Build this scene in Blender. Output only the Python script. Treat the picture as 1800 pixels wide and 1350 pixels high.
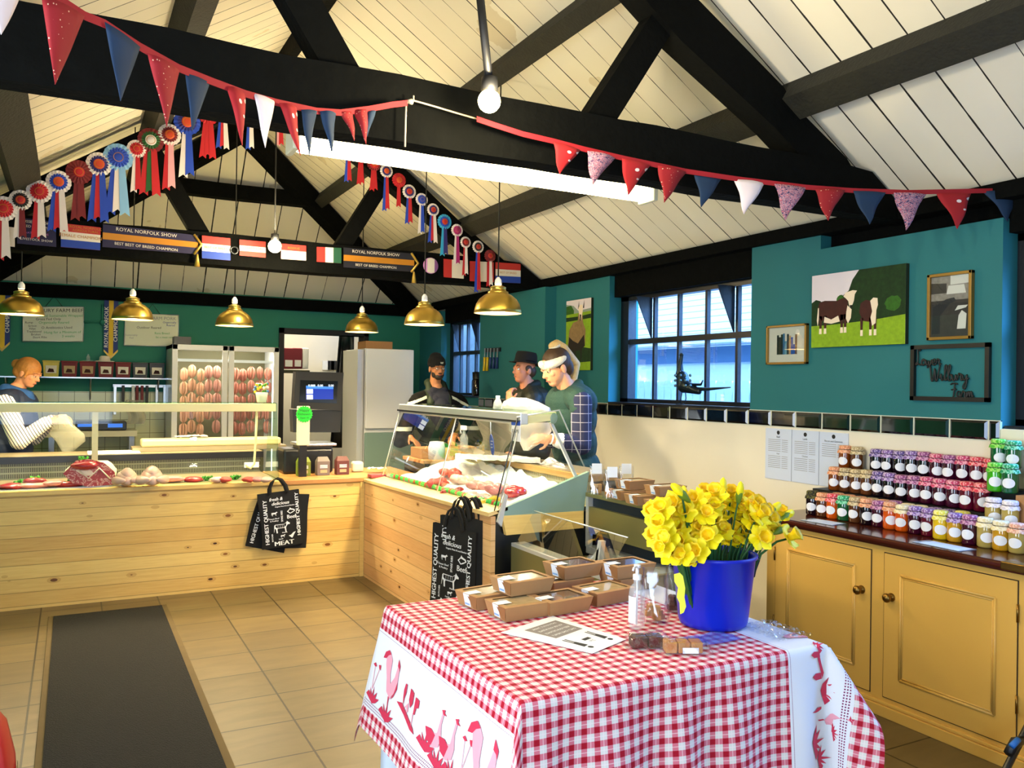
import bpy, bmesh, math, random
from mathutils import Vector, Matrix
from mathutils.noise import noise
random.seed(7)
sc = bpy.context.scene
for _o in list(bpy.data.objects): bpy.data.objects.remove(_o)
C = sc.collection
PI = math.pi
R = math.radians
# ------------------------------------------------------------------ camera
FPX = 1456.0
YAW, PIT, ROL = R(28.0), R(.08), R(.78)
CAMZ = 1.58
_f = Vector((math.sin(YAW)*math.cos(PIT), math.cos(YAW)*math.cos(PIT), math.sin(PIT)))
_r0 = Vector((math.cos(YAW), -math.sin(YAW), 0)); _u0 = _r0.cross(_f)
_r = math.cos(ROL)*_r0+math.sin(ROL)*_u0; _u = -math.sin(ROL)*_r0+math.cos(ROL)*_u0
cam = bpy.data.objects.new('camera', bpy.data.cameras.new('camera')); C.objects.link(cam)
cam.matrix_world = Matrix(((_r.x, _u.x, -_f.x, 0), (_r.y, _u.y, -_f.y, 0), (_r.z, _u.z, -_f.z, CAMZ), (0, 0, 0, 1)))
cam.data.sensor_width = 36; cam.data.lens = FPX/1800*36; cam.data.clip_start = .05; cam.data.clip_end = 200
sc.camera = cam
# ------------------------------------------------------------------ colour management, world, daylight
vs = sc.view_settings; vs.view_transform = 'Standard'; vs.look = 'None'; vs.gamma = 1; vs.use_curve_mapping = False
vs.exposure = 0.55
w = bpy.data.worlds.new('sky'); sc.world = w; w.use_nodes = True
_n = w.node_tree.nodes; _bg = _n['Background']; _bg.inputs[0].default_value = (.30, .56, 1, 1); _bg.inputs[1].default_value = 4.5
def area(name, loc, rot, sx, sy, power, col, spread=180):
    l = bpy.data.lights.new(name, 'AREA'); l.shape = 'RECTANGLE'; l.size = sx; l.size_y = sy; l.energy = power; l.color = col
    l.spread = R(spread)
    o = bpy.data.objects.new(name, l); o.location = loc; o.rotation_euler = rot; C.objects.link(o); return o
# daylight entering by the shop door and front windows behind the photographer, and by the two side windows
area('daylight_front', (-0.2, -1.55, 1.5), (R(90), 0, 0), 1.5, 2.0, 30, (.92, .95, 1))
area('daylight_left', (-1.0, 1.6, 1.5), (R(90), 0, R(-90)), 2.0, 1.7, 80, (.85, .92, 1))
# ------------------------------------------------------------------ helpers
def hx(s, a=1):
    s = s.lstrip('#'); v = [int(s[i:i+2], 16)/255 for i in (0, 2, 4)]
    return tuple([x/12.92 if x <= .04045 else ((x+.055)/1.055)**2.4 for x in v]+[a])
def ray(x, y): return _f+(x-900)/FPX*_r-(y-675)/FPX*_u
def at(x, y, **k):
    """world point seen at (x, y) on the plane X=, Y= or Z= given"""
    d = ray(x, y); (a, v), = k.items(); i = 'XYZ'.index(a); c = Vector((0, 0, CAMZ))
    return c+d*((v-c[i])/d[i])
M = {}
def mat(name, col='#808080', rough=.6, metal=0, spec=.5, emit=0, ecol=None, trans=0, alpha=1, noise_amt=0, noise_scale=8, bump=0, bscale=60, sheen=0, coat=0, sub=0):
    if name in M: return M[name]
    m = bpy.data.materials.new(name); m.use_nodes = True; nt = m.node_tree; b = nt.nodes['Principled BSDF']
    c = hx(col) if isinstance(col, str) else tuple(col)+(1,)
    b.inputs['Base Color'].default_value = c; b.inputs['Roughness'].default_value = rough; b.inputs['Metallic'].default_value = metal
    b.inputs['Specular IOR Level'].default_value = spec; b.inputs['Transmission Weight'].default_value = trans; b.inputs['Alpha'].default_value = alpha
    b.inputs['Coat Weight'].default_value = coat; b.inputs['Sheen Weight'].default_value = sheen
    if sub: b.inputs['Subsurface Weight'].default_value = sub; b.inputs['Subsurface Scale'].default_value = .01
    if emit:
        e = hx(ecol) if ecol else c
        b.inputs['Emission Color'].default_value = e; b.inputs['Emission Strength'].default_value = emit
    if noise_amt or bump:
        tc = nt.nodes.new('ShaderNodeTexCoord'); nz = nt.nodes.new('ShaderNodeTexNoise'); nz.inputs['Detail'].default_value = 5
        nt.links.new(tc.outputs['Object'], nz.inputs['Vector'])
        if noise_amt:
            nz.inputs['Scale'].default_value = noise_scale
            mx = nt.nodes.new('ShaderNodeMix'); mx.data_type = 'RGBA'
            k = noise_amt
            mx.inputs[6].default_value = tuple(max(0, x*(1-k)) for x in c[:3])+(1,); mx.inputs[7].default_value = tuple(min(1, x*(1+k)) for x in c[:3])+(1,)
            nt.links.new(nz.outputs['Fac'], mx.inputs[0]); nt.links.new(mx.outputs[2], b.inputs['Base Color'])
        if bump:
            n2 = nt.nodes.new('ShaderNodeTexNoise'); n2.inputs['Scale'].default_value = bscale; nt.links.new(tc.outputs['Object'], n2.inputs['Vector'])
            bp = nt.nodes.new('ShaderNodeBump'); bp.inputs['Strength'].default_value = bump; bp.inputs['Distance'].default_value = .01
            nt.links.new(n2.outputs['Fac'], bp.inputs['Height']); nt.links.new(bp.outputs[0], b.inputs['Normal'])
    M[name] = m; return m
class NT:
    """tiny node-graph helper"""
    def __init__(s, name, rough=.6, spec=.5):
        s.m = bpy.data.materials.new(name); s.m.use_nodes = True; M[name] = s.m; s.t = s.m.node_tree; s.b = s.t.nodes['Principled BSDF']
        s.b.inputs['Roughness'].default_value = rough; s.b.inputs['Specular IOR Level'].default_value = spec
    def n(s, typ, **k):
        q = s.t.nodes.new('ShaderNode'+typ)
        for a, v in k.items(): setattr(q, a, v)
        return q
    def l(s, a, b): s.t.links.new(a, b)
    def coord(s, kind='Object'): return s.n('TexCoord').outputs[kind]
    def sep(s, v):
        q = s.n('SeparateXYZ'); s.l(v, q.inputs[0]); return q.outputs
    def math(s, op, a, b=0, c=0):
        q = s.n('Math', operation=op)
        for i, v in enumerate((a, b, c)):
            if isinstance(v, (int, float)): q.inputs[i].default_value = v
            else: s.l(v, q.inputs[i])
        return q.outputs[0]
    def mix(s, f, a, b, bt='MIX'):
        q = s.n('Mix', data_type='RGBA', blend_type=bt)
        for i, v in ((0, f), (6, a), (7, b)):
            if isinstance(v, (int, float)): q.inputs[i].default_value = v
            elif isinstance(v, (tuple, str)): q.inputs[i].default_value = hx(v) if isinstance(v, str) else v
            else: s.l(v, q.inputs[i])
        return q.outputs[2]
    def noise(s, v, scale=5, detail=4, dist=0):
        q = s.n('TexNoise'); q.inputs['Scale'].default_value = scale; q.inputs['Detail'].default_value = detail; q.inputs['Distortion'].default_value = dist
        if v: s.l(v, q.inputs['Vector'])
        return q.outputs['Fac']
    def scale(s, v, sx, sy, sz):
        q = s.n('Mapping'); q.inputs['Scale'].default_value = (sx, sy, sz); s.l(v, q.inputs[0]); return q.outputs[0]
    def comb(s, x, y, z):
        q = s.n('CombineXYZ')
        for i, v in enumerate((x, y, z)):
            if isinstance(v, (int, float)): q.inputs[i].default_value = v
            else: s.l(v, q.inputs[i])
        return q.outputs[0]
    def ramp(s, f, stops, interp='LINEAR'):
        q = s.n('ValToRGB'); q.color_ramp.interpolation = interp; e = q.color_ramp.elements
        while len(e) < len(stops): e.new(.5)
        for i, (p, c) in enumerate(stops): e[i].position = p; e[i].color = hx(c) if isinstance(c, str) else c
        s.l(f, q.inputs[0]); return q.outputs[0]
    def white(s, v):
        q = s.n('TexWhiteNoise', noise_dimensions='1D'); s.l(v, q.inputs['W']); return q.outputs[0]
    def bump(s, h, st=.3, d=.01):
        q = s.n('Bump'); q.inputs['Strength'].default_value = st; q.inputs['Distance'].default_value = d; s.l(h, q.inputs['Height']); s.l(q.outputs[0], s.b.inputs['Normal'])
    def col(s, c): s.l(c, s.b.inputs['Base Color']); return s.m
ORG = {}
def tag(o, label=None, cat=None, group=None, kind=None):
    for k, v in (('label', label), ('category', cat), ('group', group), ('kind', kind)):
        if v: o[k] = v
    return o
def empty(name, loc, label, cat, group=None, rz=0):
    o = bpy.data.objects.new(name, None); o.empty_display_size = .05; C.objects.link(o); o.location = loc; o.rotation_euler = (0, 0, rz)
    ORG[o.name] = Vector(loc); return tag(o, label, cat, group)
class MB:
    def __init__(s): s.v = []; s.f = []; s.fm = []; s.fs = []; s.uv = []; s.mats = []
    def mi(s, m):
        if m not in s.mats: s.mats.append(m)
        return s.mats.index(m)
    def add(s, vs, fs, m, smooth=False, uv=None):
        b = len(s.v); s.v += [tuple(v) for v in vs]; k = s.mi(m)
        for f in fs: s.f.append(tuple(b+i for i in f)); s.fm.append(k); s.fs.append(smooth)
        s.uv += (list(uv) if uv else [(0, 0)]*len(vs)); return s
    def quad(s, a, b, c, d, m): return s.add([a, b, c, d], [(0, 1, 2, 3)], m)
    def box(s, a, b, m, rot=None, bev=0):
        x0, x1 = sorted((a[0], b[0])); y0, y1 = sorted((a[1], b[1])); z0, z1 = sorted((a[2], b[2]))
        if bev:
            t = bmesh.new(); bmesh.ops.create_cube(t, size=1)
            for v in t.verts: v.co = Vector((x0+(v.co.x+.5)*(x1-x0), y0+(v.co.y+.5)*(y1-y0), z0+(v.co.z+.5)*(z1-z0)))
            bmesh.ops.bevel(t, geom=t.edges[:], offset=bev, segments=2, affect='EDGES', profile=.5)
            t.verts.index_update(); vs = [v.co.copy() for v in t.verts]; fs = [tuple(v.index for v in f.verts) for f in t.faces]; t.free()
        else:
            vs = [Vector(p) for p in ((x0,y0,z0),(x1,y0,z0),(x1,y1,z0),(x0,y1,z0),(x0,y0,z1),(x1,y0,z1),(x1,y1,z1),(x0,y1,z1))]
            fs = [(0,3,2,1),(4,5,6,7),(0,1,5,4),(1,2,6,5),(2,3,7,6),(3,0,4,7)]
        if rot is not None: vs = [rot @ v for v in vs]
        return s.add(vs, fs, m)
    def beam(s, p0, p1, w, h, m, up=(0, 0, 1)):
        """box of width w (sideways) and height h (towards up) from p0 to p1"""
        p0, p1 = Vector(p0), Vector(p1); d = (p1-p0).normalized(); sd = d.cross(Vector(up)).normalized(); u = sd.cross(d)
        vs = [p+sd*a*w/2+u*b*h/2 for p in (p0, p1) for a, b in ((-1,-1),(1,-1),(1,1),(-1,1))]
        return s.add(vs, [(0,1,2,3),(7,6,5,4),(0,4,5,1),(1,5,6,2),(2,6,7,3),(3,7,4,0)], m)
    def tube(s, path, r, m, n=8, caps=True, closed=False):
        path = [Vector(p) for p in path]; rs = r if isinstance(r, (list, tuple)) else [r]*len(path); vs = []; L = len(path)
        t0 = (path[1]-path[0]).normalized(); nrm = t0.orthogonal().normalized()
        for i, p in enumerate(path):
            if closed: t = (path[(i+1) % L]-path[i-1]).normalized()
            else: t = (path[min(i+1, L-1)]-path[max(i-1, 0)]).normalized()
            nrm = (nrm-t*nrm.dot(t)).normalized(); b = t.cross(nrm)
            vs += [p+(nrm*math.cos(2*PI*k/n)+b*math.sin(2*PI*k/n))*rs[i] for k in range(n)]
        fs = []
        for i in range(L if closed else L-1):
            j = (i+1) % L
            fs += [(i*n+k, i*n+(k+1) % n, j*n+(k+1) % n, j*n+k) for k in range(n)]
        if caps and not closed: fs += [tuple(range(n))[::-1], tuple((L-1)*n+k for k in range(n))]
        return s.add(vs, fs, m, True)
    def lathe(s, prof, m, c=(0, 0, 0), n=24, rot=None, capb=False, capt=False, wob=0):
        vs = []
        for (r, z) in prof:
            for k in range(n):
                a = 2*PI*k/n; rr = r*(1+wob*math.sin(a*7))
                v = Vector((rr*math.cos(a), rr*math.sin(a), z))
                if rot is not None: v = rot @ v
                vs.append(v+Vector(c))
        L = len(prof); fs = [(i*n+k, i*n+(k+1) % n, (i+1)*n+(k+1) % n, (i+1)*n+k) for i in range(L-1) for k in range(n)]
        if capb: fs.append(tuple(range(n))[::-1])
        if capt: fs.append(tuple((L-1)*n+k for k in range(n)))
        return s.add(vs, fs, m, True)
    def ball(s, c, r, m, nu=14, nv=9, rot=None, lump=0, seed=0):
        r = (r, r, r) if isinstance(r, (int, float)) else r; vs = []; c = Vector(c)
        for j in range(nv+1):
            ph = PI*j/nv
            for i in range(nu):
                a = 2*PI*i/nu; v = Vector((math.sin(ph)*math.cos(a), math.sin(ph)*math.sin(a), math.cos(ph)))
                k = 1+(lump*noise(v*1.7+Vector((seed*3.1, seed, 0))) if lump else 0)
                v = Vector((v.x*r[0]*k, v.y*r[1]*k, v.z*r[2]*k))
                if rot is not None: v = rot @ v
                vs.append(c+v)
        fs = [(j*nu+i, (j+1)*nu+i, (j+1)*nu+(i+1) % nu, j*nu+(i+1) % nu) for j in range(nv) for i in range(nu)]
        return s.add(vs, fs, m, True)
    def sheet(s, fn, nu, nv, m, smooth=True, uvf=None, matf=None):
        vs = []; uv = []
        for j in range(nv+1):
            for i in range(nu+1):
                u, v = i/nu, j/nv; vs.append(Vector(fn(u, v))); uv.append(uvf(u, v) if uvf else (u, v))
        fs = [(j*(nu+1)+i, j*(nu+1)+i+1, (j+1)*(nu+1)+i+1, (j+1)*(nu+1)+i) for j in range(nv) for i in range(nu)]
        b = len(s.f); s.add(vs, fs, m, smooth, uv)
        if matf:
            for k in range(len(fs)):
                i, j = k % nu, k//nu; s.fm[b+k] = s.mi(matf((i+.5)/nu, (j+.5)/nv))
        return s
    def poly(s, pts, m): return s.add(pts, [tuple(range(len(pts)))], m)
    def prism(s, pts, d, m):
        """closed polygon pts extruded by vector d"""
        d = Vector(d); n = len(pts); P0 = [Vector(p) for p in pts]; P1 = [p+d for p in P0]
        return s.add(P0+P1, [tuple(range(n))[::-1], tuple(range(n, 2*n))]+[(i, (i+1) % n, n+(i+1) % n, n+i) for i in range(n)], m)
    def build(s, name, parent=None, loc=None, local=False, bevel=0, solid=0):
        me = bpy.data.meshes.new(name)
        org = Vector((0, 0, 0))
        if parent is not None and not local: org = ORG.get(parent.name, Vector((0, 0, 0)))
        elif loc is not None and not local: org = Vector(loc)
        me.from_pydata([tuple(Vector(v)-org) for v in s.v], [], s.f)
        for m in s.mats: me.materials.append(M[m] if isinstance(m, str) else m)
        me.polygons.foreach_set('material_index', s.fm); me.polygons.foreach_set('use_smooth', s.fs)
        if any(u != (0, 0) for u in s.uv):
            ul = me.uv_layers.new(name='UVMap')
            for lp in me.loops: ul.data[lp.index].uv = s.uv[lp.vertex_index]
        me.update()
        o = bpy.data.objects.new(name, me); C.objects.link(o)
        if parent is not None: o.parent = parent; ORG[o.name] = org
        else:
            o.location = Vector(loc) if loc is not None else (0, 0, 0); ORG[o.name] = Vector(o.location)
        if solid:
            q = o.modifiers.new('solid', 'SOLIDIFY'); q.thickness = solid; q.offset = 0
        if bevel:
            q = o.modifiers.new('bevel', 'BEVEL'); q.width = bevel; q.segments = 2; q.limit_method = 'ANGLE'
        return o
def thing(name, mb, label, cat, group=None, loc=None, **k):
    if loc is None:
        xs = [v[0] for v in mb.v]; ys = [v[1] for v in mb.v]; zs = [v[2] for v in mb.v]; loc = ((min(xs)+max(xs))/2, (min(ys)+max(ys))/2, min(zs))
    return tag(mb.build(name, loc=loc, **k), label, cat, group)
def struct(name, mb, **k): return tag(mb.build(name, **k), kind='structure')
def dup(root, loc, rz=0, label=None, group=None, mats=None):
    def cp(o, par):
        c = o.copy(); C.objects.link(c)
        if par is not None: c.parent = par
        if mats and c.type == 'MESH' and c.data.name.split('.')[0] in mats:
            mm = mats[c.data.name.split('.')[0]]
            for i, x in enumerate(mm if isinstance(mm, list) else [mm]):
                if x: c.material_slots[i].link = 'OBJECT'; c.material_slots[i].material = M[x]
        for ch in root_children(o): cp(ch, c)
        return c
    c = cp(root, None); c.location = loc; c.rotation_euler = (0, 0, rz) if isinstance(rz, (int, float)) else rz
    if label: c['label'] = label
    if group: c['group'] = group
    return c
KIDS = {}
def root_children(o):
    if o.name not in KIDS: KIDS[o.name] = [x for x in bpy.data.objects if x.parent == o]
    return KIDS[o.name]
_tcache = {}
def text_polys(txt, size, spacing=1):
    """flat filled outline of a line of lettering: verts, faces (x to the right, y up), centred at 0"""
    k = (txt, spacing)
    if k not in _tcache:
        cu = bpy.data.curves.new('t', 'FONT'); cu.body = txt; cu.size = 1; cu.align_x = 'CENTER'; cu.align_y = 'CENTER'; cu.space_character = spacing; cu.resolution_u = 2
        o = bpy.data.objects.new('t', cu); me = o.to_mesh(); _tcache[k] = ([v.co.copy() for v in me.vertices], [tuple(p.vertices) for p in me.polygons])
        o.to_mesh_clear(); bpy.data.objects.remove(o); bpy.data.curves.remove(cu)
    vs, fs = _tcache[k]; return [v*size for v in vs], fs
def letter(mb, txt, c, right, up, size, m, width=None, bold=0, shear=0, off=.001):
    """lettering added to mb, centred at c in the plane (right, up), lifted off the surface by off"""
    vs, fs = text_polys(txt, size); c = Vector(c); right = Vector(right).normalized(); up = Vector(up).normalized(); n = right.cross(up)
    if not vs: return
    if width:
        ex = max(v.x for v in vs)-min(v.x for v in vs); kx = width/ex if ex else 1
    else: kx = 1
    for dx in ([0] if not bold else [-bold, bold]):
        mb.add([c+right*(v.x*kx+dx+v.y*shear)+up*v.y+n*(off+(.0002 if dx > 0 else 0)) for v in vs], fs, m)
def frame_of(o, u, v):
    """mapper from flat (x, y) to the plane through o with axes u, v"""
    o, u, v = Vector(o), Vector(u).normalized(), Vector(v).normalized(); n = u.cross(v)
    return lambda x, y, d=0: o+u*x+v*y+n*d
def blob(name, prims, m, parent=None, voxel=.006, smooth=2, matf=None, loc=None):
    """one continuous skin grown round tapered limbs ('c',p0,p1,r0,r1) and ellipsoids ('e',c,(rx,ry,rz),rot)"""
    b = MB()
    for p in prims:
        if p[0] == 'c':
            _, p0, p1, r0, r1 = p; p0, p1 = Vector(p0), Vector(p1); L = (p1-p0).length
            path = []; rr = []
            d = (p1-p0)/max(L, 1e-6)
            for t in (0, .35, .7, .9): path.append(p0-d*r0*math.cos(t*PI/2)); rr.append(max(r0*math.sin(t*PI/2), .0006))
            for t in (0, .5, 1): path.append(p0.lerp(p1, t)); rr.append(r0+(r1-r0)*t)
            for t in (.9, .7, .35, 0): path.append(p1+d*r1*math.cos(t*PI/2)); rr.append(max(r1*math.sin(t*PI/2), .0006))
            b.tube(path, rr, m, n=14)
        else:
            rot = p[3] if len(p) > 3 else None
            b.ball(p[1], p[2], m, 18, 12, rot=rot)
    o = b.build(name, parent=parent, loc=loc)
    q = o.modifiers.new('r', 'REMESH'); q.mode = 'VOXEL'; q.voxel_size = voxel; q.use_smooth_shade = True
    q = o.modifiers.new('s', 'SMOOTH'); q.factor = .5; q.iterations = smooth
    dg = bpy.context.evaluated_depsgraph_get(); me = bpy.data.meshes.new_from_object(o.evaluated_get(dg)); me.name = name
    old = o.data; o.modifiers.clear(); o.data = me; bpy.data.meshes.remove(old)
    me.materials.clear(); mm = [m] if not matf else matf[1]
    for x in mm: me.materials.append(M[x])
    me.polygons.foreach_set('use_smooth', [True]*len(me.polygons))
    if matf:
        org = ORG[o.name]
        me.polygons.foreach_set('material_index', [matf[0](p.center+org) for p in me.polygons])
    return o
# ------------------------------------------------------------------ materials of the room
mat('beam', '#070807', .9, spec=.08, noise_amt=.5, noise_scale=14, bump=.6, bscale=25)
mat('beam_worn', '#4a4530', .85, noise_amt=.55, noise_scale=30, bump=.5)
mat('white', '#e9e8e4', .6); mat('gloss_white', '#eceded', .25); mat('black', '#0c0d10', .5); mat('black_gloss', '#0a0b0f', .12)
mat('navy_frame', '#10151c', .35, bump=.1); mat('steel', '#b9bcc0', .28, metal=1); mat('chrome', '#d8dade', .12, metal=1)
mat('dark_steel', '#4b4f55', .4, metal=1); mat('brass', '#c4a552', .34, metal=1); mat('old_brass', '#8a6a34', .32, metal=1)
mat('plaster_white', '#e2dccb', .8, noise_amt=.05, noise_scale=2, bump=.08, bscale=20)
mat('teal', '#186a70', .75, noise_amt=.08, noise_scale=3, bump=.12, bscale=14); mat('teal_back', '#1f7b66', .7, noise_amt=.1, noise_scale=2.5, bump=.08, bscale=14)
mat('screed', '#6b6252', .9)
mat('card', '#a97b4c', .8, noise_amt=.06, noise_scale=30); mat('kraft', '#a47b4e', .75, noise_amt=.05, noise_scale=40); mat('kraft_dark', '#8a5d33', .8)
mat('paper', '#eceef0', .7); mat('paper_blue', '#c9d4ea', .7); mat('ink', '#1c1d20', .7); mat('grey_ink', '#8a8b90', .7)
def thin_glass(name, tint=(1, 1, 1), refl=.10, rough=.0):
    n = NT(name); t = n.t; out = [x for x in t.nodes if x.type == 'OUTPUT_MATERIAL'][0]
    tr = n.n('BsdfTransparent'); tr.inputs[0].default_value = tuple(tint)+(1,); gl = n.n('BsdfGlossy'); gl.inputs['Roughness'].default_value = rough
    fr = n.n('LayerWeight'); fr.inputs[0].default_value = .35; f = n.math('MULTIPLY_ADD', fr.outputs['Fresnel'], .3, refl*.3)
    ms = n.n('MixShader'); n.l(f, ms.inputs[0]); n.l(tr.outputs[0], ms.inputs[1]); n.l(gl.outputs[0], ms.inputs[2]); n.l(ms.outputs[0], out.inputs[0])
    return n.m
thin_glass('glass', (.985, .99, .985), .05); thin_glass('pane', (.95, .98, 1), .02); thin_glass('film', (.97, .98, 1), .42, .10); thin_glass('glass_green', (.72, .88, .8), .06)
def boards(name, axis, w, c1='#efe8d6', phase=0, gap=.035):
    n = NT(name, .7); o = n.coord(); s = n.sep(o); a = n.math('ADD', s[axis], phase); q = n.math('DIVIDE', a, w)
    fr = n.math('FRACT', q); fl = n.math('FLOOR', q); e = n.math('MINIMUM', fr, n.math('SUBTRACT', 1, fr))
    wob = n.math('MULTIPLY', n.noise(o, 9, 3), .03)
    g = n.math('MULTIPLY', n.math('LESS_THAN', e, n.math('ADD', wob, n.math('MULTIPLY_ADD', n.white(fl), gap, -.012))), 1)
    v = n.math('MULTIPLY_ADD', n.white(fl), .12, .9); base = n.mix(n.noise(o, 1.3, 4), c1, '#e4dac0'); base = n.mix(1.0, base, n.comb(v, v, v), 'MULTIPLY')
    st = n.math('MULTIPLY', n.math('GREATER_THAN', n.noise(n.scale(o, 1, 1, 1), 2.1, 6), .66), .35); base = n.mix(st, base, '#b59a5c')
    n.bump(n.math('SUBTRACT', 1, g), .5, .01); return n.col(n.mix(g, base, '#15120c'))
boards('boards_y', 1, .1765, phase=.09); boards('boards_x', 0, .232, phase=.06)
def floor_mat():
    n = NT('floor_tile', .38, .45); o = n.coord(); s = n.sep(o)
    u = n.math('DIVIDE', n.math('ADD', s[0], -.94+.368*10), .368); v = n.math('DIVIDE', n.math('ADD', s[1], -4.257+.365*20), .365)
    fu, fv = n.math('FRACT', u), n.math('FRACT', v)
    eu = n.math('MINIMUM', fu, n.math('SUBTRACT', 1, fu)); ev = n.math('MINIMUM', fv, n.math('SUBTRACT', 1, fv))
    e = n.math('MINIMUM', eu, ev); g = n.math('LESS_THAN', e, n.math('MULTIPLY_ADD', n.noise(o, 40), .007, .009))
    wn = n.white(n.math('ADD', n.math('FLOOR', u), n.math('MULTIPLY', n.math('FLOOR', v), 17.3)))
    b = n.mix(n.noise(n.scale(o, 1, 3.5, 1), 3.2, 6, .6), '#504126', '#786642'); k = n.math('MULTIPLY_ADD', wn, .2, .88); b = n.mix(1.0, b, n.comb(k, k, k), 'MULTIPLY')
    n.bump(n.math('ADD', n.math('MULTIPLY', n.math('SUBTRACT', 1, g), 1), n.math('MULTIPLY', n.noise(o, 18, 4), .35)), .25, .004)
    n.col(n.mix(g, b, '#241b0e'))
floor_mat()
def pine(name, zax=2, lax=0, w=.093, c1='#eac878', c2='#c99548', phase=0, z0=0, knots=True):
    n = NT(name, .42, .4); o = n.coord(); s = n.sep(o); q = n.math('DIVIDE', n.math('ADD', s[zax], phase+5), w); fr = n.math('FRACT', q); fl = n.math('FLOOR', q)
    rnd = n.white(fl); e = n.math('MINIMUM', fr, n.math('SUBTRACT', 1, fr)); g = n.math('LESS_THAN', e, .022)
    L = n.math('ADD', s[lax], n.math('MULTIPLY', rnd, 13)); V = n.comb(n.math('MULTIPLY', L, 1), n.math('MULTIPLY', s[zax], 1), n.math('MULTIPLY', fl, .37))
    gr = n.noise(n.scale(V, 1.6, 26, 1), 3, 5, .8); b = n.mix(n.math('MULTIPLY_ADD', gr, .9, n.math('MULTIPLY_ADD', rnd, .6, -.38)), c1, c2)
    if knots:
        vo = n.n('TexVoronoi'); n.l(n.scale(V, 5.2, 10.5, 1), vo.inputs['Vector']); vo.inputs['Scale'].default_value = 1; vo.inputs['Randomness'].default_value = 1
        rr = n.sep(vo.outputs['Color']); d = vo.outputs['Distance']
        lim = n.math('MULTIPLY_ADD', rr[1], .09, .035); on = n.math('GREATER_THAN', rr[0], .38)
        core = n.math('MULTIPLY', n.math('LESS_THAN', d, lim), on); halo = n.math('MULTIPLY', n.math('LESS_THAN', d, n.math('MULTIPLY', lim, 1.9)), on)
        b = n.mix(n.math('MULTIPLY', halo, .4), b, '#b27a38'); b = n.mix(core, b, n.mix(rr[2], '#3a1f0e', '#a2672e'))
    n.bump(n.math('SUBTRACT', 1, g), .4, .004); return n.col(n.mix(n.math('MULTIPLY', g, .75), b, '#8a6430'))
pine('pine_x', 2, 0); pine('pine_y', 2, 1, c1='#e6bd85', c2='#c98d58'); pine('pine_plain_x', 2, 0, w=3, knots=False); pine('pine_plain_y', 2, 1, w=3, knots=False, c1='#e8c98a')
pine('oak_top', 1, 0, w=.6, c1='#c9935a', c2='#a86d36', knots=False)
pine('mahogany', 2, 1, w=4, c1='#4a1c10', c2='#2a0e09', knots=False); M['mahogany'].node_tree.nodes['Principled BSDF'].inputs['Roughness'].default_value = .13
def white_tiles():
    n = NT('wall_tile', .25, .5); s = n.sep(n.coord()); fu = n.math('FRACT', n.math('DIVIDE', n.math('ADD', s[0], 5.07), .15)); fv = n.math('FRACT', n.math('DIVIDE', n.math('ADD', s[2], .06), .15))
    e = n.math('MINIMUM', n.math('MINIMUM', fu, fv), n.math('MINIMUM', n.math('SUBTRACT', 1, fu), n.math('SUBTRACT', 1, fv))); n.col(n.mix(n.math('LESS_THAN', e, .02), '#d9dcae', '#8f8f68'))
white_tiles()
# ------------------------------------------------------------------ room shell
XR, XL, YB, YF, X0, ZE, ZR = 4.0, -1.06, 10.1, -1.6, 1.47, 2.60, 4.25
SL = (ZR-ZE)/(XR-X0); YH = 8.58
def zc(x): return ZR-SL*abs(x-X0)
b = MB(); b.box((XL-.3, YF-.3, -.1), (XR+.3, 13.2, 0), 'floor_tile'); struct('floor', b)
T = .08
def slab(pts, n, m):
    b = MB(); b.prism([Vector(p) for p in pts], n, m); return b
ov = .25
struct('ceiling', slab([(X0, YF, ZR), (XR+ov, YF, ZE-SL*ov), (XR+ov, YB+ov, ZE-SL*ov), (X0, YH, ZR)], (0, 0, T), 'boards_y'))
struct('ceiling', slab([(X0, YH, ZR), (XL-ov, YB+ov, ZE-SL*ov), (XL-ov, YF, ZE-SL*ov), (X0, YF, ZR)], (0, 0, T), 'boards_y'))
struct('ceiling', slab([(X0, YH, ZR), (XR+ov, YB+ov, ZE-SL*ov), (XL-ov, YB+ov, ZE-SL*ov)], (0, 0, T), 'boards_x'))
# right wall: white below, tiled band, teal piers between the windows
def wr(name, parts):
    b = MB()
    for (y0, y1, z0, z1, m, x0, x1) in parts: b.box((x0, y0, z0), (x1, y1, z1), m)
    return struct(name, b)
XO = 4.30
wr('wall_right', [
    (YF, YB+.2, 0, 1.342, 'plaster_white', XR, XO), (YF, 2.445, 1.342, 1.40, 'plaster_white', XR, XO), (2.445, YB+.2, 1.342, 1.435, 'teal', XR+.012, XO),
    (YF, .35, 1.40, 2.6, 'teal', XR, XO), (2.445, 4.135, 1.435, 2.43, 'teal', XR, XO), (3.56, 4.135, 2.43, 2.535, 'teal', XR, XO), (2.445, 4.135, 2.43, 2.59, 'beam', XR+.09, XO),
    (5.79, 8.27, 1.435, 2.53, 'teal', XR, XO), (9.39, YB+.2, 1.435, 2.48, 'teal', XR, XO),
    (YF, 2.445, 2.36, 2.62, 'beam', XR+.05, XO), (4.135, 5.79, 2.335, 2.62, 'beam', XR+.05, XO), (8.27, 9.39, 2.33, 2.6, 'beam', XR+.05, XO), (5.79, YB, 2.53, 2.6, 'beam', XR+.1, XO)])
b = MB(); b.box((3.88, 6.66, 0), (XR, 8.05, 1.342), 'plaster_white'); b.box((3.888, 6.668, 1.342), (XR, 8.04, 1.435), 'teal'); b.box((3.88, 6.66, 1.435), (XR, 8.05, 2.5), 'teal'); struct('wall_right', b)
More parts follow.
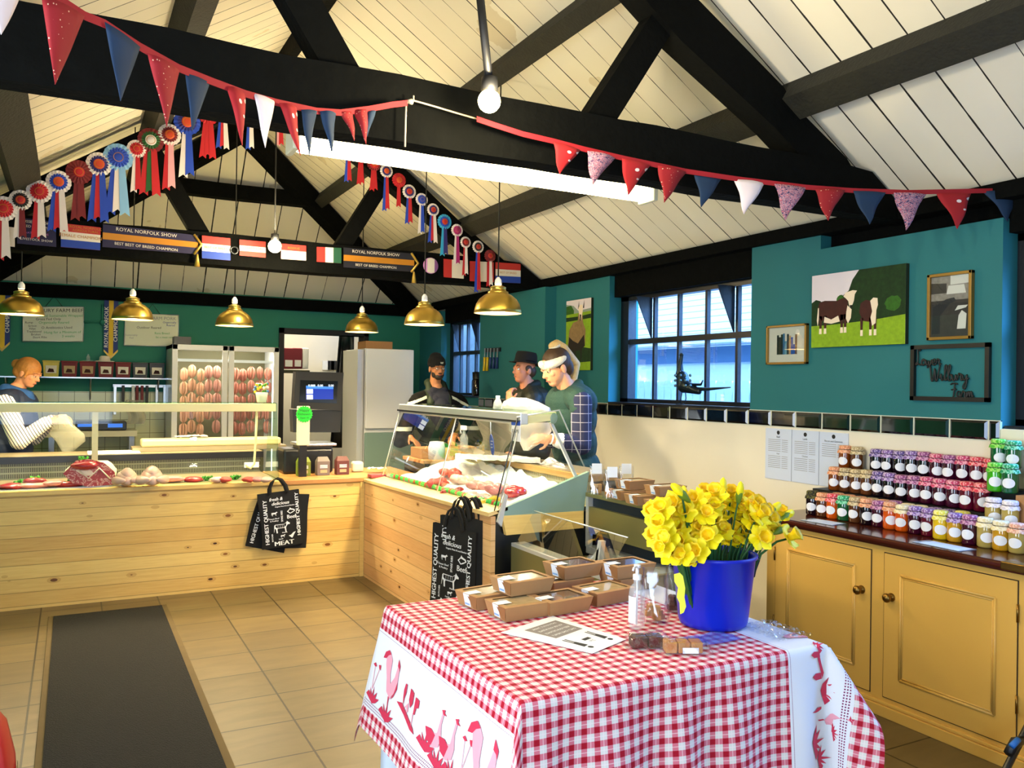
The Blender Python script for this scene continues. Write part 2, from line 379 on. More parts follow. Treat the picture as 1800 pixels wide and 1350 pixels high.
# black bevelled tile band with pale grout
mat('tile_black', '#07090d', .08, coat=.5); mat('grout', '#c9ccbd', .9)
b = MB(); b.box((XR-.004, 2.445, 1.336), (XR+.012, 6.66, 1.44), 'grout'); b.box((3.876, 6.656, 1.336), (3.89, 8.05, 1.44), 'grout'); b.box((3.876, 6.652, 1.336), (4.0, 6.664, 1.44), 'grout')
def btile(b, x, y0, y1):
    z0, z1, e = 1.3415, 1.4355, .012; f = x-.009
    a = [(x, y0, z0), (x, y1, z0), (x, y1, z1), (x, y0, z1)]; c = [(f, y0+e, z0+e), (f, y1-e, z0+e), (f, y1-e, z1-e), (f, y0+e, z1-e)]
    b.add(a+c, [(7, 6, 5, 4), (4, 5, 1, 0), (5, 6, 2, 1), (6, 7, 3, 2), (7, 4, 0, 3)], 'tile_black')
ys = [2.445, 2.503]+[2.503+.2055*k for k in range(1, 21)]
for k in range(len(ys)-1): btile(b, XR-.004, ys[k]+.004, min(ys[k+1], 6.656)-.004)
y = 6.66
while y < 7.95: btile(b, 3.876, y+.004, min(y+.2055, 8.05)-.004); y += .2055
struct('trim_1', b)
# window sills
b = MB(); b.box((XR-.005, 4.137, 1.435), (XO, 5.788, 1.452), 'navy_frame'); b.box((XR+.02, .36, 1.40), (XO, 2.44, 1.415), 'navy_frame'); b.box((XR, 8.05, 1.435), (XO, 9.39, 1.452), 'navy_frame'); struct('trim_2', b)
def window(n, y0, y1, z0, z1, mull, trans, zt=None, hop=()):
    x = 4.15; b = MB(); t = .045
    b.box((x-.03, y0, z0), (x+.05, y0+t*1.6, z1), 'navy_frame'); b.box((x-.03, y1-t*2.4, z0), (x+.05, y1, z1), 'navy_frame')
    b.box((x-.03, y0, z0), (x+.05, y1, z0+.03), 'navy_frame'); b.box((x-.03, y0, z1-.035), (x+.05, y1, z1), 'navy_frame')
    f = struct('window_%d' % n, b)
    b = MB(); b.box((x-.02, y0, trans-.022), (x+.03, y1, trans+.022), 'navy_frame')
    for m in mull: b.box((x-.014, m-.012, z0), (x+.02, m+.012, z1), 'navy_frame')
    tag(b.build('glazing_bars', parent=f), kind='structure')
    b = MB(); b.box((x+.004, y0+.02, z0+.01), (x+.008, y1-.02, z1-.01), 'pane'); tag(b.build('pane', parent=f), kind='structure')
    for (h0, h1, dx) in hop:   # steel hopper vent leaning into the room between two triangular cheeks
        b = MB()
        for yy in (h0, h1): b.prism([(x-.01, yy, z1-.03), (x-dx, yy, z1-.03), (x-.01, yy, trans+.01)], (0, .01, 0), 'navy_frame')
        tag(b.build('hopper_cheek', parent=f), kind='structure')
window(1, 4.135, 5.79, 1.452, 2.335, [5.36, 5.056, 4.737, 4.416], 1.955, hop=((4.44, 5.385, .17),))
window(2, .35, 2.445, 1.415, 2.36, [.9, 1.4, 1.9], 1.955)
window(3, 8.27, 9.39, 1.452, 2.33, [9.12, 8.93, 8.70, 8.5], 1.955, hop=((8.6, 9.14, .12),))
# back wall with doorway, white tiles low, teal above
b = MB(); zt = 1.45; dx0, dx1, dz = 2.24, 3.25, 2.17
for (x0, x1) in ((XL-.2, dx0), (dx1, XR+.3)):
    b.box((x0, YB, 0), (x1, YB+.2, zt), 'wall_tile'); b.box((x0, YB-.004, zt), (x1, YB+.2, 2.6), 'teal_back')
b.box((dx0, YB-.004, dz), (dx1, YB+.2, 2.6), 'teal_back'); struct('wall_back', b)
b = MB(); b.box((dx0-.05, YB-.03, 0), (dx0+.01, YB+.2, dz+.06), 'black'); b.box((dx1-.01, YB-.03, 0), (dx1+.05, YB+.2, dz+.06), 'black'); b.box((dx0-.05, YB-.03, dz), (dx1+.05, YB+.2, dz+.06), 'black')
struct('door_1', b)
b = MB(); b.box((XL-.25, YF, 0), (XL, YB+.2, 2.6), 'teal_back'); lw = struct('wall_left', b)
b = MB()   # front wall with the shop door and windows
b.box((XL-.2, YF-.2, 0), (XR+.3, YF, .5), 'plaster_white'); b.box((XL-.2, YF-.2, 2.5), (XR+.3, YF, 2.7), 'plaster_white'); b.box((XL-.2, YF-.2, .5), (-1.0, YF, 2.5), 'plaster_white'); b.box((.6, YF-.2, .5), (XR+.3, YF, 2.5), 'plaster_white')
b.prism([(XL-.2, YF, 2.6), (XR+.3, YF, 2.6), (X0, YF, ZR+.1)], (0, -.2, 0), 'plaster_white'); struct('wall_front', b)
# storeroom seen through the doorway
b = MB(); b.box((1.6, 12.6, 0), (4.6, 12.7, 2.8), 'plaster_white'); b.box((1.5, YB+.2, 0), (1.6, 12.7, 2.8), 'plaster_white'); b.box((4.3, YB+.2, 0), (4.4, 12.7, 2.8), 'plaster_white')
b.box((1.5, YB+.2, 2.75), (4.4, 12.7, 2.85), 'plaster_white'); struct('wall_storeroom', b)
l = bpy.data.lights.new('storeroom_lamp', 'POINT'); l.energy = 30; l.color = (1, .9, .72); l.shadow_soft_size = .15; lo = bpy.data.objects.new('storeroom_lamp', l); lo.location = (2.7, 11.5, 2.5); C.objects.link(lo)
# ------------------------------------------------------------------ outside, seen through the windows
mat('outside_white', '#eef2f6', .8); mat('outside_wall', '#dfe8f4', .8); mat('outside_blue', '#56789c', .7); mat('ground_out', '#8e959c', .9)
def rooft():
    n = NT('roof_tiles', .8); s = n.sep(n.coord()); v = n.math('FRACT', n.math('DIVIDE', s[2], .13)); u = n.math('FRACT', n.math('DIVIDE', s[1], .16))
    n.col(n.mix(n.math('LESS_THAN', v, .14), n.mix(n.math('LESS_THAN', u, .06), '#e8e6e2', '#c9ccd0'), '#9aa2ac'))
rooft()
b = MB(); b.box((4.3, -6, -.12), (30, 26, -.02), 'ground_out'); struct('ground', b)
b = MB(); b.box((9.0, -4, 0), (9.2, 24, 2.1), 'outside_white'); b.box((8.9, -4, 1.98), (9.0, 24, 2.25), 'outside_blue')
b.prism([(8.5, -4, 2.2), (13, -4, 5.0), (13, -4, 5.2), (8.5, -4, 2.34)], (0, 28, 0), 'roof_tiles'); b.box((8.4, -4, 2.25), (8.5, 24, 2.42), 'outside_white')
thing('outbuilding', b, 'long pale outbuilding with tiled roof seen through the side windows', 'building')
def fence(x, y0, y1, h, label):
    b = MB(); y = y0; k = 0
    while y < y1: b.box((x, y, .02), (x+.02, y+.1, h+.01*(k % 2)), 'outside_wall', bev=0); y += .115; k += 1
    b.box((x+.02, y0, h-.15), (x+.06, y1, h-.1), 'outside_blue'); thing('paling_fence', b, label, 'fence')
fence(5.6, 5.0, 9.2, 1.64, 'low pale paling fence outside behind the metal pheasant')
b = MB(); b.box((7.0, 5.1, 0), (7.3, 5.9, 2.1), 'outside_blue'); thing('shed_door', b, 'dark blue boarded door outside, right edge of the middle window', 'door')
mat('brick_out', '#b9c4d2', .9, noise_amt=.3, noise_scale=12)
b = MB(); b.box((4.9, 10.0, 0), (5.1, 13.5, 2.6), 'brick_out'); thing('brick_outhouse', b, 'pale brick wall outside the far window behind the bearded man', 'wall')
area('skylight_middle', (6.2, 3.4, 4.2), (0, R(50), R(-30)), 2.0, 2.4, 1100, (.14, .40, 1)); area('skylight_near', (6.0, -.2, 4.2), (0, R(50), R(-30)), 2.0, 2.4, 1100, (.14, .40, 1))
# ------------------------------------------------------------------ roof timbers
def tpoly(px, y, th, m='beam'):
    return [at(x, yy, Y=y) for x, yy in px]
def truss(y, label, far):
    root = empty('roof_truss', (X0, y, 2.5), label, 'roof truss')
    b = MB(); N = 26; x0, x1 = (XL-.1, XR+.16)
    rnd = random.Random(int(y*10)); vs = []; dy = .055 if not far else .1
    for i in range(N+1):
        x = x0+(x1-x0)*i/N; e0 = 2.505+.012*noise(Vector((x*2, y, 0))); e1 = 2.757+.012*noise(Vector((x*2.3, y, 5)))
        if x > 3.72: e1 = min(e1, zc(x)-.02)
        if x < XL+.25: e1 = min(e1, zc(x)-.02)
        e1 = max(e1, e0+.03)
        for (yy, z) in ((y, e0), (y, e1), (y+2*dy, e1), (y+2*dy, e0)): vs.append((x, yy, z))
    fs = [(i*4+k, i*4+(k+1) % 4, i*4+4+(k+1) % 4, i*4+4+k) for i in range(N) for k in range(4)]
    b.add(vs, fs+[(0, 1, 2, 3), (N*4+3, N*4+2, N*4+1, N*4)], 'beam'); b.build('tie_beam', root)
    for s in (-1, 1):
        b = MB(); top = zc(X0)-.12
        p = [(X0, top), (X0+s*1.1, zc(X0+1.1)-.13), (X0+s*1.66, 3.09), (X0+s*1.72, 3.02), (X0+s*2.12, 2.80), (X0+s*2.25, 2.66), (X0+s*1.95, 2.66), (X0+s*1.60, 2.88), (X0+s*1.0, 3.19), (X0, top-.26)] if not far else \
            [(X0, 4.12), (X0+s*1.08, 3.52 if s > 0 else 3.46), (X0+s*1.67, 3.07), (X0+s*2.15, 2.74), (X0+s*1.84, 2.74), (X0+s*.95, 3.33), (X0, 3.93)]
        b.prism([(x, y+.03, z) for x, z in p], (0, .13, 0), 'beam'); b.build('principal_rafter', root)
        b = MB(); a = X0+s*.57; t = X0+s*.94
        b.beam((a, y+.11, 2.74), (t, y+.11, zc(t)-.34 if not far else 3.36), .1, .13, 'beam', up=(s, 0, .3)); b.build('queen_strut', root)
    return root
tr1 = truss(3.0, 'nearest black roof truss, its wide tie beam running across the top behind the bunting', False)
tr2 = truss(6.92, 'far black roof truss hung with rosettes and champion placards', True)
def timber(name, p0, p1, w, h, label, m='beam', up=(0, 0, 1)):
    b = MB(); p0, p1 = Vector(p0), Vector(p1); N = 12; d = (p1-p0).normalized(); sd = d.cross(Vector(up)).normalized(); u = sd.cross(d); vs = []
    for i in range(N+1):
        c = p0.lerp(p1, i/N); j = .008*noise(c*1.9)
        for (a, q) in ((-1, -1), (1, -1), (1, 1), (-1, 1)): vs.append(c+sd*(a*w/2+j)+u*(q*h/2+j))
    b.add(vs, [(i*4+k, i*4+(k+1) % 4, i*4+4+(k+1) % 4, i*4+4+k) for i in range(N) for k in range(4)]+[(3, 2, 1, 0), (N*4, N*4+1, N*4+2, N*4+3)], m)
    return thing(name, b, label, 'roof timber')
nrm = Vector((SL, 0, 1)).normalized()
def purl(xx, s, y0, y1, label, w=.19, h=.13, m='beam'):
    x = X0+s*(xx-X0); n = Vector((s*SL, 0, 1)).normalized(); c = Vector((x, 0, zc(x)))-n*h/2
    return timber('purlin', (c.x, y0, c.z), (c.x, y1, c.z), w, h, label, m, up=n)
mat('beam_green', '#1d1c10', .8, noise_amt=.6, noise_scale=20, bump=.5)
yh = lambda x: YH+(YB-YH)*abs(x-X0)/(XR-X0)
purl(3.25, 1, YF, yh(3.3), 'lower purlin along the right hand roof slope', m='beam_green', w=.15, h=.12)
purl(2.42, 1, YF, yh(2.42), 'upper purlin along the right hand roof slope', m='beam_green', w=.11)
purl(3.30, -1, YF, yh(3.3), 'lower purlin along the left hand roof slope', m='beam_green')
purl(2.42, -1, YF, yh(2.42), 'upper purlin along the left hand roof slope', m='beam_green', w=.15)
timber('hip_purlin', (X0-.80, 9.03, 3.56), (X0+.80, 9.03, 3.56), .13, .15, 'level black purlin across the boarded hip end')
for s in (-1, 1): timber('hip_rafter', (X0, YH-.05, ZR-.16), (X0+s*2.53, YB-.02, ZE-.16), .14, .2, 'black hip rafter falling to the back %s corner' % ('right' if s > 0 else 'left'))
timber('ridge_board', (X0, YF, ZR-.09), (X0, YH, ZR-.09), .06, .16, 'black ridge board along the roof peak')
timber('wall_plate', (XL, YB-.06, 2.51), (XR, YB-.06, 2.51), .12, .13, 'rough black wall plate above the back wall')
timber('wall_plate', (XR+.03, 2.0, 2.555), (XR+.03, YB, 2.555), .14, .08, 'rough black wall plate under the right hand eaves')
timber('wall_plate', (XL+.03, YF, 2.53), (XL+.03, YB, 2.53), .14, .12, 'rough black wall plate under the left hand eaves')
# ------------------------------------------------------------------ lamps
mat('tube_glow', '#fff3c4', .5, emit=20, ecol='#ffeaa8'); mat('bulb_glow', '#fff0b8', .5, emit=60, ecol='#ffe39a'); mat('bulb_soft', '#fff6d0', .5, emit=11, ecol='#ffe2a6')
mat('batten', '#d9d6b8', .5); mat('shade_in', '#f6e6c8', .4); mat('cord', '#15130f', .7)
root = empty('fluorescent_light', (1.75, 3.5, 2.6), 'long glowing fluorescent batten light hanging beyond the near tie beam', 'ceiling light')
b = MB(); b.box((.80, 3.50, 2.645), (2.70, 3.60, 2.72), 'batten', bev=.008); b.build('batten', root)
b = MB(); b.box((.83, 3.49, 2.565), (2.67, 3.60, 2.645), 'tube_glow', bev=.02); b.build('fluorescent_tube', root)
for x in (.80, 2.67):
    b = MB(); b.box((x, 3.475, 2.555), (x+.03, 3.615, 2.655), 'batten', bev=.006); b.build('end_cap', root)
for x in (1.2, 1.75, 2.35):
    b = MB(); b.tube([(x, 3.55, 2.72), (x, 3.50, 2.8), (x, 3.2, 2.8)], .008, 'cord'); b.build('hanging_bracket', root)
root = empty('fluorescent_light', (1.4, 7.35, 2.6), 'added fluorescent batten light, unseen behind the far tie beam, brightening the back ceiling', 'ceiling light')  # helper light, added out of sight behind the beam to brighten the back ceiling
b = MB(); b.box((.50, 7.30, 2.60), (2.40, 7.40, 2.64), 'batten', bev=.008); b.tube([(.7, 7.2, 2.66), (.7, 7.35, 2.62)], .008, 'cord'); b.build('batten', root)
b = MB(); b.box((.53, 7.31, 2.642), (2.37, 7.39, 2.70), 'tube_glow', bev=.02); b.build('fluorescent_tube', root)
def bulb_lamp(top, bot, r, label, rod):
    root = empty('hanging_lamp', bot, label, 'ceiling light')
    b = MB(); b.tube([top, Vector(bot)+Vector((0, 0, r+.02))], .016 if rod else .006, 'black' if rod else 'cord', 8); b.build('rod' if rod else 'cord', root)
    b = MB(); b.lathe([(.012, r+.05), (.03, r+.045), (.032, r), (.02, r-.01)], 'black', c=bot, n=16); b.build('lampholder', root)
    b = MB(); b.ball(bot, (r, r, r), 'bulb_glow', 18, 12); b.build('bulb', root)
    l = bpy.data.lights.new('bulb_light', 'POINT'); l.energy = 34 if rod else 50; l.color = (1, .82, .5); l.shadow_soft_size = r; o = bpy.data.objects.new('bulb_light', l); o.location = Vector(bot)+Vector((0, -.12, -.05)); C.objects.link(o)
bulb_lamp(at(838, -60, Y=2.75), at(860, 178, Y=2.75), .042, 'bright lamp on a black rod in front of the near tie beam', True)
bulb_lamp(at(486, 190, Y=6.55), at(483, 433, Y=6.55), .05, 'bare glowing bulb on a long cord before the placards', False)
def pendant(px, py, Y, label, first=None):
    p = at(px, py, Y=Y); p.z -= .0
    root = empty('pendant_lamp', p, label, 'pendant lamp', 'brass dome pendants over the counters')
    k = .186 if Y < 6.8 else .178
    prof = [(.165, 0), (.160, .022), (.150, .055), (.128, .085), (.095, .108), (.072, .118), (.070, .124), (.072, .128), (.055, .134), (.052, .150), (.056, .153), (.05, .158), (.028, .166)]
    sk = k/.165*.85
    b = MB(); b.lathe([(r*sk, z*sk*1.15) for r, z in prof], 'brass', c=p, n=36); o = b.build('shade', root); q = o.modifiers.new('s', 'SOLIDIFY'); q.thickness = .003
    b = MB(); b.lathe([(r*sk*.97, z*sk*1.12+.001) for r, z in prof[:5]], 'shade_in', c=p, n=36); b.build('shade_lining', root)
    b = MB(); b.lathe([(.02, .19), (.024, .2), (.022, .225), (.008, .245)], 'gloss_white', c=p-Vector((0, 0, .006)), n=16, capb=True, capt=True); b.build('lampholder', root)
    b = MB(); b.ball(p+Vector((0, 0, .055)), (.095, .095, .05), 'bulb_soft', 18, 10); b.build('bulb', root)
    cx = zc(p.x)-.02
    b = MB(); b.tube([p+Vector((0, 0, .235)), (p.x, p.y, min(cx, 2.9 if False else cx))], .0045, 'cord', 6); b.build('cord', root)
    l = bpy.data.lights.new('pendant_light', 'SPOT'); l.energy = 95; l.color = (1, .80, .46); l.spot_size = R(150); l.spot_blend = .6; l.shadow_soft_size = .07
    o = bpy.data.objects.new('pendant_light', l); o.location = p+Vector((0, 0, -.02)); C.objects.link(o)
for (x, y, Y, lb) in ((37, 553, 7.0, 'leftmost brass dome pendant, above the woman at the left counter'), (233, 562, 7.05, 'second brass dome pendant from the left, beside the blue and yellow sash'),
                      (412, 573, 7.1, 'third brass dome pendant from the left, above the sausage fridge'), (636, 584, 7.3, 'smallest brass dome pendant, above the till screen'),
                      (746, 571, 6.0, 'brass dome pendant above the bearded man'), (875, 551, 4.85, 'largest brass dome pendant, above the man in the hat')):
    pendant(x, y, Y, lb)
# ------------------------------------------------------------------ butcher's counter on the left
mat('rail_cream', '#e6dfae', .5); mat('deck_steel', '#8f8468', .4, metal=.3); mat('trim_black', '#101114', .35)
def grille():
    n = NT('grille', .4); s = n.sep(n.coord()); f = n.math('FRACT', n.math('DIVIDE', n.math('ADD', s[0], 5), .012)); g = n.math('FRACT', n.math('DIVIDE', s[2], .045))
    k = n.math('MULTIPLY', n.math('GREATER_THAN', f, .45), n.math('GREATER_THAN', g, .25)); n.col(n.mix(k, '#8d907a', '#14150f'))
grille()
def grille_y():
    n = NT('grille_y', .5); s = n.sep(n.coord()); f = n.math('FRACT', n.math('DIVIDE', n.math('ADD', s[1], 5), .02)); g = n.math('FRACT', n.math('DIVIDE', s[2], .045))
    k = n.math('MULTIPLY', n.math('GREATER_THAN', f, .5), n.math('GREATER_THAN', g, .3)); n.col(n.mix(k, '#e8dfb4', '#a88f55'))
grille_y()
YC = 6.565; XE = 1.44
root = empty('butcher_counter', (.5, 6.6, 0), 'long pine-panelled butcher counter with glass-fronted meat display', 'counter')
b = MB(); b.box((XL+.02, YC, 0), (2.125, YC+.03, .775), 'pine_x'); b.build('front_panel', root)
b = MB(); b.box((XL+.02, YC-.012, .775), (XE+.02, YC+.09, .808), 'pine_plain_x', bev=.004); b.build('sill', root)
b = MB(); b.box((2.095, YC-.012, 0), (2.13, YC, .775), 'pine_plain_x'); b.build('corner_strip', root)
b = MB(); b.box((XL+.02, YC+.03, .02), (XE, 7.3, .77), 'dark_steel'); b.box((XL+.02, YC+.09, .77), (XE, 7.3, .812), 'deck_steel'); b.build('display_deck', root)
b = MB(); b.box((XL+.02, 7.3, .77), (XE, 7.34, .935), 'grille'); b.build('rear_grille', root)
b = MB(); b.box((XL+.02, 7.26, .935), (XE+.02, 7.31, .985), 'trim_black'); b.box((XL+.02, 7.3, .965), (XE+.02, 7.72, .985), 'deck_steel'); b.box((XL+.02, 7.34, .02), (XE, 7.7, .965), 'dark_steel'); b.build('worktop', root)
b = MB(); b.box((XL+.02, 6.70, 1.345), (XE, 6.76, 1.408), 'rail_cream', bev=.004); b.build('top_rail', root)
b = MB(); b.box((XL+.02, 6.70, 1.408), (XE, 6.95, 1.414), 'glass_green'); b.build('glass_shelf', root)
b = MB(); b.prism([(.135, 6.72, .806), (.175, 6.72, .806), (.175, 6.74, 1.346), (.135, 6.74, 1.346)], (0, -.03, 0), 'rail_cream'); b.build('post', root)
b = MB()
def gf(u, v, x0=XL+.03, x1=XE): a = v; return (x0+(x1-x0)*u, 6.60+.1*math.sin(a*PI/2)**1.4, .806+.54*a)
b.sheet(gf, 1, 8, 'glass'); o = b.build('front_glass', root)
b = MB(); b.prism([(XE, 6.59, .806), (XE, 6.63, 1.0), (XE, 6.68, 1.25), (XE, 6.70, 1.41), (XE, 6.95, 1.41), (XE, 7.05, 1.0), (XE, 7.1, .806)], (.008, 0, 0), 'glass_green'); b.build('end_glass', root)
b = MB(); b.tube([(XE-.14, 6.74, 1.36), (XE-.15, 6.73, 1.1), (XE-.16, 6.72, .93), (XE-.19, 6.71, .9), (XE-.22, 6.71, .915), (XE-.225, 6.71, .93)], .009, 'rail_cream'); b.build('curved_support', root)
b = MB(); b.box((1.30, 7.25, .85), (1.42, 7.26, .895), 'paper'); b.build('thermometer', root)
# till stretch of the counter, oak topped
root = empty('till_counter', (1.8, 6.8, 0), 'short oak-topped stretch of pine counter carrying the till', 'counter')
b = MB(); b.box((XE+.02, YC-.02, .775), (2.62, 7.3, .81), 'oak_top', bev=.004); b.build('worktop', root)
b = MB(); b.box((XE+.03, YC+.035, .02), (2.6, 7.28, .775), 'dark_steel'); b.build('carcass', root)
# ------------------------------------------------------------------ serve-over counter on the right
root = empty('serve_over_counter', (2.5, 5.3, 0), 'pine-fronted serve-over counter with slanted glass beside the till', 'counter')
YE = 4.30
b = MB(); b.add([(2.13, YC-.015, 0), (2.16, YC-.015, 0), (2.19, YE, 0), (2.16, YE, 0), (2.13, YC-.015, .775), (2.16, YC-.015, .775), (2.19, YE, .815), (2.16, YE, .815)], [(0,3,2,1),(4,5,6,7),(0,1,5,4),(1,2,6,5),(2,3,7,6),(3,0,4,7)], 'pine_y'); b.build('front_panel', root)
b = MB(); b.add([(2.118, YC-.014, .775), (2.26, YC-.014, .80), (2.27, YE, .845), (2.145, YE, .815), (2.118, YC-.014, .795), (2.26, YC-.014, .82), (2.27, YE, .865), (2.145, YE, .838)], [(0,3,2,1),(4,5,6,7),(0,1,5,4),(1,2,6,5),(2,3,7,6),(3,0,4,7)], 'pine_plain_y'); b.build('sill', root)
b = MB(); b.box((2.20, YE+.04, .02), (2.85, 6.5, .80), 'dark_steel'); b.box((2.27, YE+.04, .80), (2.84, 6.36, .83), 'deck_steel'); b.build('display_deck', root)
b = MB(); b.box((2.84, YE+.04, .80), (2.87, 6.36, .985), 'grille_y'); b.build('rear_grille', root)
b = MB(); b.box((2.82, YE+.02, .985), (3.10, 6.45, 1.028), 'pine_plain_y', bev=.004); b.box((2.84, YE+.03, 1.028), (3.10, 6.45, 1.0305), 'deck_steel'); b.box((2.87, YE+.04, .02), (3.08, 6.42, .985), 'dark_steel'); b.build('worktop', root)
mat('panel_grey', '#7f9a90', .45); mat('alu', '#d3d6d6', .3, metal=.5)
b = MB(); b.prism([at(x, y, Y=YE) for x, y in ((1036, 829), (1026, 898), (883, 907), (873, 899))][::-1], (0, .03, 0), 'panel_grey'); b.build('end_panel', root)
b = MB(); b.prism([at(x, y, Y=YE-.005) for x, y in ((1026, 898), (1026, 928), (890, 941), (883, 907))][::-1], (0, .03, 0), 'pine_plain_x'); b.build('end_board', root)
b = MB(); b.box((2.345, YE, 1.345), (2.40, 6.36, 1.415), 'alu', bev=.006); b.box((2.33, YE, 1.36), (2.347, 6.36, 1.372), 'dark_steel'); b.build('top_rail', root)
b = MB(); b.box((2.40, YE+.02, 1.410), (2.66, 6.36, 1.418), 'glass_green'); b.build('glass_shelf', root)
for (ya, yb) in ((YE+.01, 5.22), (5.235, 6.34)):
    b = MB(); b.add([(2.215, ya, .848+.0*ya), (2.225, yb, .838), (2.35, yb, 1.36), (2.35, ya, 1.36)], [(0, 1, 2, 3)], 'glass'); b.build('front_glass', root)
for yy in (YE+.012, 5.228, 6.345):
    b = MB(); b.tube([(2.213, yy, .845), (2.349, yy, 1.36)], .004, 'alu', 6); b.build('pane_edge', root)
b = MB(); b.add([at(x, y, Y=YE+.005) for x, y in ((869, 898), (910, 735), (983, 722), (1026, 820))], [(3, 2, 1, 0)], 'glass'); b.build('end_glass', root)
b = MB(); b.tube([at(908, 733, Y=YE+.005), at(983, 721, Y=YE+.005), at(1027, 820, Y=YE+.005)], .005, 'alu', 6); b.tube([at(910, 735, Y=YE+.005), at(869, 898, Y=YE+.005)], .004, 'dark_steel', 6); b.build('glass_edge', root)
b = MB(); b.beam(at(968, 742, Y=YE+.05), at(1014, 842, Y=YE+.05), .018, .018, 'alu'); b.build('strut', root)
b = MB(); b.beam(at(918, 738, Y=YE+.04), at(976, 731, Y=YE+.04), .03, .05, 'rail_cream'); b.ball(at(973, 735, Y=YE+.03), (.028, .012, .035), 'panel_grey'); b.ball(at(919, 737, Y=YE+.03), (.02, .012, .03), 'panel_grey'); b.build('bracket', root)
b = MB(); b.add([(2.22, 6.36, .85), (2.37, 6.36, 1.40), (2.62, 6.36, 1.41), (2.82, 6.36, 1.03), (2.82, 6.36, .85)], [(0, 1, 2, 3, 4)], 'glass'); b.build('far_end_glass', root)
# ------------------------------------------------------------------ open-topped chiller next to it
mat('olive_steel', '#8a8455', .38, metal=.55); mat('chill_dark', '#14222c', .5)
root = empty('chest_chiller', (2.8, 3.6, 0), 'empty low chiller cabinet with olive steel back and glass front, cake boxes on its shelf', 'chiller')
y0, y1 = 3.3, 4.27
b = MB(); b.box((2.28, y0, .05), (2.32, y1, .64), 'olive_steel'); b.box((2.32, y0, .05), (2.95, y1, .52), 'chill_dark'); b.box((2.28, y0, .64), (2.37, y1, .66), 'alu'); b.box((2.32, y0, .05), (3.18, y0+.03, .64), 'olive_steel'); b.build('body', root)
b = MB(); b.box((2.32, y0+.03, .52), (2.93, y1, .54), 'olive_steel'); b.build('deck', root)
b = MB(); b.box((2.80, y0, .685), (2.83, y1, .845), 'olive_steel'); b.box((2.83, y0, .70), (2.86, y1, .92), 'chill_dark'); b.box((2.80, y0, .56), (2.9, y1, .60), 'alu'); b.box((2.90, y0, .51), (2.93, y1, .70), 'chill_dark'); b.box((2.795, y1-.025, .60), (2.83, y1, .925), 'alu'); b.build('back_riser', root)
b = MB(); b.box((2.79, y0, .905), (3.2, y1, .93), 'olive_steel', bev=.003); b.box((2.93, y0, .05), (3.18, y1, .905), 'dark_steel'); b.build('top_shelf', root)
b = MB(); b.add([(2.30, y0+.02, .66), (2.30, y1-.02, .66), (2.42, y1-.02, .84), (2.42, y0+.02, .84)], [(0, 1, 2, 3)], 'glass'); b.tube([(2.42, y0+.02, .84), (2.42, y1-.02, .84)], .004, 'alu', 6); b.build('front_glass', root)
b = MB(); b.prism([at(x, y, Y=4.0) for x, y in ((893, 872), (882, 926), (875, 918), (889, 868))], (0, .02, 0), 'alu'); b.build('glass_clip', root)
# white ticket holder standing in the chiller
b = MB(); f = frame_of(at(1042, 978, X=2.62), (0, -1, 0), (0, 0, 1)); b.prism([f(-.11, -.17), (f(.02, -.17)), f(.06, .06), f(-.03, -.02)], (.012, 0, 0), 'white')
b.prism([f(-.01, -.17), f(.03, -.17), f(.085, .10), f(.05, .10)], (.03, 0, 0), 'gloss_white'); thing('ticket_stand', b, 'white bent plastic stand inside the empty chiller', 'stand')
b = MB(); rs = random.Random(4); c = at(1053, 969, Z=.53)
for k in range(9): b.ball(c+Vector((rs.uniform(-.03, .03), rs.uniform(-.06, .06), .012)), (.02, .024, .012), mat('pink', '#e0405e', .6) and 'pink', 8, 5)
thing('pink_decoration', b, 'small pink decoration lying in the empty chiller', 'decoration')
# strip lamps built into the two glazed counters, under their top rails
def strip(name, loc, sx, sy, e, col, ry=0):
    l = bpy.data.lights.new(name, 'AREA'); l.shape = 'RECTANGLE'; l.size = sx; l.size_y = sy; l.energy = e; l.color = col; o = bpy.data.objects.new(name, l); o.location = loc; o.rotation_euler = (0, ry, 0); C.objects.link(o)
strip('counter_strip', (.2, 6.80, 1.34), 2.4, .04, 5, (1, .86, .60)); strip('counter_strip', (2.46, 5.3, 1.34), .05, 1.9, 5, (1, .92, .78))
# ------------------------------------------------------------------ printed tote bags
mat('bag', '#08090c', .85, bump=.3, bscale=300); mat('bag_print', '#e8ebf0', .8)
def cow_shape(f, s, m, b):
    P = [(-.5, .18), (-.45, .24), (.2, .22), (.38, .33), (.42, .42), (.46, .36), (.62, .24), (.6, .16), (.46, .16), (.36, .04), (.32, -.05), (.34, -.38), (.26, -.38), (.22, -.06), (-.26, -.06), (-.3, -.14), (-.28, -.38), (-.37, -.38), (-.4, -.1), (-.48, -.02), (-.53, -.3), (-.55, -.3)]
    b.poly([f(x*s, y*s, .0016) for x, y in P], m)
    if s > .08: b.poly([f(x*s, y*s, .0019) for x, y in ((-.42, .2), (.16, .19), (.36, .28), (.34, .1), (.2, -.02), (-.3, -.02), (-.42, .06))], 'bag'); [b.poly([f(x*s, .19*s, .0022), f((x+.015)*s, .19*s, .0022), f((x+.015)*s, -.01*s, .0022), f(x*s, -.01*s, .0022)], m) for x in (-.25, -.1, .05, .18)]
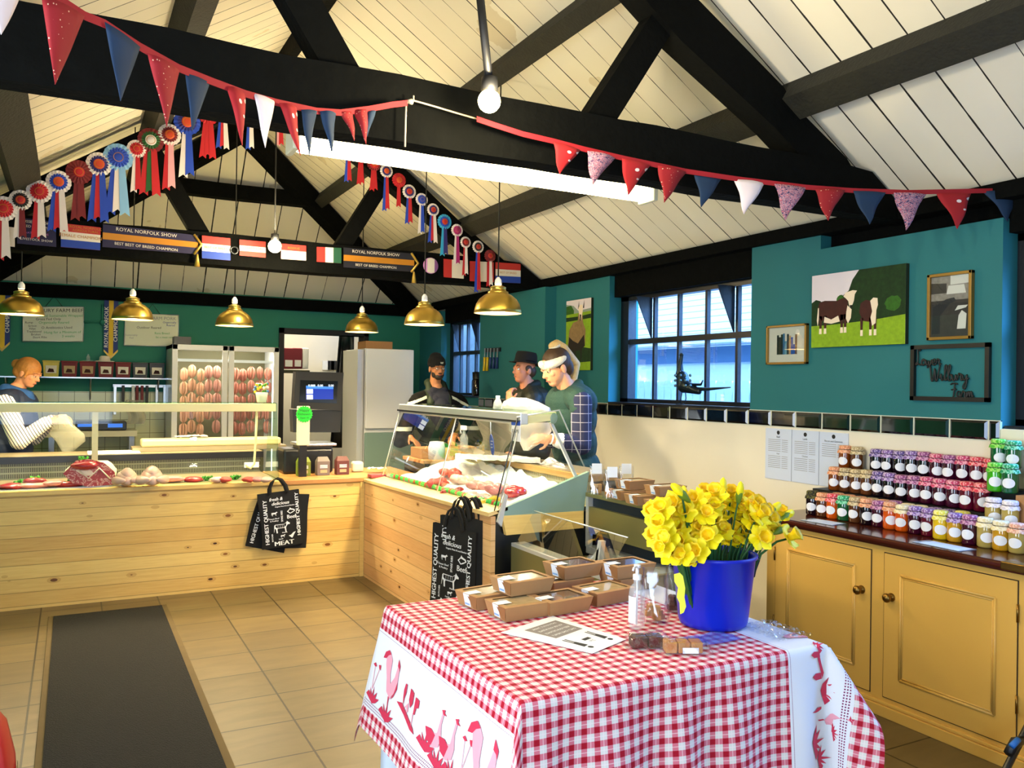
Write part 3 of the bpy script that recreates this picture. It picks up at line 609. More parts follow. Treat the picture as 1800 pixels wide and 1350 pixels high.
def tote(o, u, v, w, h, label, name='tote_bag', full=True, group=None, handle=True, k=0):
    """bag face with bottom-left corner o, axes u (right) and v (up); n = u x v points at the viewer"""
    root = empty(name, o, label, 'bag', group)
    f = frame_of(o, u, v)
    b = MB(); N = 8
    def fr(a, c): return f(a*w+.006*math.sin(c*5+k), c*h, .012*math.sin(a*PI)*math.sin(c*3+1+k)+.012)
    def bk(a, c): return f(a*w+.006*math.sin(c*5+k), c*h, -.012)
    b.sheet(fr, N, N, 'bag'); b.sheet(lambda a, c: bk(1-a, c), N, N, 'bag')
    for side in (0, 1): b.sheet(lambda a, c, s=side: Vector(fr(s, c)).lerp(Vector(bk(s, c)), a if s else 1-a), 1, N, 'bag')
    b.sheet(lambda a, c: Vector(fr(a, 0)).lerp(Vector(bk(a, 0)), 1-c), N, 1, 'bag'); b.build('bag_body', root)
    if handle:
        for d in (.012, -.012):
            b = MB(); hp = [(.27, .97), (.28, 1.08), (.36, 1.2), (.46, 1.25), (.56, 1.22), (.66, 1.1), (.70, .97)]
            b.sheet(lambda a, c, d=d: f(*(lambda q, t: ((q[0][0]*(1-t)+q[1][0]*t)*w + (a-.5)*.028, ((q[0][1]*(1-t)+q[1][1]*t))*h + (a-.5)*.012))((hp[min(int(c*6), 5)], hp[min(int(c*6), 5)+1]), c*6-min(int(c*6), 5)), d+.004*(1 if d > 0 else -1)), 1, 18, 'bag')
            q = b.build('handle', root); sm = q.modifiers.new('s', 'SOLIDIFY'); sm.thickness = .002
    b = MB(); U, V = Vector(u).normalized(), Vector(v).normalized()
    def L(t, x, y, s, wd=None, vert=False, bold=.0006, sh=0):
        c = f(x*w, y*h, .0262)
        if vert: letter(b, t, c, V, -U, s*h, 'bag_print', wd*h if wd else None, bold, sh, 0)
        else: letter(b, t, c, U, V, s*h, 'bag_print', wd*w if wd else None, bold, sh, 0)
    L('HIGHEST QUALITY', .13, .48, .10, .80, True, .0014)
    if full:
        L('HIGHEST QUALITY', .90, .56, .085, .78, True, .0014)
        L('fresh &', .40, .88, .085, .32, False, .001, .25); L('delicious', .50, .80, .085, .42, False, .001, .25); L('Organic Meat & Local Butcher', .60, .74, .03, .48)
        L('Finest Beef', .32, .53, .035, .24); L('& Poultry', .32, .49, .035, .2); L('SPARE RIBS', .51, .56, .05, .2, True); L('Beef', .74, .53, .10, .22, False, .001)
        L('Chicken', .86, .36, .03, .14, True); L('MEAT', .52, .07, .11, .46, False, .002); L('Mutton', .55, .26, .028, .12); L('Lamb', .45, .15, .03, .1, False, .0006, .2); L('BUTCHER', .25, .19, .035, .14, True)
        F = lambda cx, cy: (lambda x, y, d=0: f(cx*w+x, cy*h+y, .0255+d))
        cow_shape(F(.48, .36), .34*w, 'bag_print', b)
        cow_shape(F(.33, .62), .13*w, 'bag_print', b); cow_shape(F(.50, .20), .10*w, 'bag_print', b)
        g = F(.74, .63); b.poly([g(x*w, y*h) for x, y in ((-.1, 0), (-.04, .04), (-.02, .07), (.0, .05), (.08, .03), (.1, .0), (.03, -.03), (-.03, -.045))], 'bag_print'); b.poly([g(x*w, y*h, .0006) for x, y in ((-.07, 0), (-.03, .03), (.06, .015), (.07, 0), (.02, -.015), (-.02, -.03))], 'bag')
        g = F(.72, .19); b.poly([g(x*w, y*h) for x, y in ((-.08, 0), (-.02, .01), (.04, .05), (.1, .06), (.06, .02), (.03, -.02), (0, -.05))], 'bag_print')
    b.build('printed_lettering', root)
    return root
def R2(deg): a = R(deg); return (math.cos(a), 0, math.sin(a)), (-math.sin(a), 0, math.cos(a))
u, v = R2(-15); tote((1.185, 6.545, .325), u, v, .30, .40, 'black tote bag tilted behind another on the left pine counter', full=False, handle=False, k=2)
u, v = R2(-4); tote((1.33, 6.52, .30), u, v, .31, .42, 'black tote bag, lowest sheet behind the front bag on the left counter', full=False, handle=False, k=1)
u, v = R2(5); tote((1.305, 6.49, .295), u, v, .315, .425, 'black printed tote bag at the front of the bags on the left pine counter')
def R3(deg): a = R(deg); h = Vector((.36, -.933, 0)); return h*math.cos(a)+Vector((0, 0, math.sin(a))), Vector((0, 0, math.cos(a)))-h*math.sin(a)
for (X, y, z, dg, w_, lb, full) in ((2.08, 4.70, .28, -2, .36, 'rear black tote bag hanging on the serve-over counter', False), (2.045, 4.73, .27, 1, .36, 'middle black tote bag hanging on the serve-over counter', False),
                              (2.00, 4.80, .22, -3, .37, 'front black printed tote bag hanging on the serve-over counter', True)):
    u, v = R3(dg); tote((X, y, z), u, v, w_, .50, lb, full=full)
# ------------------------------------------------------------------ painted cabinet along the right wall
mat('cream_paint', '#d9aa52', .38, spec=.4, noise_amt=.05, noise_scale=3); mat('gap', '#2b1c08', .9)
XC_ = 3.5
root = empty('painted_cabinet', (3.75, 2.0, 0), 'long cream-yellow painted cabinet with dark wooden top along the right wall', 'cabinet')
b = MB(); b.box((XC_, .2, .07), (3.985, 3.47, .835), 'cream_paint', bev=.003); b.build('carcass', root)
b = MB(); b.box((XC_-.022, .2, 0), (3.985, 3.49, .055), 'cream_paint', bev=.003); b.box((XC_-.014, .2, .055), (XC_+.01, 3.48, .072), 'cream_paint', bev=.005); b.build('plinth', root)
b = MB(); b.box((XC_-.055, .15, .84), (3.99, 3.52, .87), 'mahogany', bev=.010); b.box((XC_-.03, .2, .825), (3.98, 3.49, .842), 'mahogany', bev=.004); b.build('worktop', root)
b = MB(); b.box((XC_-.057, 1.98, .838), (XC_-.0, 2.10, .872), 'old_brass', bev=.004); b.build('worktop_bracket', root)
def cdoor(y0, y1, knob, hinge):
    z0, z1 = .095, .79; x = XC_
    b = MB(); b.box((x-.0022, y0-.004, z0-.004), (x+.01, y1+.004, z1+.004), 'gap'); b.box((x-.006, y0, z0), (x+.01, y1, z1), 'cream_paint', bev=.0015)
    a0, a1, c0, c1 = y0+.092, y1-.092, z0+.105, z1-.092; e = .014
    for (p, q) in (((a0, c0), (a1, c0)), ((a1, c0), (a1, c1)), ((a1, c1), (a0, c1)), ((a0, c1), (a0, c0))):   # raised moulding round a sunk panel
        d = Vector((q[0]-p[0], q[1]-p[1])).normalized(); n = Vector((-d.y, d.x))
        for off, h in ((0, .009), (.011, .005)):
            P = [(p[0]+n.x*off+d.x*off, p[1]+n.y*off+d.y*off), (q[0]+n.x*off-d.x*off, q[1]+n.y*off-d.y*off)]
            b.tube([(x-.006, P[0][0], P[0][1]), (x-.006, P[1][0], P[1][1])], h*.8, 'cream_paint', 8)
    dr = b.build('door', root)
    b = MB(); rot = Matrix.Rotation(R(-90), 3, 'Y'); kc = (x-.004, knob, .585)
    b.lathe([(.020, 0), (.021, .004), (.010, .008), (.008, .02), (.016, .026), (.022, .034), (.022, .042), (.014, .05), (.001, .053)], 'old_brass', c=kc, n=20, rot=rot, capb=True); b.build('knob', dr)
    for z in (.24, .62):
        b = MB(); b.tube([(x-.008, hinge, z), (x-.008, hinge, z+.075)], .005, 'old_brass', 8); b.build('hinge', dr)
cdoor(2.775, 3.40, 2.825, 3.404); cdoor(2.057, 2.697, 2.655, 2.053); cdoor(1.32, 1.96, 1.37, 1.964); cdoor(.6, 1.24, 1.19, .596)
# ------------------------------------------------------------------ jars of jam and chutney
mat('jar_label', '#e9ecf6', .5); mat('band', '#2a1a20', .6)
def gingham_lid(name, c1, c2):
    n = NT(name, .85); o = n.coord(); s = n.sep(o); v = n.n('TexVoronoi'); v.inputs['Scale'].default_value = 190; n.l(o, v.inputs['Vector'])
    n.col(n.mix(n.math('LESS_THAN', n.sep(v.outputs['Color'])[0], .5), c1, c2)); return name
LID = {'orange': ('#d98d66', '#e9b795'), 'purple': ('#5c4a8c', '#b9a6cf'), 'lilac': ('#7d5aa0', '#c6b3dc'), 'mauve': ('#8f4a80', '#cf9fbf'), 'pink': ('#c43f6a', '#e8a3b5'), 'red': ('#d8384c', '#f0a0a4'),
       'lime': ('#4fb830', '#a6e070'), 'green': ('#1f9a66', '#8fd8b8'), 'cream': ('#e8d9a8', '#f3ead0'), 'peach': ('#e0a088', '#f2cdb8'), 'yellow': ('#e8dc50', '#f4eea0'), 'tan': ('#b09a72', '#d8c8a4'), 'white': ('#d8cfe0', '#f0ebf2'), 'black': ('#23231c', '#5d5a28')}
for k, (a, c) in LID.items(): gingham_lid('lid_'+k, a, c)
JAM = {'amber': '#7a3a0c', 'dark': '#140812', 'plum': '#3c0622', 'berry': '#5e0a26', 'orange': '#d9560c', 'green': '#0e5a30', 'yellow': '#e3bd18', 'pale': '#b09a50', 'brown': '#5a3218', 'lime': '#3fae18', 'marm': '#c8931c'}
for k, c in JAM.items(): mat('jam_'+k, c, .08, coat=.6, spec=.6)
def make_jar():
    root = empty('jam_jar', (0, 0, -5), 'jar', 'jar', 'jars of preserve on the cabinet')
    r = .0345; P = Vector((0, 0, -5))
    b = MB(); b.lathe([(.001, 0), (r*.86, 0), (r, .006), (r, .074), (r*.93, .084), (r*.85, .088), (r*.85, .098)], 'jam_amber', c=P, n=20, capb=True); b.build('jar_glass', root)
    b = MB(); z = .098; n = 28; vs = []; prof = [(.0005, .107), (r*.80, .1075), (r*.93, .104), (r*.95, .095), (r*.92, .090)]
    for rr, zz in prof: vs += [(rr*math.cos(2*PI*k/n), rr*math.sin(2*PI*k/n), zz) for k in range(n)]
    for q, (rr, zz) in enumerate(((r*1.03, .084), (r*1.14, .074))):
        vs += [((rr+.0022*math.sin(7*2*PI*k/n))*math.cos(2*PI*k/n), (rr+.0022*math.sin(7*2*PI*k/n))*math.sin(2*PI*k/n), zz+.002*math.sin(7*2*PI*k/n+1)) for k in range(n)]
    L = 7; b.add([Vector(v)+P for v in vs], [(i*n+k, i*n+(k+1) % n, (i+1)*n+(k+1) % n, (i+1)*n+k) for i in range(L-1) for k in range(n)], 'lid_orange', True); b.build('cloth_cover', root)
    b = MB(); b.tube([P+Vector((r*.945*math.cos(2*PI*k/20), r*.945*math.sin(2*PI*k/20), .0905)) for k in range(20)], .0014, 'band', 6, closed=True); b.build('elastic_band', root)
    b = MB(); N = 18; lab = []
    for k in range(N): a = 2*PI*k/N; ang = PI+.80*math.cos(a)*.95; lab.append(P+Vector(((r+.0008)*math.cos(ang), (r+.0008)*math.sin(ang), .038+.0185*math.sin(a))))
    c = P+Vector((-(r+.0022), 0, .038)); ring = []
    for j in (.5, 1):
        for k in range(N): a = 2*PI*k/N; ang = PI+.80*math.cos(a)*j; ring.append(P+Vector(((r+.0008)*math.cos(ang), (r+.0008)*math.sin(ang), .038+.0185*math.sin(a)*j)))
    b.add([P+Vector((-(r+.0008), 0, .038))]+ring, [(0, 1+k, 1+(k+1) % N) for k in range(N)]+[(1+k, 1+N+k, 1+N+(k+1) % N, 1+(k+1) % N) for k in range(N)], 'jar_label', True)
    b.build('oval_label', root)
    return root
jar0 = make_jar(); _first = [True]
ORD = ['first', 'second', 'third', 'fourth', 'fifth', 'sixth', 'seventh', 'eighth', 'ninth', 'tenth', 'eleventh', 'twelfth', 'thirteenth', 'fourteenth', 'fifteenth', 'sixteenth', 'seventeenth']
def jar(p, lid, jam, label, group, rz=.5):
    rz = rz+random.uniform(-.35, .35)
    mats = {'cloth_cover': 'lid_'+lid, 'jar_glass': 'jam_'+jam}
    c = dup(jar0, p, rz, label, group, mats); c.scale = (1.04, 1.04, random.uniform(1.21, 1.27)); return c
def jrow(xs, X, z, lids, jams, where, group):
    yp = None
    for k, px in enumerate(xs):
        p = at(px, 860, X=X); y = p.y
        if yp is not None and yp-y < .072: y = yp-.072
        yp = y
        jar((X+random.uniform(-.003, .003), y, z), lids[k], jams[k], 'jar of %s preserve, %s cloth, %s from left %s' % ({'dark': 'blackcurrant-dark', 'marm': 'golden', 'pale': 'pale', 'plum': 'plum-red', 'berry': 'berry-red'}.get(jams[k], jams[k]), lids[k], ORD[k], where), group)
ZW = .871
b = MB(); b.box((3.825, 2.27, ZW), (3.99, 3.44, 1.003), 'black'); b.box((3.91, 2.27, 1.003), (3.99, 3.40, 1.121), 'black'); thing('jar_riser', b, 'two-step black stand behind the jars on the cabinet', 'stand')
b = MB(); b.box((3.82, 1.95, ZW), (3.985, 2.262, 1.108), 'card', bev=.002); b.box((3.90, 1.95, 1.108), (3.985, 2.262, 1.216), 'card'); thing('cardboard_box', b, 'brown cardboard box under the green-lidded jars at the right edge', 'box')
jrow([1485, 1507], 3.953, 1.123, ['orange', 'tan'], ['amber', 'brown'], 'in the top left pair', 'top tier jars, left pair')
jrow([1541, 1559, 1578, 1597, 1620, 1642, 1663, 1685, 1707, 1730], 3.953, 1.123, ['purple', 'lilac', 'purple', 'lilac', 'mauve', 'pink', 'mauve', 'pink', 'red', 'red'], ['dark', 'dark', 'dark', 'dark', 'dark', 'plum', 'plum', 'plum', 'berry', 'berry'], 'in the long top tier', 'long top tier of jars')
jrow([1467, 1486, 1503, 1521, 1540, 1559, 1578, 1600, 1619, 1642, 1665, 1689, 1714], 3.867, 1.005, ['orange', 'tan', 'tan', 'tan', 'purple', 'lilac', 'mauve', 'mauve', 'pink', 'pink', 'pink', 'red', 'red'], ['amber', 'brown', 'brown', 'brown', 'dark', 'dark', 'dark', 'plum', 'plum', 'plum', 'plum', 'berry', 'berry'], 'in the middle tier', 'middle tier of jars')
jrow([1429, 1447, 1465, 1484, 1503, 1522, 1541, 1564, 1588, 1610, 1632], 3.715, ZW, ['black', 'orange', 'red', 'green', 'tan', 'orange', 'mauve', 'orange', 'cream', 'lilac', 'lilac'], ['dark', 'brown', 'orange', 'green', 'brown', 'dark', 'plum', 'orange', 'orange', 'plum', 'berry'], 'in the front row', 'front row of jars')
jrow([1655, 1680, 1706, 1733, 1761, 1788], 3.69, ZW, ['yellow', 'lilac', 'mauve', 'cream', 'cream', 'peach'], ['yellow', 'marm', 'plum', 'pale', 'marm', 'pale'], 'in the forward right group', 'forward jars at the right')
jrow([1474, 1494, 1513, 1533, 1552, 1574, 1597, 1620, 1644, 1668, 1690], 3.785, ZW, ['orange', 'orange', 'orange', 'tan', 'orange', 'mauve', 'cream', 'cream', 'lilac', 'purple', 'yellow'], ['orange', 'brown', 'brown', 'amber', 'marm', 'plum', 'plum', 'orange', 'dark', 'dark', 'yellow'], 'in the row behind the front jars', 'second row of jars')
jrow([1754, 1781], 3.945, 1.218, ['lime', 'green'], ['green', 'green'], 'on the upper right step', 'green-lidded jars')
jrow([1749, 1775], 3.86, 1.110, ['lime', 'green'], ['lime', 'green'], 'on the cardboard box', 'green-lidded jars')
b = MB(); b.box((3.745, 1.90, ZW), (3.815, 2.27, .952), 'card'); thing('cardboard_tray', b, 'low cardboard tray raising the white-lidded jars', 'tray')
jrow([1746, 1776], 3.78, .954, ['white', 'white'], ['pale', 'pale'], 'on the low tray', 'white-lidded jars')
for o in [jar0]+list(root_children(jar0)): bpy.data.objects.remove(o)
# leaflets
mat('leaf_a', '#8fa0ac', .25, noise_amt=.6, noise_scale=25, coat=.5)
def leaflet(c, w, h, rz, label):
    b = MB(); b.box((-w/2, -h/2, 0), (w/2, h/2, .0015), 'leaf_a'); b.box((-w/2+.01, -h/2+.01, .0015), (w/2-.01, h/2-.03, .002), 'paper_blue')
    o = b.build('leaflet', loc=(0, 0, 0)); o.location = c; o.rotation_euler = (0, 0, rz); tag(o, label, 'leaflet')
leaflet((3.56, 3.13, .871), .12, .20, .1, 'glossy leaflet flat on the dark worktop, left of the other one'); leaflet((3.54, 2.42, .871), .12, .24, -.05, 'glossy leaflet flat on the dark worktop in front of the yellow jar')
# price sheets on the wall
root = empty('price_lists', (3.998, 3.66, 1.02), 'three joined white price sheets taped to the wall left of the jars', 'notice')
b = MB()
for k, (ya, yb) in enumerate(((3.985, 3.765), (3.76, 3.55), (3.545, 3.335))):
    b.box((3.994, yb, 1.0), (3.998, ya, 1.325), 'paper_blue')
b.build('sheet', root); b = MB()
for k, (ya, yb) in enumerate(((3.985, 3.765), (3.76, 3.55), (3.545, 3.335))):
    ym = (ya+yb)/2; b.add([(3.9935, ym+.013*math.cos(a*PI/8), 1.30+.013*math.sin(a*PI/8)) for a in range(16)], [tuple(range(16))], 'ink')
    letter(b, ('Beef', 'Lamb', 'Bacon and Gammon')[k], (3.9935, ym, 1.272), (0, -1, 0), (0, 0, 1), .016, 'ink'); letter(b, ('Veal', 'Chicken', '')[k] or ' ', (3.9935, ym, 1.165), (0, -1, 0), (0, 0, 1), .014, 'ink')
    for q in range(7):
        for z0 in ((1.255, 1.15) if k < 2 else (1.255,)): b.box((3.9933, ym-.02, z0-q*.012), (3.9935, ym+.085, z0-q*.012-.003), 'grey_ink'); b.box((3.9933, ym-.08, z0-q*.012), (3.9935, ym-.03, z0-q*.012-.003), 'grey_ink')
b.build('printing', root)
# ------------------------------------------------------------------ pictures on the piers
WD = (0, -1, 0); UP = (0, 0, 1)
mat('gilt', '#8a6a2c', .4, metal=.4); mat('grass', '#7fa312', .8, noise_amt=.35, noise_scale=40); mat('sky_pic', '#dcd3dc', .8); mat('hedge', '#12300c', .9, noise_amt=.7, noise_scale=45); mat('hedge2', '#2c5c14', .9, noise_amt=.5, noise_scale=60)
mat('hereford', '#3a0f0a', .8, noise_amt=.5, noise_scale=30); mat('cow_white', '#ead8c0', .8); mat('canvas_edge', '#16250e', .8); mat('sheep', '#8b7048', .9, noise_amt=.4, noise_scale=30); mat('sheep_dark', '#1d150c', .9); mat('pic_far', '#8a9a90', .8)
mat('sepia1', '#8d8378', .8, noise_amt=.5, noise_scale=50); mat('sepia2', '#3a342f', .8, noise_amt=.4, noise_scale=40); mat('sepia3', '#d9d2c6', .8); mat('mount', '#e6dfcf', .8)
def blobp(f, cx, cy, rx, ry, m, b, d, n=18, j=.12, seed=1):
    rr = random.Random(seed); b.poly([f(cx+rx*math.cos(2*PI*k/n)*(1+rr.uniform(-j, j)), cy+ry*math.sin(2*PI*k/n)*(1+rr.uniform(-j, j)), d) for k in range(n)], m)
# cattle canvas
A = at(1434, 607, X=XR); w_, h_ = 3.597-2.954, .43
root = empty('cattle_canvas', (3.985, 3.28, 1.83), 'large canvas photograph of two red and white cattle in a green field', 'picture')
b = MB(); b.box((3.972, 2.954, 1.832), (3.999, 3.597, 2.268), 'canvas_edge'); b.build('canvas', root)
f = frame_of((3.9715, 3.597, 1.832), WD, UP); W, H = .643, .436; b = MB()
b.poly([f(0, 0, .0002), f(W, 0, .0002), f(W, H, .0002), f(0, H, .0002)], 'sky_pic')
b.poly([f(x*W, y*H, .0004) for x, y in ((.28, .5), (.33, .66), (.42, .74), (.46, .88), (.53, 1), (1, 1), (1, .3), (.28, .3))], 'hedge')
b.poly([f(x*W, y*H, .0006) for x, y in ((0, .3), (0, .62), (.05, .66), (.1, .64), (.14, .6), (.2, .55), (.6, .5), (.78, .62), (.9, .6), (1, .5), (1, .3))], 'hedge'); blobp(f, .88*W, .52*H, .08*W, .1*H, 'hedge2', b, .0007); blobp(f, .33*W, .62*H, .04*W, .08*H, 'hedge2', b, .0007, seed=4)
b.poly([f(x*W, y*H, .0008) for x, y in ((0, 0), (1, 0), (1, .37), (.7, .33), (.4, .31), (.2, .3), (0, .3))], 'grass')
def cow(cx, cy, s, b):
    g = lambda x, y, d=0: f((cx+x*s), (cy+y*s), .001+d)
    b.poly([g(x, y) for x, y in ((-.5, .2), (-.46, .33), (-.3, .36), (.05, .33), (.2, .38), (.36, .36), (.38, .05), (.34, -.1), (.1, -.16), (-.2, -.15), (-.4, -.1), (-.48, 0))], 'hereford')
    for lx in (-.42, -.28, .2, .3): b.poly([g(lx-.045, 0), g(lx+.05, 0), g(lx+.035, -.36), g(lx-.03, -.36)], 'hereford'); b.poly([g(lx-.035, -.30, .0001), g(lx+.035, -.30, .0001), g(lx+.04, -.43, .0001), g(lx-.04, -.43, .0001)], 'cow_white')
    b.poly([g(x, y, .0002) for x, y in ((.24, .42), (.3, .5), (.5, .54), (.62, .52), (.56, .44), (.54, .3), (.48, .16), (.42, .15), (.38, .3), (.32, .36))], 'cow_white')
    b.poly([g(x, y, .0003) for x, y in ((.36, .2), (.48, .1), (.46, -.1), (.38, -.22), (.32, -.1), (.33, .05))], 'cow_white'); b.poly([g(x, y, .0002) for x, y in ((-.3, -.02), (-.1, -.1), (.1, -.02), (.15, -.16), (-.1, -.2), (-.32, -.16))], 'cow_white')
    b.poly([g(x, y, .0002) for x, y in ((-.5, .2), (-.53, -.1), (-.5, -.25), (-.47, -.05), (-.47, .2))], 'cow_white'); b.poly([g(x, y, .0004) for x, y in ((.42, .2), (.5, .2), (.49, .14), (.43, .14))], 'sheep_dark')
cow(.27*W, .43*H, .25, b)
g = lambda x, y, d=0: f(.63*W+x*.17, .40*H+y*.17, .001+d)
b.poly([g(x, y) for x, y in ((-.35, .1), (-.3, .4), (-.1, .5), (.1, .45), (.25, .3), (.3, -.1), (.1, -.25), (-.2, -.2))], 'hereford')
for lx in (-.25, .1, .28): b.poly([g(lx-.06, -.1), g(lx+.06, -.1), g(lx+.04, -.62), g(lx-.04, -.62)], 'hereford'); b.poly([g(lx-.05, -.5, .0001), g(lx+.05, -.5, .0001), g(lx+.05, -.7, .0001), g(lx-.05, -.7, .0001)], 'cow_white')
b.poly([g(x, y, .0002) for x, y in ((.08, .45), (.2, .55), (.36, .52), (.38, .3), (.32, .12), (.3, -.3), (.16, -.38), (.1, -.1), (.16, .1))], 'cow_white'); b.build('printed_scene', root)
# portrait of a sheep
Y0, Y1 = 6.438, 6.03
root = empty('sheep_canvas', (3.985, 6.23, 1.72), 'tall canvas photograph of a sheep in a field behind the woman in the headband', 'picture')
b = MB(); b.box((3.975, Y1, 1.72), (3.999, Y0, 2.35), 'canvas_edge'); b.build('canvas', root)
f = frame_of((3.9745, Y0, 1.72), WD, UP); W, H = Y0-Y1, .63; b = MB()
for d, pts, m in ((.0002, ((0, 0), (1, 0), (1, 1), (0, 1)), 'sky_pic'), (.0004, ((0, .6), (1, .6), (1, .86), (.5, .84), (.3, .92), (0, .95)), 'pic_far'), (.0005, ((0, .65), (.3, .65), (.32, .85), (.2, .93), (0, .92)), 'hedge2'), (.0006, ((0, 0), (1, 0), (1, .82), (0, .8)), 'grass'), (.0007, ((0, .7), (1, .72), (1, .78), (.5, .76), (0, .76)), 'hedge'), (.0007, ((0, .1), (1, .12), (1, .3), (.5, .34), (0, .3)), 'hedge')):
    b.poly([f(x*W, y*H, d) for x, y in pts], m)
b.poly([f(x*W, y*H, .001) for x, y in ((.08, .36), (.14, .58), (.3, .68), (.48, .7), (.5, .8), (.66, .8), (.7, .66), (.8, .56), (.78, .36), (.6, .3), (.25, .3))], 'sheep')
b.poly([f(x*W, y*H, .0012) for x, y in ((.1, .34), (.14, .48), (.3, .42), (.5, .38), (.74, .5), (.78, .34), (.6, .28), (.25, .28))], 'sheep_dark')
for lx in (.3, .38, .62): b.poly([f((lx-.02)*W, .32*H, .0011), f((lx+.04)*W, .32*H, .0011), f((lx+.03)*W, .14*H, .0011), f((lx-.01)*W, .14*H, .0011)], 'sheep_dark')
b.poly([f(x*W, y*H, .0014) for x, y in ((.5, .88), (.56, .92), (.66, .92), (.68, .84), (.62, .7), (.56, .72))], 'cow_white'); b.poly([f(x*W, y*H, .0015) for x, y in ((.56, .79), (.62, .78), (.61, .7), (.57, .7))], 'sheep_dark')
for ex in (.5, .7): b.poly([f((ex-.02)*W, .87*H, .0013), f((ex+.03)*W, .87*H, .0013), f((ex+.03)*W, 1.0*H*.985, .0013)], 'sheep_dark')
b.build('printed_scene', root)
def framed(y0, y1, z0, z1, t, label, fn, m='gilt'):
    root = empty('framed_photograph', (3.985, (y0+y1)/2, z0), label, 'picture'); b = MB()
    for (a, c, d, e) in ((y0, y0-t, z0, z1), (y1+t, y1, z0, z1), (y0, y1, z0, z0+t), (y0, y1, z1-t, z1)): b.box((3.972, c, d), (3.999, a, e), m, bev=.002)
    b.build('frame', root); b = MB(); b.box((3.988, y1+t, z0+t), (3.996, y0-t, z1-t), 'mount'); fn(b, frame_of((3.9875, y0-t, z0+t), WD, UP), y0-y1-2*t, z1-z0-2*t); b.build('photograph', root)
    b = MB(); b.box((3.982, y1+t, z0+t), (3.984, y0-t, z1-t), 'pane'); b.build('glass', root)
def pic1(b, f, W, H):
    cols = ['#1b1a18', '#3a2c1c', '#1b1a18', '#3d6f98', '#6aa0b8', '#222a3a', '#c9a070', '#1f4ea8', '#2a56b0', '#7a5a4a']
    for k, c in enumerate(cols):
        mat('snap%d' % k, c, .8, noise_amt=.5, noise_scale=60); x0, x1 = .22+.055*k, .22+.055*(k+1); h = (.78, .72, .8, .82, .6, .8, .75, .7, .5, .78)[k]
        b.poly([f(x0*W, .22*H, .0004), f(x1*W, .22*H, .0004), f(x1*W, h*H, .0004), f(x0*W, h*H, .0004)], 'snap%d' % k)
framed(3.972, 3.64, 1.735, 1.985, .014, 'small gilt-framed snapshot with wide white mount beside the middle window', pic1)
def pic2(b, f, W, H):
    for d, pts, m in ((.0003, ((0, 0), (1, 0), (1, 1), (0, 1)), 'sepia1'), (.0005, ((.5, .85), (1, .86), (1, 1), (.5, 1)), 'sepia3'), (.0005, ((0, .72), (.4, .72), (.4, .88), (0, .9)), 'sepia2'), (.0006, ((.4, .7), (.9, .7), (.85, .84), (.45, .84)), 'sepia3'), (.0005, ((0, 0), (1, 0), (1, .6), (0, .6)), 'sepia2'),
                      (.0007, ((.02, .05), (.24, .05), (.24, .35), (.5, .55), (.66, .58), (.6, .64), (.4, .62), (.05, .5)), 'ink'), (.0008, ((.68, .12), (.9, .12), (.92, .36), (.8, .42), (.72, .34)), 'sepia3'), (.0007, ((.62, .42), (.9, .46), (.95, .5), (.7, .5)), 'sepia3')):
        b.poly([f(x*W, y*H, d) for x, y in pts], m)
framed(2.83, 2.585, 1.845, 2.19, .016, 'tall gilt-framed black and white photograph above the black script sign', pic2)
# black cut-out sign: Lower Wilbury Farm
root = empty('script_sign', (3.985, 2.70, 1.53), 'black cut-out frame sign with looping script words, below the black and white photograph', 'sign')
y0, y1, z0, z1, t = 2.925, 2.492, 1.528, 1.822, .022; b = MB(); mat('sign_black', '#0d0c0e', .5)
for (a, c, d, e) in ((y0, y0-t, z0, z1), (y1+t, y1, z0, z1), (y0, y1, z0, z0+t), (y0, y1, z1-t, z1)): b.box((3.975, c, d), (3.995, a, e), 'sign_black')
b.build('frame', root)
f = frame_of((3.985, y0-t, z0+t), WD, UP); W, H = y0-y1-2*t, z1-z0-2*t; b = MB()
def stroke(pts, ox, oy, s, r=.0042):
    P = []
    for i in range(len(pts)-1):   # rounded pen path
        p0, p1, p2, p3 = [Vector(pts[max(0, min(len(pts)-1, i+k))]) for k in (-1, 0, 1, 2)]
        for q in range(4):
            tt = q/4; P.append(.5*((2*p1)+(-p0+p2)*tt+(2*p0-5*p1+4*p2-p3)*tt*tt+(-p0+3*p1-3*p2+p3)*tt**3))
    P.append(Vector(pts[-1])); b.tube([f(ox+p.x*s, oy+p.y*s, 0) for p in P], r, 'sign_black', 6)
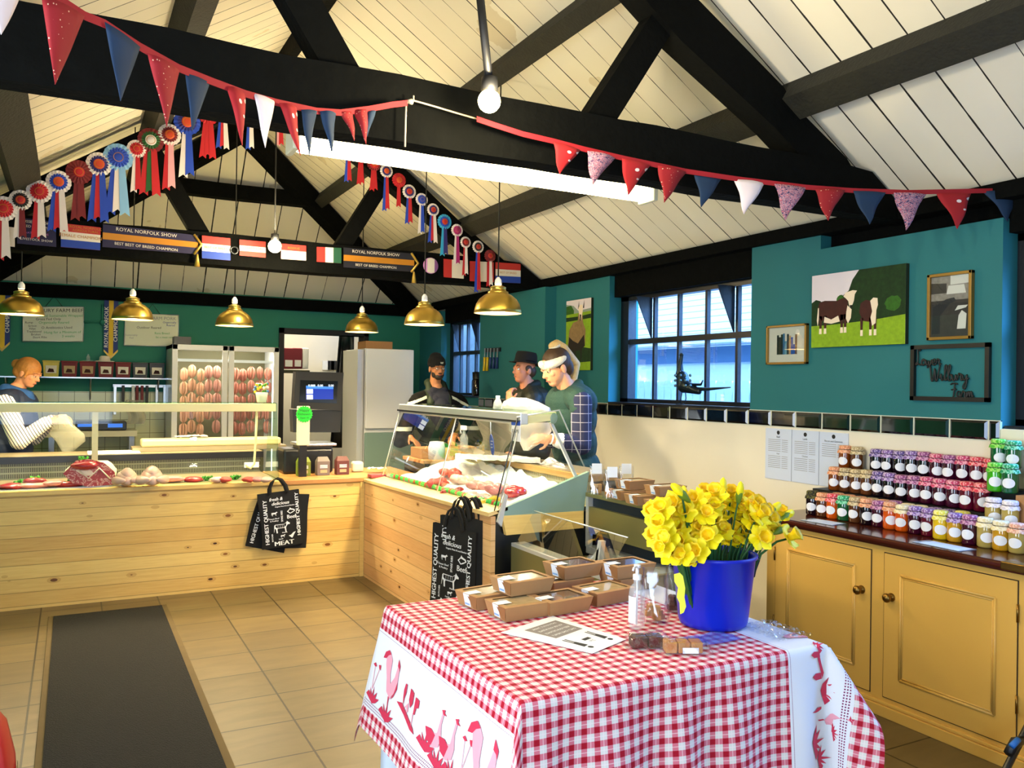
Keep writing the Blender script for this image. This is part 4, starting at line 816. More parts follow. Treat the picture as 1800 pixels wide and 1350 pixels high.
G = {'L': [(.9, 2.6), (.7, 3.0), (.4, 2.6), (.45, 1.4), (.3, .2), (.0, .1), (.2, .5), (.8, .1), (1.3, .2)], 'o': [(.1, .5), (.5, 1.1), (.2, .9), (.15, .3), (.5, 0), (.85, .4), (.7, 1.0), (.5, 1.05), (.8, .8), (1.1, .9)],
     'w': [(0, .9), (.15, .2), (.4, 0), (.6, .8), (.7, .1), (.95, 0), (1.15, .9), (1.35, .8)], 'e': [(0, .3), (.6, .6), (.55, 1.05), (.2, .9), (.15, .2), (.5, 0), (.95, .3)], 'r': [(0, .3), (.25, 1.15), (.3, .9), (.6, .95), (.55, .3), (.7, 0), (.95, .3)],
     'W': [(-.4, 2.0), (-.1, 2.3), (.15, 2.0), (.35, .2), (.6, 0), (.95, 1.9), (1.05, .2), (1.3, 0), (1.7, 1.9), (1.85, 2.4)], 'i': [(0, .3), (.25, 1.0), (.3, .2), (.5, 0), (.75, .3)], 'l': [(0, .3), (.5, 1.8), (.45, 2.4), (.2, 2.0), (.25, .3), (.45, 0), (.7, .3)],
     'b': [(0, .3), (.5, 1.8), (.45, 2.4), (.2, 2.0), (.2, .2), (.55, 0), (.8, .5), (.5, .9), (.9, .8)], 'u': [(0, .9), (.1, .15), (.4, 0), (.65, .9), (.7, .1), (.95, .2)], 'y': [(0, .9), (.15, .2), (.45, .1), (.7, .9), (.65, -.4), (.4, -1.3), (.1, -1.0), (.5, -.2), (1.0, .4)],
     'F': [(0, 2.2), (.5, 2.4), (1.3, 2.3), (.8, 2.3), (.65, 1.2), (.5, .1), (.2, -.05)], 'f2': [(.2, 1.3), (1.1, 1.4)], 'a': [(.75, .95), (.3, 1.0), (.1, .4), (.4, 0), (.75, .7), (.75, .1), (1.0, .3)], 'm': [(0, .1), (.15, 1.0), (.2, .1), (.45, 1.0), (.6, .8), (.6, .1), (.85, 1.0), (1.0, .8), (1.05, .1), (1.3, .4)]}
def word(ws, ox, oy, s, wd):
    x = ox
    for ch in ws:
        stroke(G[ch], x, oy, s); x += wd.get(ch, .95)*s*.95
        if ch == 'F': stroke(G['f2'], x-wd['F']*s, oy, s)
    return x
word('Lower', .005, .66*H, .029, {'L': 1.1, 'w': 1.3, 'o': 1.0, 'e': .9}); word('Wilbury', .085, .34*H, .033, {'W': 1.85, 'i': .7, 'l': .65, 'b': .85, 'u': .95, 'r': .85}); word('Farm', .205, -.002, .030, {'F': 1.1, 'a': 1.0, 'r': .85})
b.build('script_lettering', root)
# metal pheasant on the sill
mat('feather', '#1c2a30', .35, metal=.6, noise_amt=.5, noise_scale=60); mat('feather_l', '#5b7c86', .35, metal=.6)
px = 4.03; root = empty('pheasant_ornament', (px, 4.83, 1.452), 'dark metal pheasant standing on the sill of the middle window', 'ornament')
py = lambda p, q, X=px: at(p, q, X=X)
S = Vector((px, 0, 0))
o = blob('body', [('c', py(1200, 662), py(1203, 678), .042, .056), ('c', py(1203, 678), py(1228, 688), .054, .024), ('c', py(1195, 660), py(1196, 640), .034, .018), ('c', py(1196, 640), py(1198, 627), .018, .014), ('e', py(1198, 624), (.014, .02, .016)), ('c', py(1193, 624), py(1190, 627), .006, .002)], 'feather', root, voxel=.004)
b = MB(); b.tube([py(1215, 684), py(1245, 684), py(1284, 681)], [.018, .012, .004], 'feather', 10); b.tube([py(1215, 676), py(1232, 676), py(1236, 668)], [.012, .009, .003], 'feather', 8); b.build('tail', root)
b = MB()
for k in range(12): b.ball(py(1196+k % 4*8, 660+k//4*9)-Vector((.048-.004*(k % 4), 0, 0)), (.008, .014, .011), 'feather_l', 8, 5)
b.build('wing', root)
b = MB(); b.tube([py(1197, 653)+Vector((.02*math.cos(a*PI/6), .02*math.sin(a*PI/6), 0)) for a in range(12)], .0025, 'gloss_white', 6, closed=True); b.build('neck_ring', root)
for d in (0, 6):
    b = MB(); b.tube([py(1199+d, 690), py(1197+d*1.5, 700), (px, py(1196+d*1.2, 706).y, 1.457)], .004, 'feather', 6)
    for q in (-.02, 0, .02): b.tube([(px, py(1196+d*1.2, 706).y, 1.457), (px-.02, py(1196+d*1.2, 706).y+q+.01, 1.455)], .0028, 'feather', 6)
    b.build('leg', root)
# ------------------------------------------------------------------ table with gingham cloth
TX0, TX1, TY0, TY1, TZ = 1.05, 2.18, 1.90, 2.95, .75
mat('dark_wood', '#3a2114', .5, noise_amt=.3, noise_scale=20); mat('under_sheet', '#cfdcee', .7)
root = empty('display_table', (1.6, 2.4, 0), 'square wooden table under the red gingham cloth', 'table')
b = MB(); b.box((TX0+.005, TY0+.005, TZ-.035), (TX1-.005, TY1-.005, TZ-.004), 'dark_wood'); b.build('tabletop', root)
for x in (TX0+.06, TX1-.06):
    for y in (TY0+.06, TY1-.06): b = MB(); b.box((x-.025, y-.025, 0), (x+.025, y+.025, TZ-.035), 'dark_wood'); b.build('leg', root)
b = MB(); b.sheet(lambda u, v: (1.03+.012*math.sin(u*9+v)+.06*(1-u), 2.60+.32*u, .66-.62*v), 12, 10, 'under_sheet'); thing('under_sheet', b, 'pale blue-white sheet hanging under the left side of the table', 'sheet', solid=.003)
def cloth_mat():
    n = NT('table_cloth', .8, .25); uv = n.n('UVMap').outputs[0]; s = n.sep(uv); U, V = s[0], s[1]
    def stripe(x): return n.math('LESS_THAN', n.math('FRACT', n.math('DIVIDE', n.math('ADD', x, 10), .038)), .44)
    def thin(x): return n.math('LESS_THAN', n.math('ABSOLUTE', n.math('SUBTRACT', n.math('FRACT', n.math('DIVIDE', n.math('ADD', x, 10), .038)), .72)), .030)
    t = n.math('ADD', stripe(U), stripe(V)); g = n.ramp(n.math('DIVIDE', t, 2), [(0, '#d6d2ce'), (.5, '#cf6f80'), (.9, '#a00a24')], 'CONSTANT')
    g = n.mix(n.math('MULTIPLY', n.math('MAXIMUM', thin(U), thin(V)), .5), g, '#f2dfe0')
    rng = lambda x, a, c: n.math('MULTIPLY', n.math('GREATER_THAN', x, a), n.math('LESS_THAN', x, c))
    white = n.math('MAXIMUM', rng(U, -.366, -.083), rng(U, .955, 1.232)); g = n.mix(white, g, '#dcdde4')
    def dots(x0, x1, p):
        a = n.math('FRACT', n.math('DIVIDE', n.math('ADD', V, 10), p)); c = n.math('FRACT', n.math('DIVIDE', n.math('SUBTRACT', U, x0), p))
        q = n.math('MULTIPLY', n.math('LESS_THAN', n.math('ABSOLUTE', n.math('SUBTRACT', a, .5)), .27), n.math('LESS_THAN', n.math('ABSOLUTE', n.math('SUBTRACT', c, .5)), .27))
        return n.math('MULTIPLY', q, rng(U, x0, x1))
    d = dots(-.362, -.335, .009); d = n.math('MAXIMUM', d, dots(1.195, 1.222, .009)); d = n.math('MAXIMUM', d, dots(-.0945, -.090, .0045)); d = n.math('MAXIMUM', d, dots(.962, .9665, .0045))
    n.col(n.mix(d, g, '#7d2a5c')); n.bump(n.noise(n.coord('Object'), 300, 2), .1, .001)
cloth_mat(); W_, L_ = TX1-TX0, TY1-TY0
def outf(d, k): return d*(.17 if k == 'L' else .10)
def cloth(s, t, lift=0):
    sx = -1 if s < 0 else 1; a = -s if s < 0 else max(0, s-W_); bsg = -1 if t < 0 else 1; c = -t if t < 0 else max(0, t-L_)
    x = TX0+min(max(s, 0), W_); y = TY0+min(max(t, 0), L_); z0 = TZ+.0015+lift
    if a <= 0 and c <= 0: return Vector((x, y, z0+.0006*noise(Vector((s*9, t*9, 0)))))
    def side(d, q, near):   # outward distance for drop d at position q along the edge
        k = min(1, d/.25); rip = (.016 if near else .005)*k*math.sin(q*(27 if near else 14)+.6*math.sin(q*11))*min(1, q/.12 if q > 0 else 0)
        return .006*min(1, d/.02)+d*(.06 if near else .20)+rip
    if c <= 0: o = side(a, t, False)+lift; return Vector((x+sx*o, y, z0-lift-math.sqrt(max(a*a-o*o*.9, 0))-.0))
    if a <= 0: o = side(c, s, True)+lift; return Vector((x, y+bsg*o, z0-lift-math.sqrt(max(c*c-o*o*.9, 0))))
    rho = math.hypot(a, c); th = math.atan2(c, a); e = math.sin(2*th)**2; w1 = math.cos(th)**2
    flare = .42 if sx > 0 else .06
    o = side(rho, 0, False)*w1+side(rho, 0, True)*(1-w1)+rho*flare*e*(1 if sx > 0 else min(1, rho/.2)); o = min(o, rho*.93)+lift
    ph = th
    return Vector((x+sx*o*math.cos(ph), y+bsg*o*math.sin(ph), z0-lift-math.sqrt(max(rho*rho-o*o*.95, 0))))
b = MB(); S0, S1, T0, T1 = -.44, 1.34, -.60, L_+.30; NU, NV = 190, 190
def cuv(u, v):
    s, t = S0+(S1-S0)*u, T0+(T1-T0)*v
    if s < 0 and t < 0 and -t > -s*.35: return (.012-s*.35, t)
    return (s, t)
b.sheet(lambda u, v: cloth(S0+(S1-S0)*u, T0+(T1-T0)*v), NU, NV, 'table_cloth', uvf=cuv)
croot = b.build('tablecloth', loc=(1.6, 2.4, .75)); tag(croot, 'red and white gingham tablecloth with farmyard border draped over the table', 'tablecloth')
mat('toile', '#c4284a', .8); mat('toile_pale', '#e59aaa', .8)
b = MB()
def fig(s0, t0, k, shapes, flip=1):
    """line figures printed on the white border: x runs along the table edge, y up the hanging cloth"""
    for m, pts in shapes: b.poly([cloth(s0+y*k*.95, t0+x*k*flip*1.45, .0025+(.0006 if m == 'toile' else 0)) for x, y in pts], m)
ROOST = [('toile_pale', [(-.9, 2.0), (-1.0, 2.6), (-.6, 3.0), (-.25, 2.6), (-.2, 1.6), (0, 1.0), (.35, 1.6), (.5, 2.4), (.62, 2.7), (.75, 2.3), (.8, 1.5), (.6, .6), (.2, 0), (-.3, .3), (-.55, 1.2)]), ('toile', [(.5, 2.5), (.5, 3.0), (.65, 2.8), (.8, 2.6), (.78, 2.2), (.7, 2.4)]), ('toile', [(-1.0, 2.4), (-1.35, 2.3), (-1.2, 2.8), (-.8, 3.1), (-.5, 2.9), (-.8, 2.7)]), ('toile', [(.8, 1.5), (.86, 1.0), (.6, .35), (.3, -.02), (.6, .6)]), ('toile', [(0, .1), (.1, -.6), (.16, -.6), (.14, .1)])]
GRASS = [('toile', [(-.9, -.2), (-.6, .2), (-.3, -.1), (-.5, .5), (-.1, 0), (0, .8), (.1, 0), (.5, .5), (.4, -.05), (.9, .1), (.5, -.4), (.1, -.6), (-.3, -.45)])]
COWF = [('toile', [(-1.0, 1.4), (-.9, 1.9), (-.7, 1.9), (-.68, 1.3), (-.8, .9), (-.8, .3), (-.95, .9)]), ('toile', [(-.2, 1.9), (.3, 1.8), (.35, 1.1), (.1, .7), (-.2, 1.1)]), ('toile', [(.6, 1.7), (1.1, 1.7), (1.15, 1.2), (.9, 1.1), (.85, .6), (.65, .6)]), ('toile_pale', [(-.7, .3), (-.2, .9), (-.1, .3), (-.3, .2), (-.4, .5)]), ('toile', [(-1.6, .3), (-1, .5), (0, .1), (.9, -.2), (1.2, -.5), (.6, -.5), (-.5, -.1)]), ('toile_pale', [(.55, .6), (.65, .6), (.7, -.2), (.6, -.2)])]
GOOSE = [('toile_pale', [(-.6, .2), (-.1, 0), (.4, .3), (.5, .9), (.35, 1.6), (.45, 2.4), (.3, 2.5), (.2, 1.8), (.1, 1.0), (-.3, .8)]), ('toile', [(-.9, .9), (-.6, .2), (-.2, .1), (0, .8), (-.4, 1.0)]), ('toile', [(.2, 2.45), (.5, 2.6), (.48, 2.4), (.7, 2.3), (.4, 2.25)]), ('toile', [(-.1, 0), (-.05, -.6), (.1, -.8), (.0, -.1)])]
FLOW = [('toile', [(-.35, 1.9), (-.15, 2.1), (.1, 1.9), (-.1, 1.8)]), ('toile', [(.3, 2.1), (.55, 2.2), (.6, 1.8), (.4, 1.9)]), ('toile_pale', [(-.15, 1.8), (-.1, 1.8), (.05, .2), (0, .2)]), ('toile_pale', [(.42, 1.9), (.47, 1.9), (.08, .2), (.03, .2)])]
for (s_, t_, k, F) in ((-.30, 1.00, .050, FLOW), (-.31, .98, .045, GRASS), (-.275, .855, .050, ROOST), (-.325, .845, .05, GRASS), (-.275, .66, .050, COWF), (-.29, .49, .048, GRASS), (-.29, .44, .052, GOOSE), (-.31, .40, .05, GRASS), (-.29, .345, .055, GOOSE), (-.30, .30, .05, GRASS), (-.28, .24, .05, FLOW), (-.30, .24, .04, GRASS), (-.30, .12, .062, ROOST), (-.35, .11, .04, GRASS)):
    fig(s_, t_, k, F, -1)
def figr(s0, t0, k, shapes):
    for m, pts in shapes: b.poly([cloth(s0+y*k, t0+x*k, .003) for x, y in pts], m)
for (s_, t_, k, F) in ((1.03, -.03, .035, [COWF[1]]), (1.03, -.10, .04, [COWF[1]]), (1.03, -.17, .04, [COWF[0]]), (1.10, -.06, .03, [COWF[4]]), (1.13, -.15, .05, GRASS), (1.12, -.24, .045, GOOSE), (1.07, -.30, .06, GRASS), (1.10, -.36, .045, GRASS), (1.05, .10, .03, [ROOST[0]]), (1.10, .0, .03, GRASS), (1.17, -.28, .03, GRASS)): figr(s_, t_, k, F)
b.build('printed_figures', croot)
TT = TZ+.0035
# kraft takeaway boxes
mat('box_window', '#b9a277', .12, noise_amt=.35, noise_scale=35, coat=.7); mat('box_window_b', '#6f5a48', .1, noise_amt=.4, noise_scale=35, coat=.7); mat('label_white', '#dfe6f0', .6); mat('label_stripe', '#7fa6d6', .6)
def make_kraft(L=.175, W=.125, H=.052, win='box_window'):
    root = empty('cake_box', (0, 0, 0), 'box', 'takeaway box', 'kraft cake boxes on the gingham table'); fl = .012
    b = MB(); B = [(0, 0, 0), (L, 0, 0), (L, W, 0), (0, W, 0)]; Tp = [(-fl, -fl, H), (L+fl, -fl, H), (L+fl, W+fl, H), (-fl, W+fl, H)]
    b.add(B+Tp, [(3, 2, 1, 0), (0, 1, 5, 4), (1, 2, 6, 5), (2, 3, 7, 6), (3, 0, 4, 7)], 'kraft')
    w = .02; I = [(-fl+w, -fl+w, H+.001), (L+fl-w, -fl+w, H+.001), (L+fl-w, W+fl-w, H+.001), (-fl+w, W+fl-w, H+.001)]; b.add(Tp+I, [(0, 1, 5, 4), (1, 2, 6, 5), (2, 3, 7, 6), (3, 0, 4, 7)], 'kraft')
    for (x, s) in ((0, 1), (L, -1)):   # folded gusset triangles on the ends
        b.add([(x-s*fl*.2-s*.0012, .0, .004), (x-s*fl-s*.0012, -fl, H), (x-s*fl-s*.0012, W*.42, H*.98), (x-s*fl*.3-s*.0012, .02, .006)], [(0, 1, 2, 3)], 'kraft_dark')
    b.build('tray', root, local=True)
    b = MB(); b.add([(x, y, H-.002+.0) for x, y, z in I], [(0, 1, 2, 3)], win); b.build('window', root, local=True)
    b = MB(); y0, y1 = W*.30, W*.62; q = .0016
    b.add([(-fl-q, y0, H), (-fl-q, y1, H), (-fl*.1-q, y1, .006), (-fl*.1-q, y0, .006)], [(0, 3, 2, 1)], 'label_white'); b.add([(-fl-q, y0, H+q), (-fl-q, y1, H+q), (.045, y1, H+q+.0006), (.045, y0, H+q+.0006)], [(0, 3, 2, 1)], 'label_white')
    b.add([(-fl*.35-q*1.6, y0+.004, .018), (-fl*.35-q*1.6, y1-.004, .018), (-fl*.25-q*1.6, y1-.004, .011), (-fl*.25-q*1.6, y0+.004, .011)], [(0, 3, 2, 1)], 'label_stripe'); b.build('label', root, local=True)
    return root
kb = make_kraft(); kb2 = make_kraft(win='box_window_b')
def kbox(proto, px, py, z, rz, label, group=None, px2=None):
    p = at(px, py, Z=z); return dup(proto, p, R(rz), label, group)
Z1 = TT; Z2 = TT+.0545
for (pr, px, py, z, rz, lb) in ((kb, 890, 1094, Z1, 3, 'kraft cake box nearest the camera, bottom layer'), (kb, 839, 1074, Z1, 8, 'kraft cake box at the left end, bottom layer'), (kb, 899, 1049, Z2, 5, 'kraft cake box of pale pastries resting on the two front left boxes'),
                             (kb2, 968, 1084, Z1, 6, 'kraft box with reddish contents beside the nearest one'), (kb, 1050, 1067, Z1, 8, 'kraft cake box at the right of the bottom layer behind the sanitiser'), (kb2, 975, 1047, Z1, 4, 'kraft box underneath the dark-windowed top box'),
                             (kb2, 993, 1020, Z2, 6, 'kraft box with dark window on top at the back'), (kb, 1092, 1042, Z1, 2, 'kraft box under the blue-windowed box near the flowers'), (kb2, 1086, 1019, Z2, 2, 'kraft box reflecting blue, on top near the yellow tag')):
    kbox(pr, px, py, z, rz, lb)
# boxes and cellophane bags of fudge on the chiller shelf
ZS = .9315; gs = 'kraft boxes on the chiller shelf'
for (px, py, z, rz, lb) in ((1092, 880, ZS, -2, 'left kraft box of the lower layer on the chiller shelf'), (1121, 889, ZS, -4, 'second kraft box from the left, lower layer on the chiller shelf'), (1107, 862, ZS+.055, 3, 'kraft box stacked on top at the left of the chiller shelf'), (1157, 900, ZS, -6, 'third kraft box of the lower layer, partly behind the daffodils'), (1160, 873, ZS+.055, 0, 'kraft box stacked at the right beside the daffodils')):
    c = kbox(kb, px, py, z, rz, lb, gs); c.scale = (.95, .95, 1)
for o in [kb, kb2]+list(root_children(kb))+list(root_children(kb2)): bpy.data.objects.remove(o)
mat('fudge', '#c58a4e', .8, noise_amt=.3, noise_scale=60); mat('choc', '#4a2016', .6, noise_amt=.4, noise_scale=60); mat('biscuit', '#c49a62', .8, noise_amt=.3, noise_scale=70)
def cello(p, w, h, fill, label, hdr=True, rz=.3, name='cellophane_bag', group=None, seed=0):
    root = empty(name, p, label, 'bag of sweets', group); rr = random.Random(seed); rt = Matrix.Rotation(rz, 3, 'Z'); p = Vector(p)
    b = MB(); n = 14
    def bagf(u, v):
        a = 2*PI*u; k = 1-.25*v if v < .75 else (.81-(v-.75)*1.2); rx = w/2*(1-.15*v)*(1+.12*math.sin(a*5+v*9)); ry = w*.32*max(.08, (1-v*1.05))*(1+.15*math.sin(a*4+v*7))
        return p+rt @ Vector((rx*math.cos(a), ry*math.sin(a), h*v+.001))
    b.sheet(bagf, 20, 8, 'film'); b.build('wrapper', root)
    b = MB()
    for k in range(9):
        cx, cy, cz = rr.uniform(-.25, .25)*w, rr.uniform(-.10, .10)*w, .013+.017*(k//3)+rr.uniform(0, .004); s = .012
        m = Matrix.Rotation(rr.uniform(0, 1.5), 3, 'Z'); q = p+rt @ Vector((cx, cy, cz)); t = MB(); t.box((-s, -s, -s*.8), (s, s, s*.8), fill, rot=m, bev=.002); b.add([v+q for v in map(Vector, t.v)], t.f, fill)
    b.build('fudge_pieces', root)
    if hdr:
        b = MB(); f = frame_of(p+rt @ Vector((0, -.012, h*.72)), rt @ Vector((1, 0, 0)), (0, 0, 1)); b.prism([f(-w*.3, 0), f(w*.3, 0), f(w*.3, h*.36), f(-w*.3, h*.36)], rt @ Vector((0, .002, 0)), 'label_white'); b.build('header_card', root)
    return root
for k, (px, py, lb, f_) in enumerate(((1048, 868, 'clear bag of biscuits with white tag at the left end of the chiller shelf', 'biscuit'), (1075, 876, 'clear bag of fudge with white tag, second on the chiller shelf', 'fudge'), (1100, 868, 'clear bag with white tag beside the stacked kraft boxes', 'fudge'))):
    cello(at(px, py, Z=ZS), .10, .17, f_, lb, seed=k, rz=-.4, group='cellophane bags on the chiller shelf')
cello(at(1150, 1092, Z=TT), .10, .19, 'fudge', 'standing clear bag of caramel fudge between sanitiser and bucket', hdr=False, seed=5, rz=-.5)
cello(at(1190, 1075, Z=TT), .09, .22, 'choc', 'tall clear bag of chocolate pieces against the bucket', hdr=False, seed=6, rz=-.5)
def packet(px, py, L, W, H, fill, label, rz, seed):
    p = at(px, py, Z=TT); root = empty('fudge_packet', p, label, 'packet of sweets'); rt = Matrix.Rotation(rz, 3, 'Z'); b = MB(); n = max(1, int(L/.035))
    for k in range(n):
        t = MB(); t.box((k*L/n+.001, 0, .002), ((k+1)*L/n-.003, W, H), fill, bev=.003); b.add([p+rt @ Vector(v) for v in t.v], t.f, fill)
    b.build('fudge_pieces', root); b = MB(); rr = random.Random(seed)
    b.sheet(lambda u, v: p+rt @ Vector((-.02+(L+.05)*u, -.012+(W+.024)*v+.002*math.sin(u*20), H+.003+.006*noise(Vector((u*6, v*6, seed)))-(H+.001)*(max(0, abs(u-.5)-.38)/.12))), 16, 8, 'film')
    b.sheet(lambda u, v: p+rt @ Vector((-.02+(L+.05)*u, -.012-.004*math.sin(u*17+v*4), (H+.003)*v)), 16, 3, 'film'); b.build('wrapper', root)
    if seed == 2: b = MB(); f = frame_of(p+rt @ Vector((.05, -.0135, .006)), rt @ Vector((1, 0, 0)), (0, 0, 1)); b.poly([f(0, 0), f(.05, 0), f(.05, .018), f(0, .018)], 'label_white'); b.build('label', root)
packet(1112, 1141, .105, .05, .035, 'choc', 'clear packet of four chocolate fudge pieces in front of the sanitiser', -.35, 1)
packet(1170, 1150, .12, .05, .035, 'fudge', 'clear packet of caramel fudge with small white sticker, frontmost of the packets', -.45, 2)
b = MB(); p = at(1345, 1115, Z=TT)
b.sheet(lambda u, v: p+Vector((-.03+.16*u, -.09+.20*v, .004+.020*abs(noise(Vector((u*9, v*9, 3)))))), 26, 26, 'film', smooth=False); thing('cellophane_wrap', b, 'crumpled clear cellophane beside the blue bucket', 'wrapping')
b = MB(); p = at(1215, 1135, Z=TT); mat('film_blue', '#3a6ad8', .25, alpha=.55)
b.sheet(lambda u, v: p+Vector((-.03+.22*u, -.03+.10*v, .003+.012*abs(noise(Vector((u*7, v*7, 8)))))), 20, 10, 'film_blue', smooth=False); thing('cellophane_wrap', b, 'blue-tinted cellophane lying in front of the bucket', 'wrapping')
# distancing notice, upside down to the viewer
c4 = [at(x, y, Z=TT+.001) for x, y in ((880, 1112), (972, 1083), (1101, 1124), (1041, 1149))]
root = empty('distancing_notice', c4[0], 'white laminated keep-your-distance notice lying upside down on the cloth', 'notice')
b = MB(); b.prism([c4[0], c4[3], c4[2], c4[1]], (0, 0, .0008), 'paper'); b.build('sheet', root)
N = lambda x, y, d=0: (c4[0].lerp(c4[3], x)).lerp(c4[1].lerp(c4[2], x), y)+Vector((0, 0, .0012+d))
b = MB(); mat('panel_ink', '#7d7678', .6); b.poly([N(.12, .25), N(.12, .88), N(.50, .88), N(.50, .25)][::-1], 'panel_ink')
ru, uu = (N(.12, .25)-N(.12, .88)).normalized(), (N(.12, .5)-N(.5, .5)).normalized()
for k, t in enumerate(('SHOP LAYOUT, THANK', 'YOU FOR YOUR PATIENCE', 'KEEP YOUR DISTANCE', 'ONLY ONE FAMILY')): vs, fs = text_polys(t, .0165); sc_ = min(1, .125/(max(v.x for v in vs)-min(v.x for v in vs))); c = N(.18+.085*k, .56, .0006); b.add([c+ru*v.x*sc_+(-uu)*(-v.y) for v in vs] if False else [c-(ru*v.x*sc_)*-1+uu*v.y for v in vs], fs, 'paper')
def man(x, y):
    for (dx, dy, w, h) in ((0, 0, .05, .2), (.0, .0, 0, 0),): pass
    b.poly([N(x+.0, y-.045), N(x+.0, y+.045), N(x+.13, y+.06), N(x+.14, y-.06)][::-1], 'ink'); b.poly([N(x-.12, y-.04), N(x-.12, y-.012), N(x, y-.01), N(x, y-.04)], 'ink'); b.poly([N(x-.12, y+.012), N(x-.12, y+.04), N(x, y+.04), N(x, y+.01)], 'ink')
    b.add([N(x+.185+.03*math.cos(a*PI/8), y+.045*math.sin(a*PI/8)) for a in range(16)], [tuple(range(16))], 'ink')
man(.70, .80); man(.70, .26); b.poly([N(.69, .45), N(.69, .62), N(.74, .62), N(.74, .45)][::-1], 'ink'); vs, fs = text_polys('2M', .02); b.add([N(.79, .53, .0006)+ru*v.x+uu*v.y for v in vs], fs, 'grey_ink')
b.build('printing', root)
# sanitiser
p = at(1119, 1103, Z=TT); root = empty('sanitiser_bottle', p, 'clear pump bottle of hand sanitiser in front of the kraft boxes', 'bottle'); mat('clear_plastic', '#dfe8ee', .08, alpha=.22); mat('pump', '#e6ebf0', .3)
b = MB(); b.lathe([(.001, 0), (.026, 0), (.028, .006), (.028, .12), (.024, .14), (.012, .152), (.012, .165)], 'clear_plastic', c=p, n=20, capb=True); b.build('bottle', root)
b = MB(); b.lathe([(.015, .165), (.015, .182), (.006, .184), (.006, .205), (.012, .206), (.012, .216), (.001, .217)], 'pump', c=p, n=16); b.tube([p+Vector((0, 0, .211)), p+Vector((-.03, -.02, .211)), p+Vector((-.036, -.024, .203))], .004, 'pump'); b.tube([p+Vector((0, 0, .01)), p+Vector((0, 0, .165))], .003, 'pump'); b.build('pump', root)
b = MB(); b.sheet(lambda u, v: p+Vector((.0286*math.cos(PI+u*1.7-.9), .0286*math.sin(PI+u*1.7-.9), .02+.09*v)), 8, 1, 'label_white'); b.build('label', root)
# blue bucket of daffodils
bc = Vector((2.0, 2.235, TT)); mat('bucket_blue', '#0420b0', .3, spec=.5)
root = empty('flower_bucket', bc, 'bright blue plastic bucket holding the daffodils', 'bucket')
b = MB(); b.lathe([(.001, 0), (.108, 0), (.116, .006), (.120, .02), (.143, .235), (.150, .238), (.151, .248), (.145, .25), (.140, .247), (.138, .235), (.112, .03), (.001, .025)], 'bucket_blue', c=bc, n=48, capb=True); b.build('bucket', root)
b = MB(); sd = Vector((.86, -.5, 0)).normalized(); P0 = bc+sd*.148+Vector((0, 0, .235)); b.tube([P0, P0+sd*.012+Vector((0, 0, -.012)), P0+sd*.014+Vector((.0, .02, -.05)), P0+sd*.002+Vector((.01, .02, -.075))], .0022, 'dark_steel', 6); b.tube([P0-sd*.01+Vector((-.0, -.03, .0)), P0+Vector((0, -.01, .004)), P0], .0022, 'dark_steel', 6); b.build('wire_handle', root)
b = MB(); f = frame_of(at(1200, 1050, Y=2.13), (.9, -.45, 0), (0, 0, 1)); mat('tag_yellow', '#dfe840', .6); pts = [(-.028, .075), (-.01, .08), (.0, .07), (.004, .05), (.008, .03), (.006, .0), (.012, -.03), (.004, -.05), (-.006, -.055), (-.008, -.02), (-.018, .0), (-.014, .03), (-.026, .05)]
b.prism([f(x, y) for x, y in pts], (0, .003, 0), 'tag_yellow'); thing('yellow_tag', b, 'fluorescent yellow star-edged price card against the left of the bucket', 'price tag')
mat('petal', '#f6e400', .55, sub=0); mat('trumpet', '#f0c800', .55); mat('stem_green', '#1f5a22', .5); mat('bud_green', '#6d8a1c', .6)
heads = [(1195,865,1),(1163,895,0),(1176,912,0),(1160,918,0),(1172,945,0),(1190,930,0),(1165,960,0),(1180,972,0),(1198,955,0),(1205,900,0),(1215,915,0),(1222,880,0),(1210,940,0),(1200,975,0),(1228,952,0),(1235,930,0),(1240,905,0),(1238,868,0),(1258,870,0),(1252,890,0),(1246,945,0),(1225,968,0),
         (1255,918,0),(1265,905,0),(1270,935,0),(1275,885,0),(1285,870,0),(1292,890,0),(1300,905,0),(1312,880,0),(1318,900,0),(1326,890,0),(1322,915,0),(1305,925,0),(1290,930,0),(1280,948,0),(1262,950,2),(1310,940,0),(1335,905,0),(1330,930,0),(1345,900,2),(1352,912,2),(1360,895,1),(1372,905,0),(1385,905,1),(1375,930,1),
         (1388,945,0),(1348,930,2),(1338,945,0),(1355,930,2),(1185,885,0),(1150,900,0),(1154,940,0),(1245,965,2),(1215,982,2),(1232,975,2),(1270,860,1),(1205,870,1),(1300,865,1),(1295,955,2)]
_dn = {}
def DL(kd, lvl, reg):
    k = (kd, lvl, reg); _dn[k] = _dn.get(k, 0)+1
    return '%s daffodil, %s from the left in the %s %s of the bucket bunch' % (('open', 'budding', 'half-open')[kd], ORD[_dn[k]-1], {'top': 'top', 'middle': 'middle', 'low': 'low'}[lvl], reg)
heads.sort(key=lambda h: h[0])
rr = random.Random(11); gf_ = 'daffodils in the blue bucket'
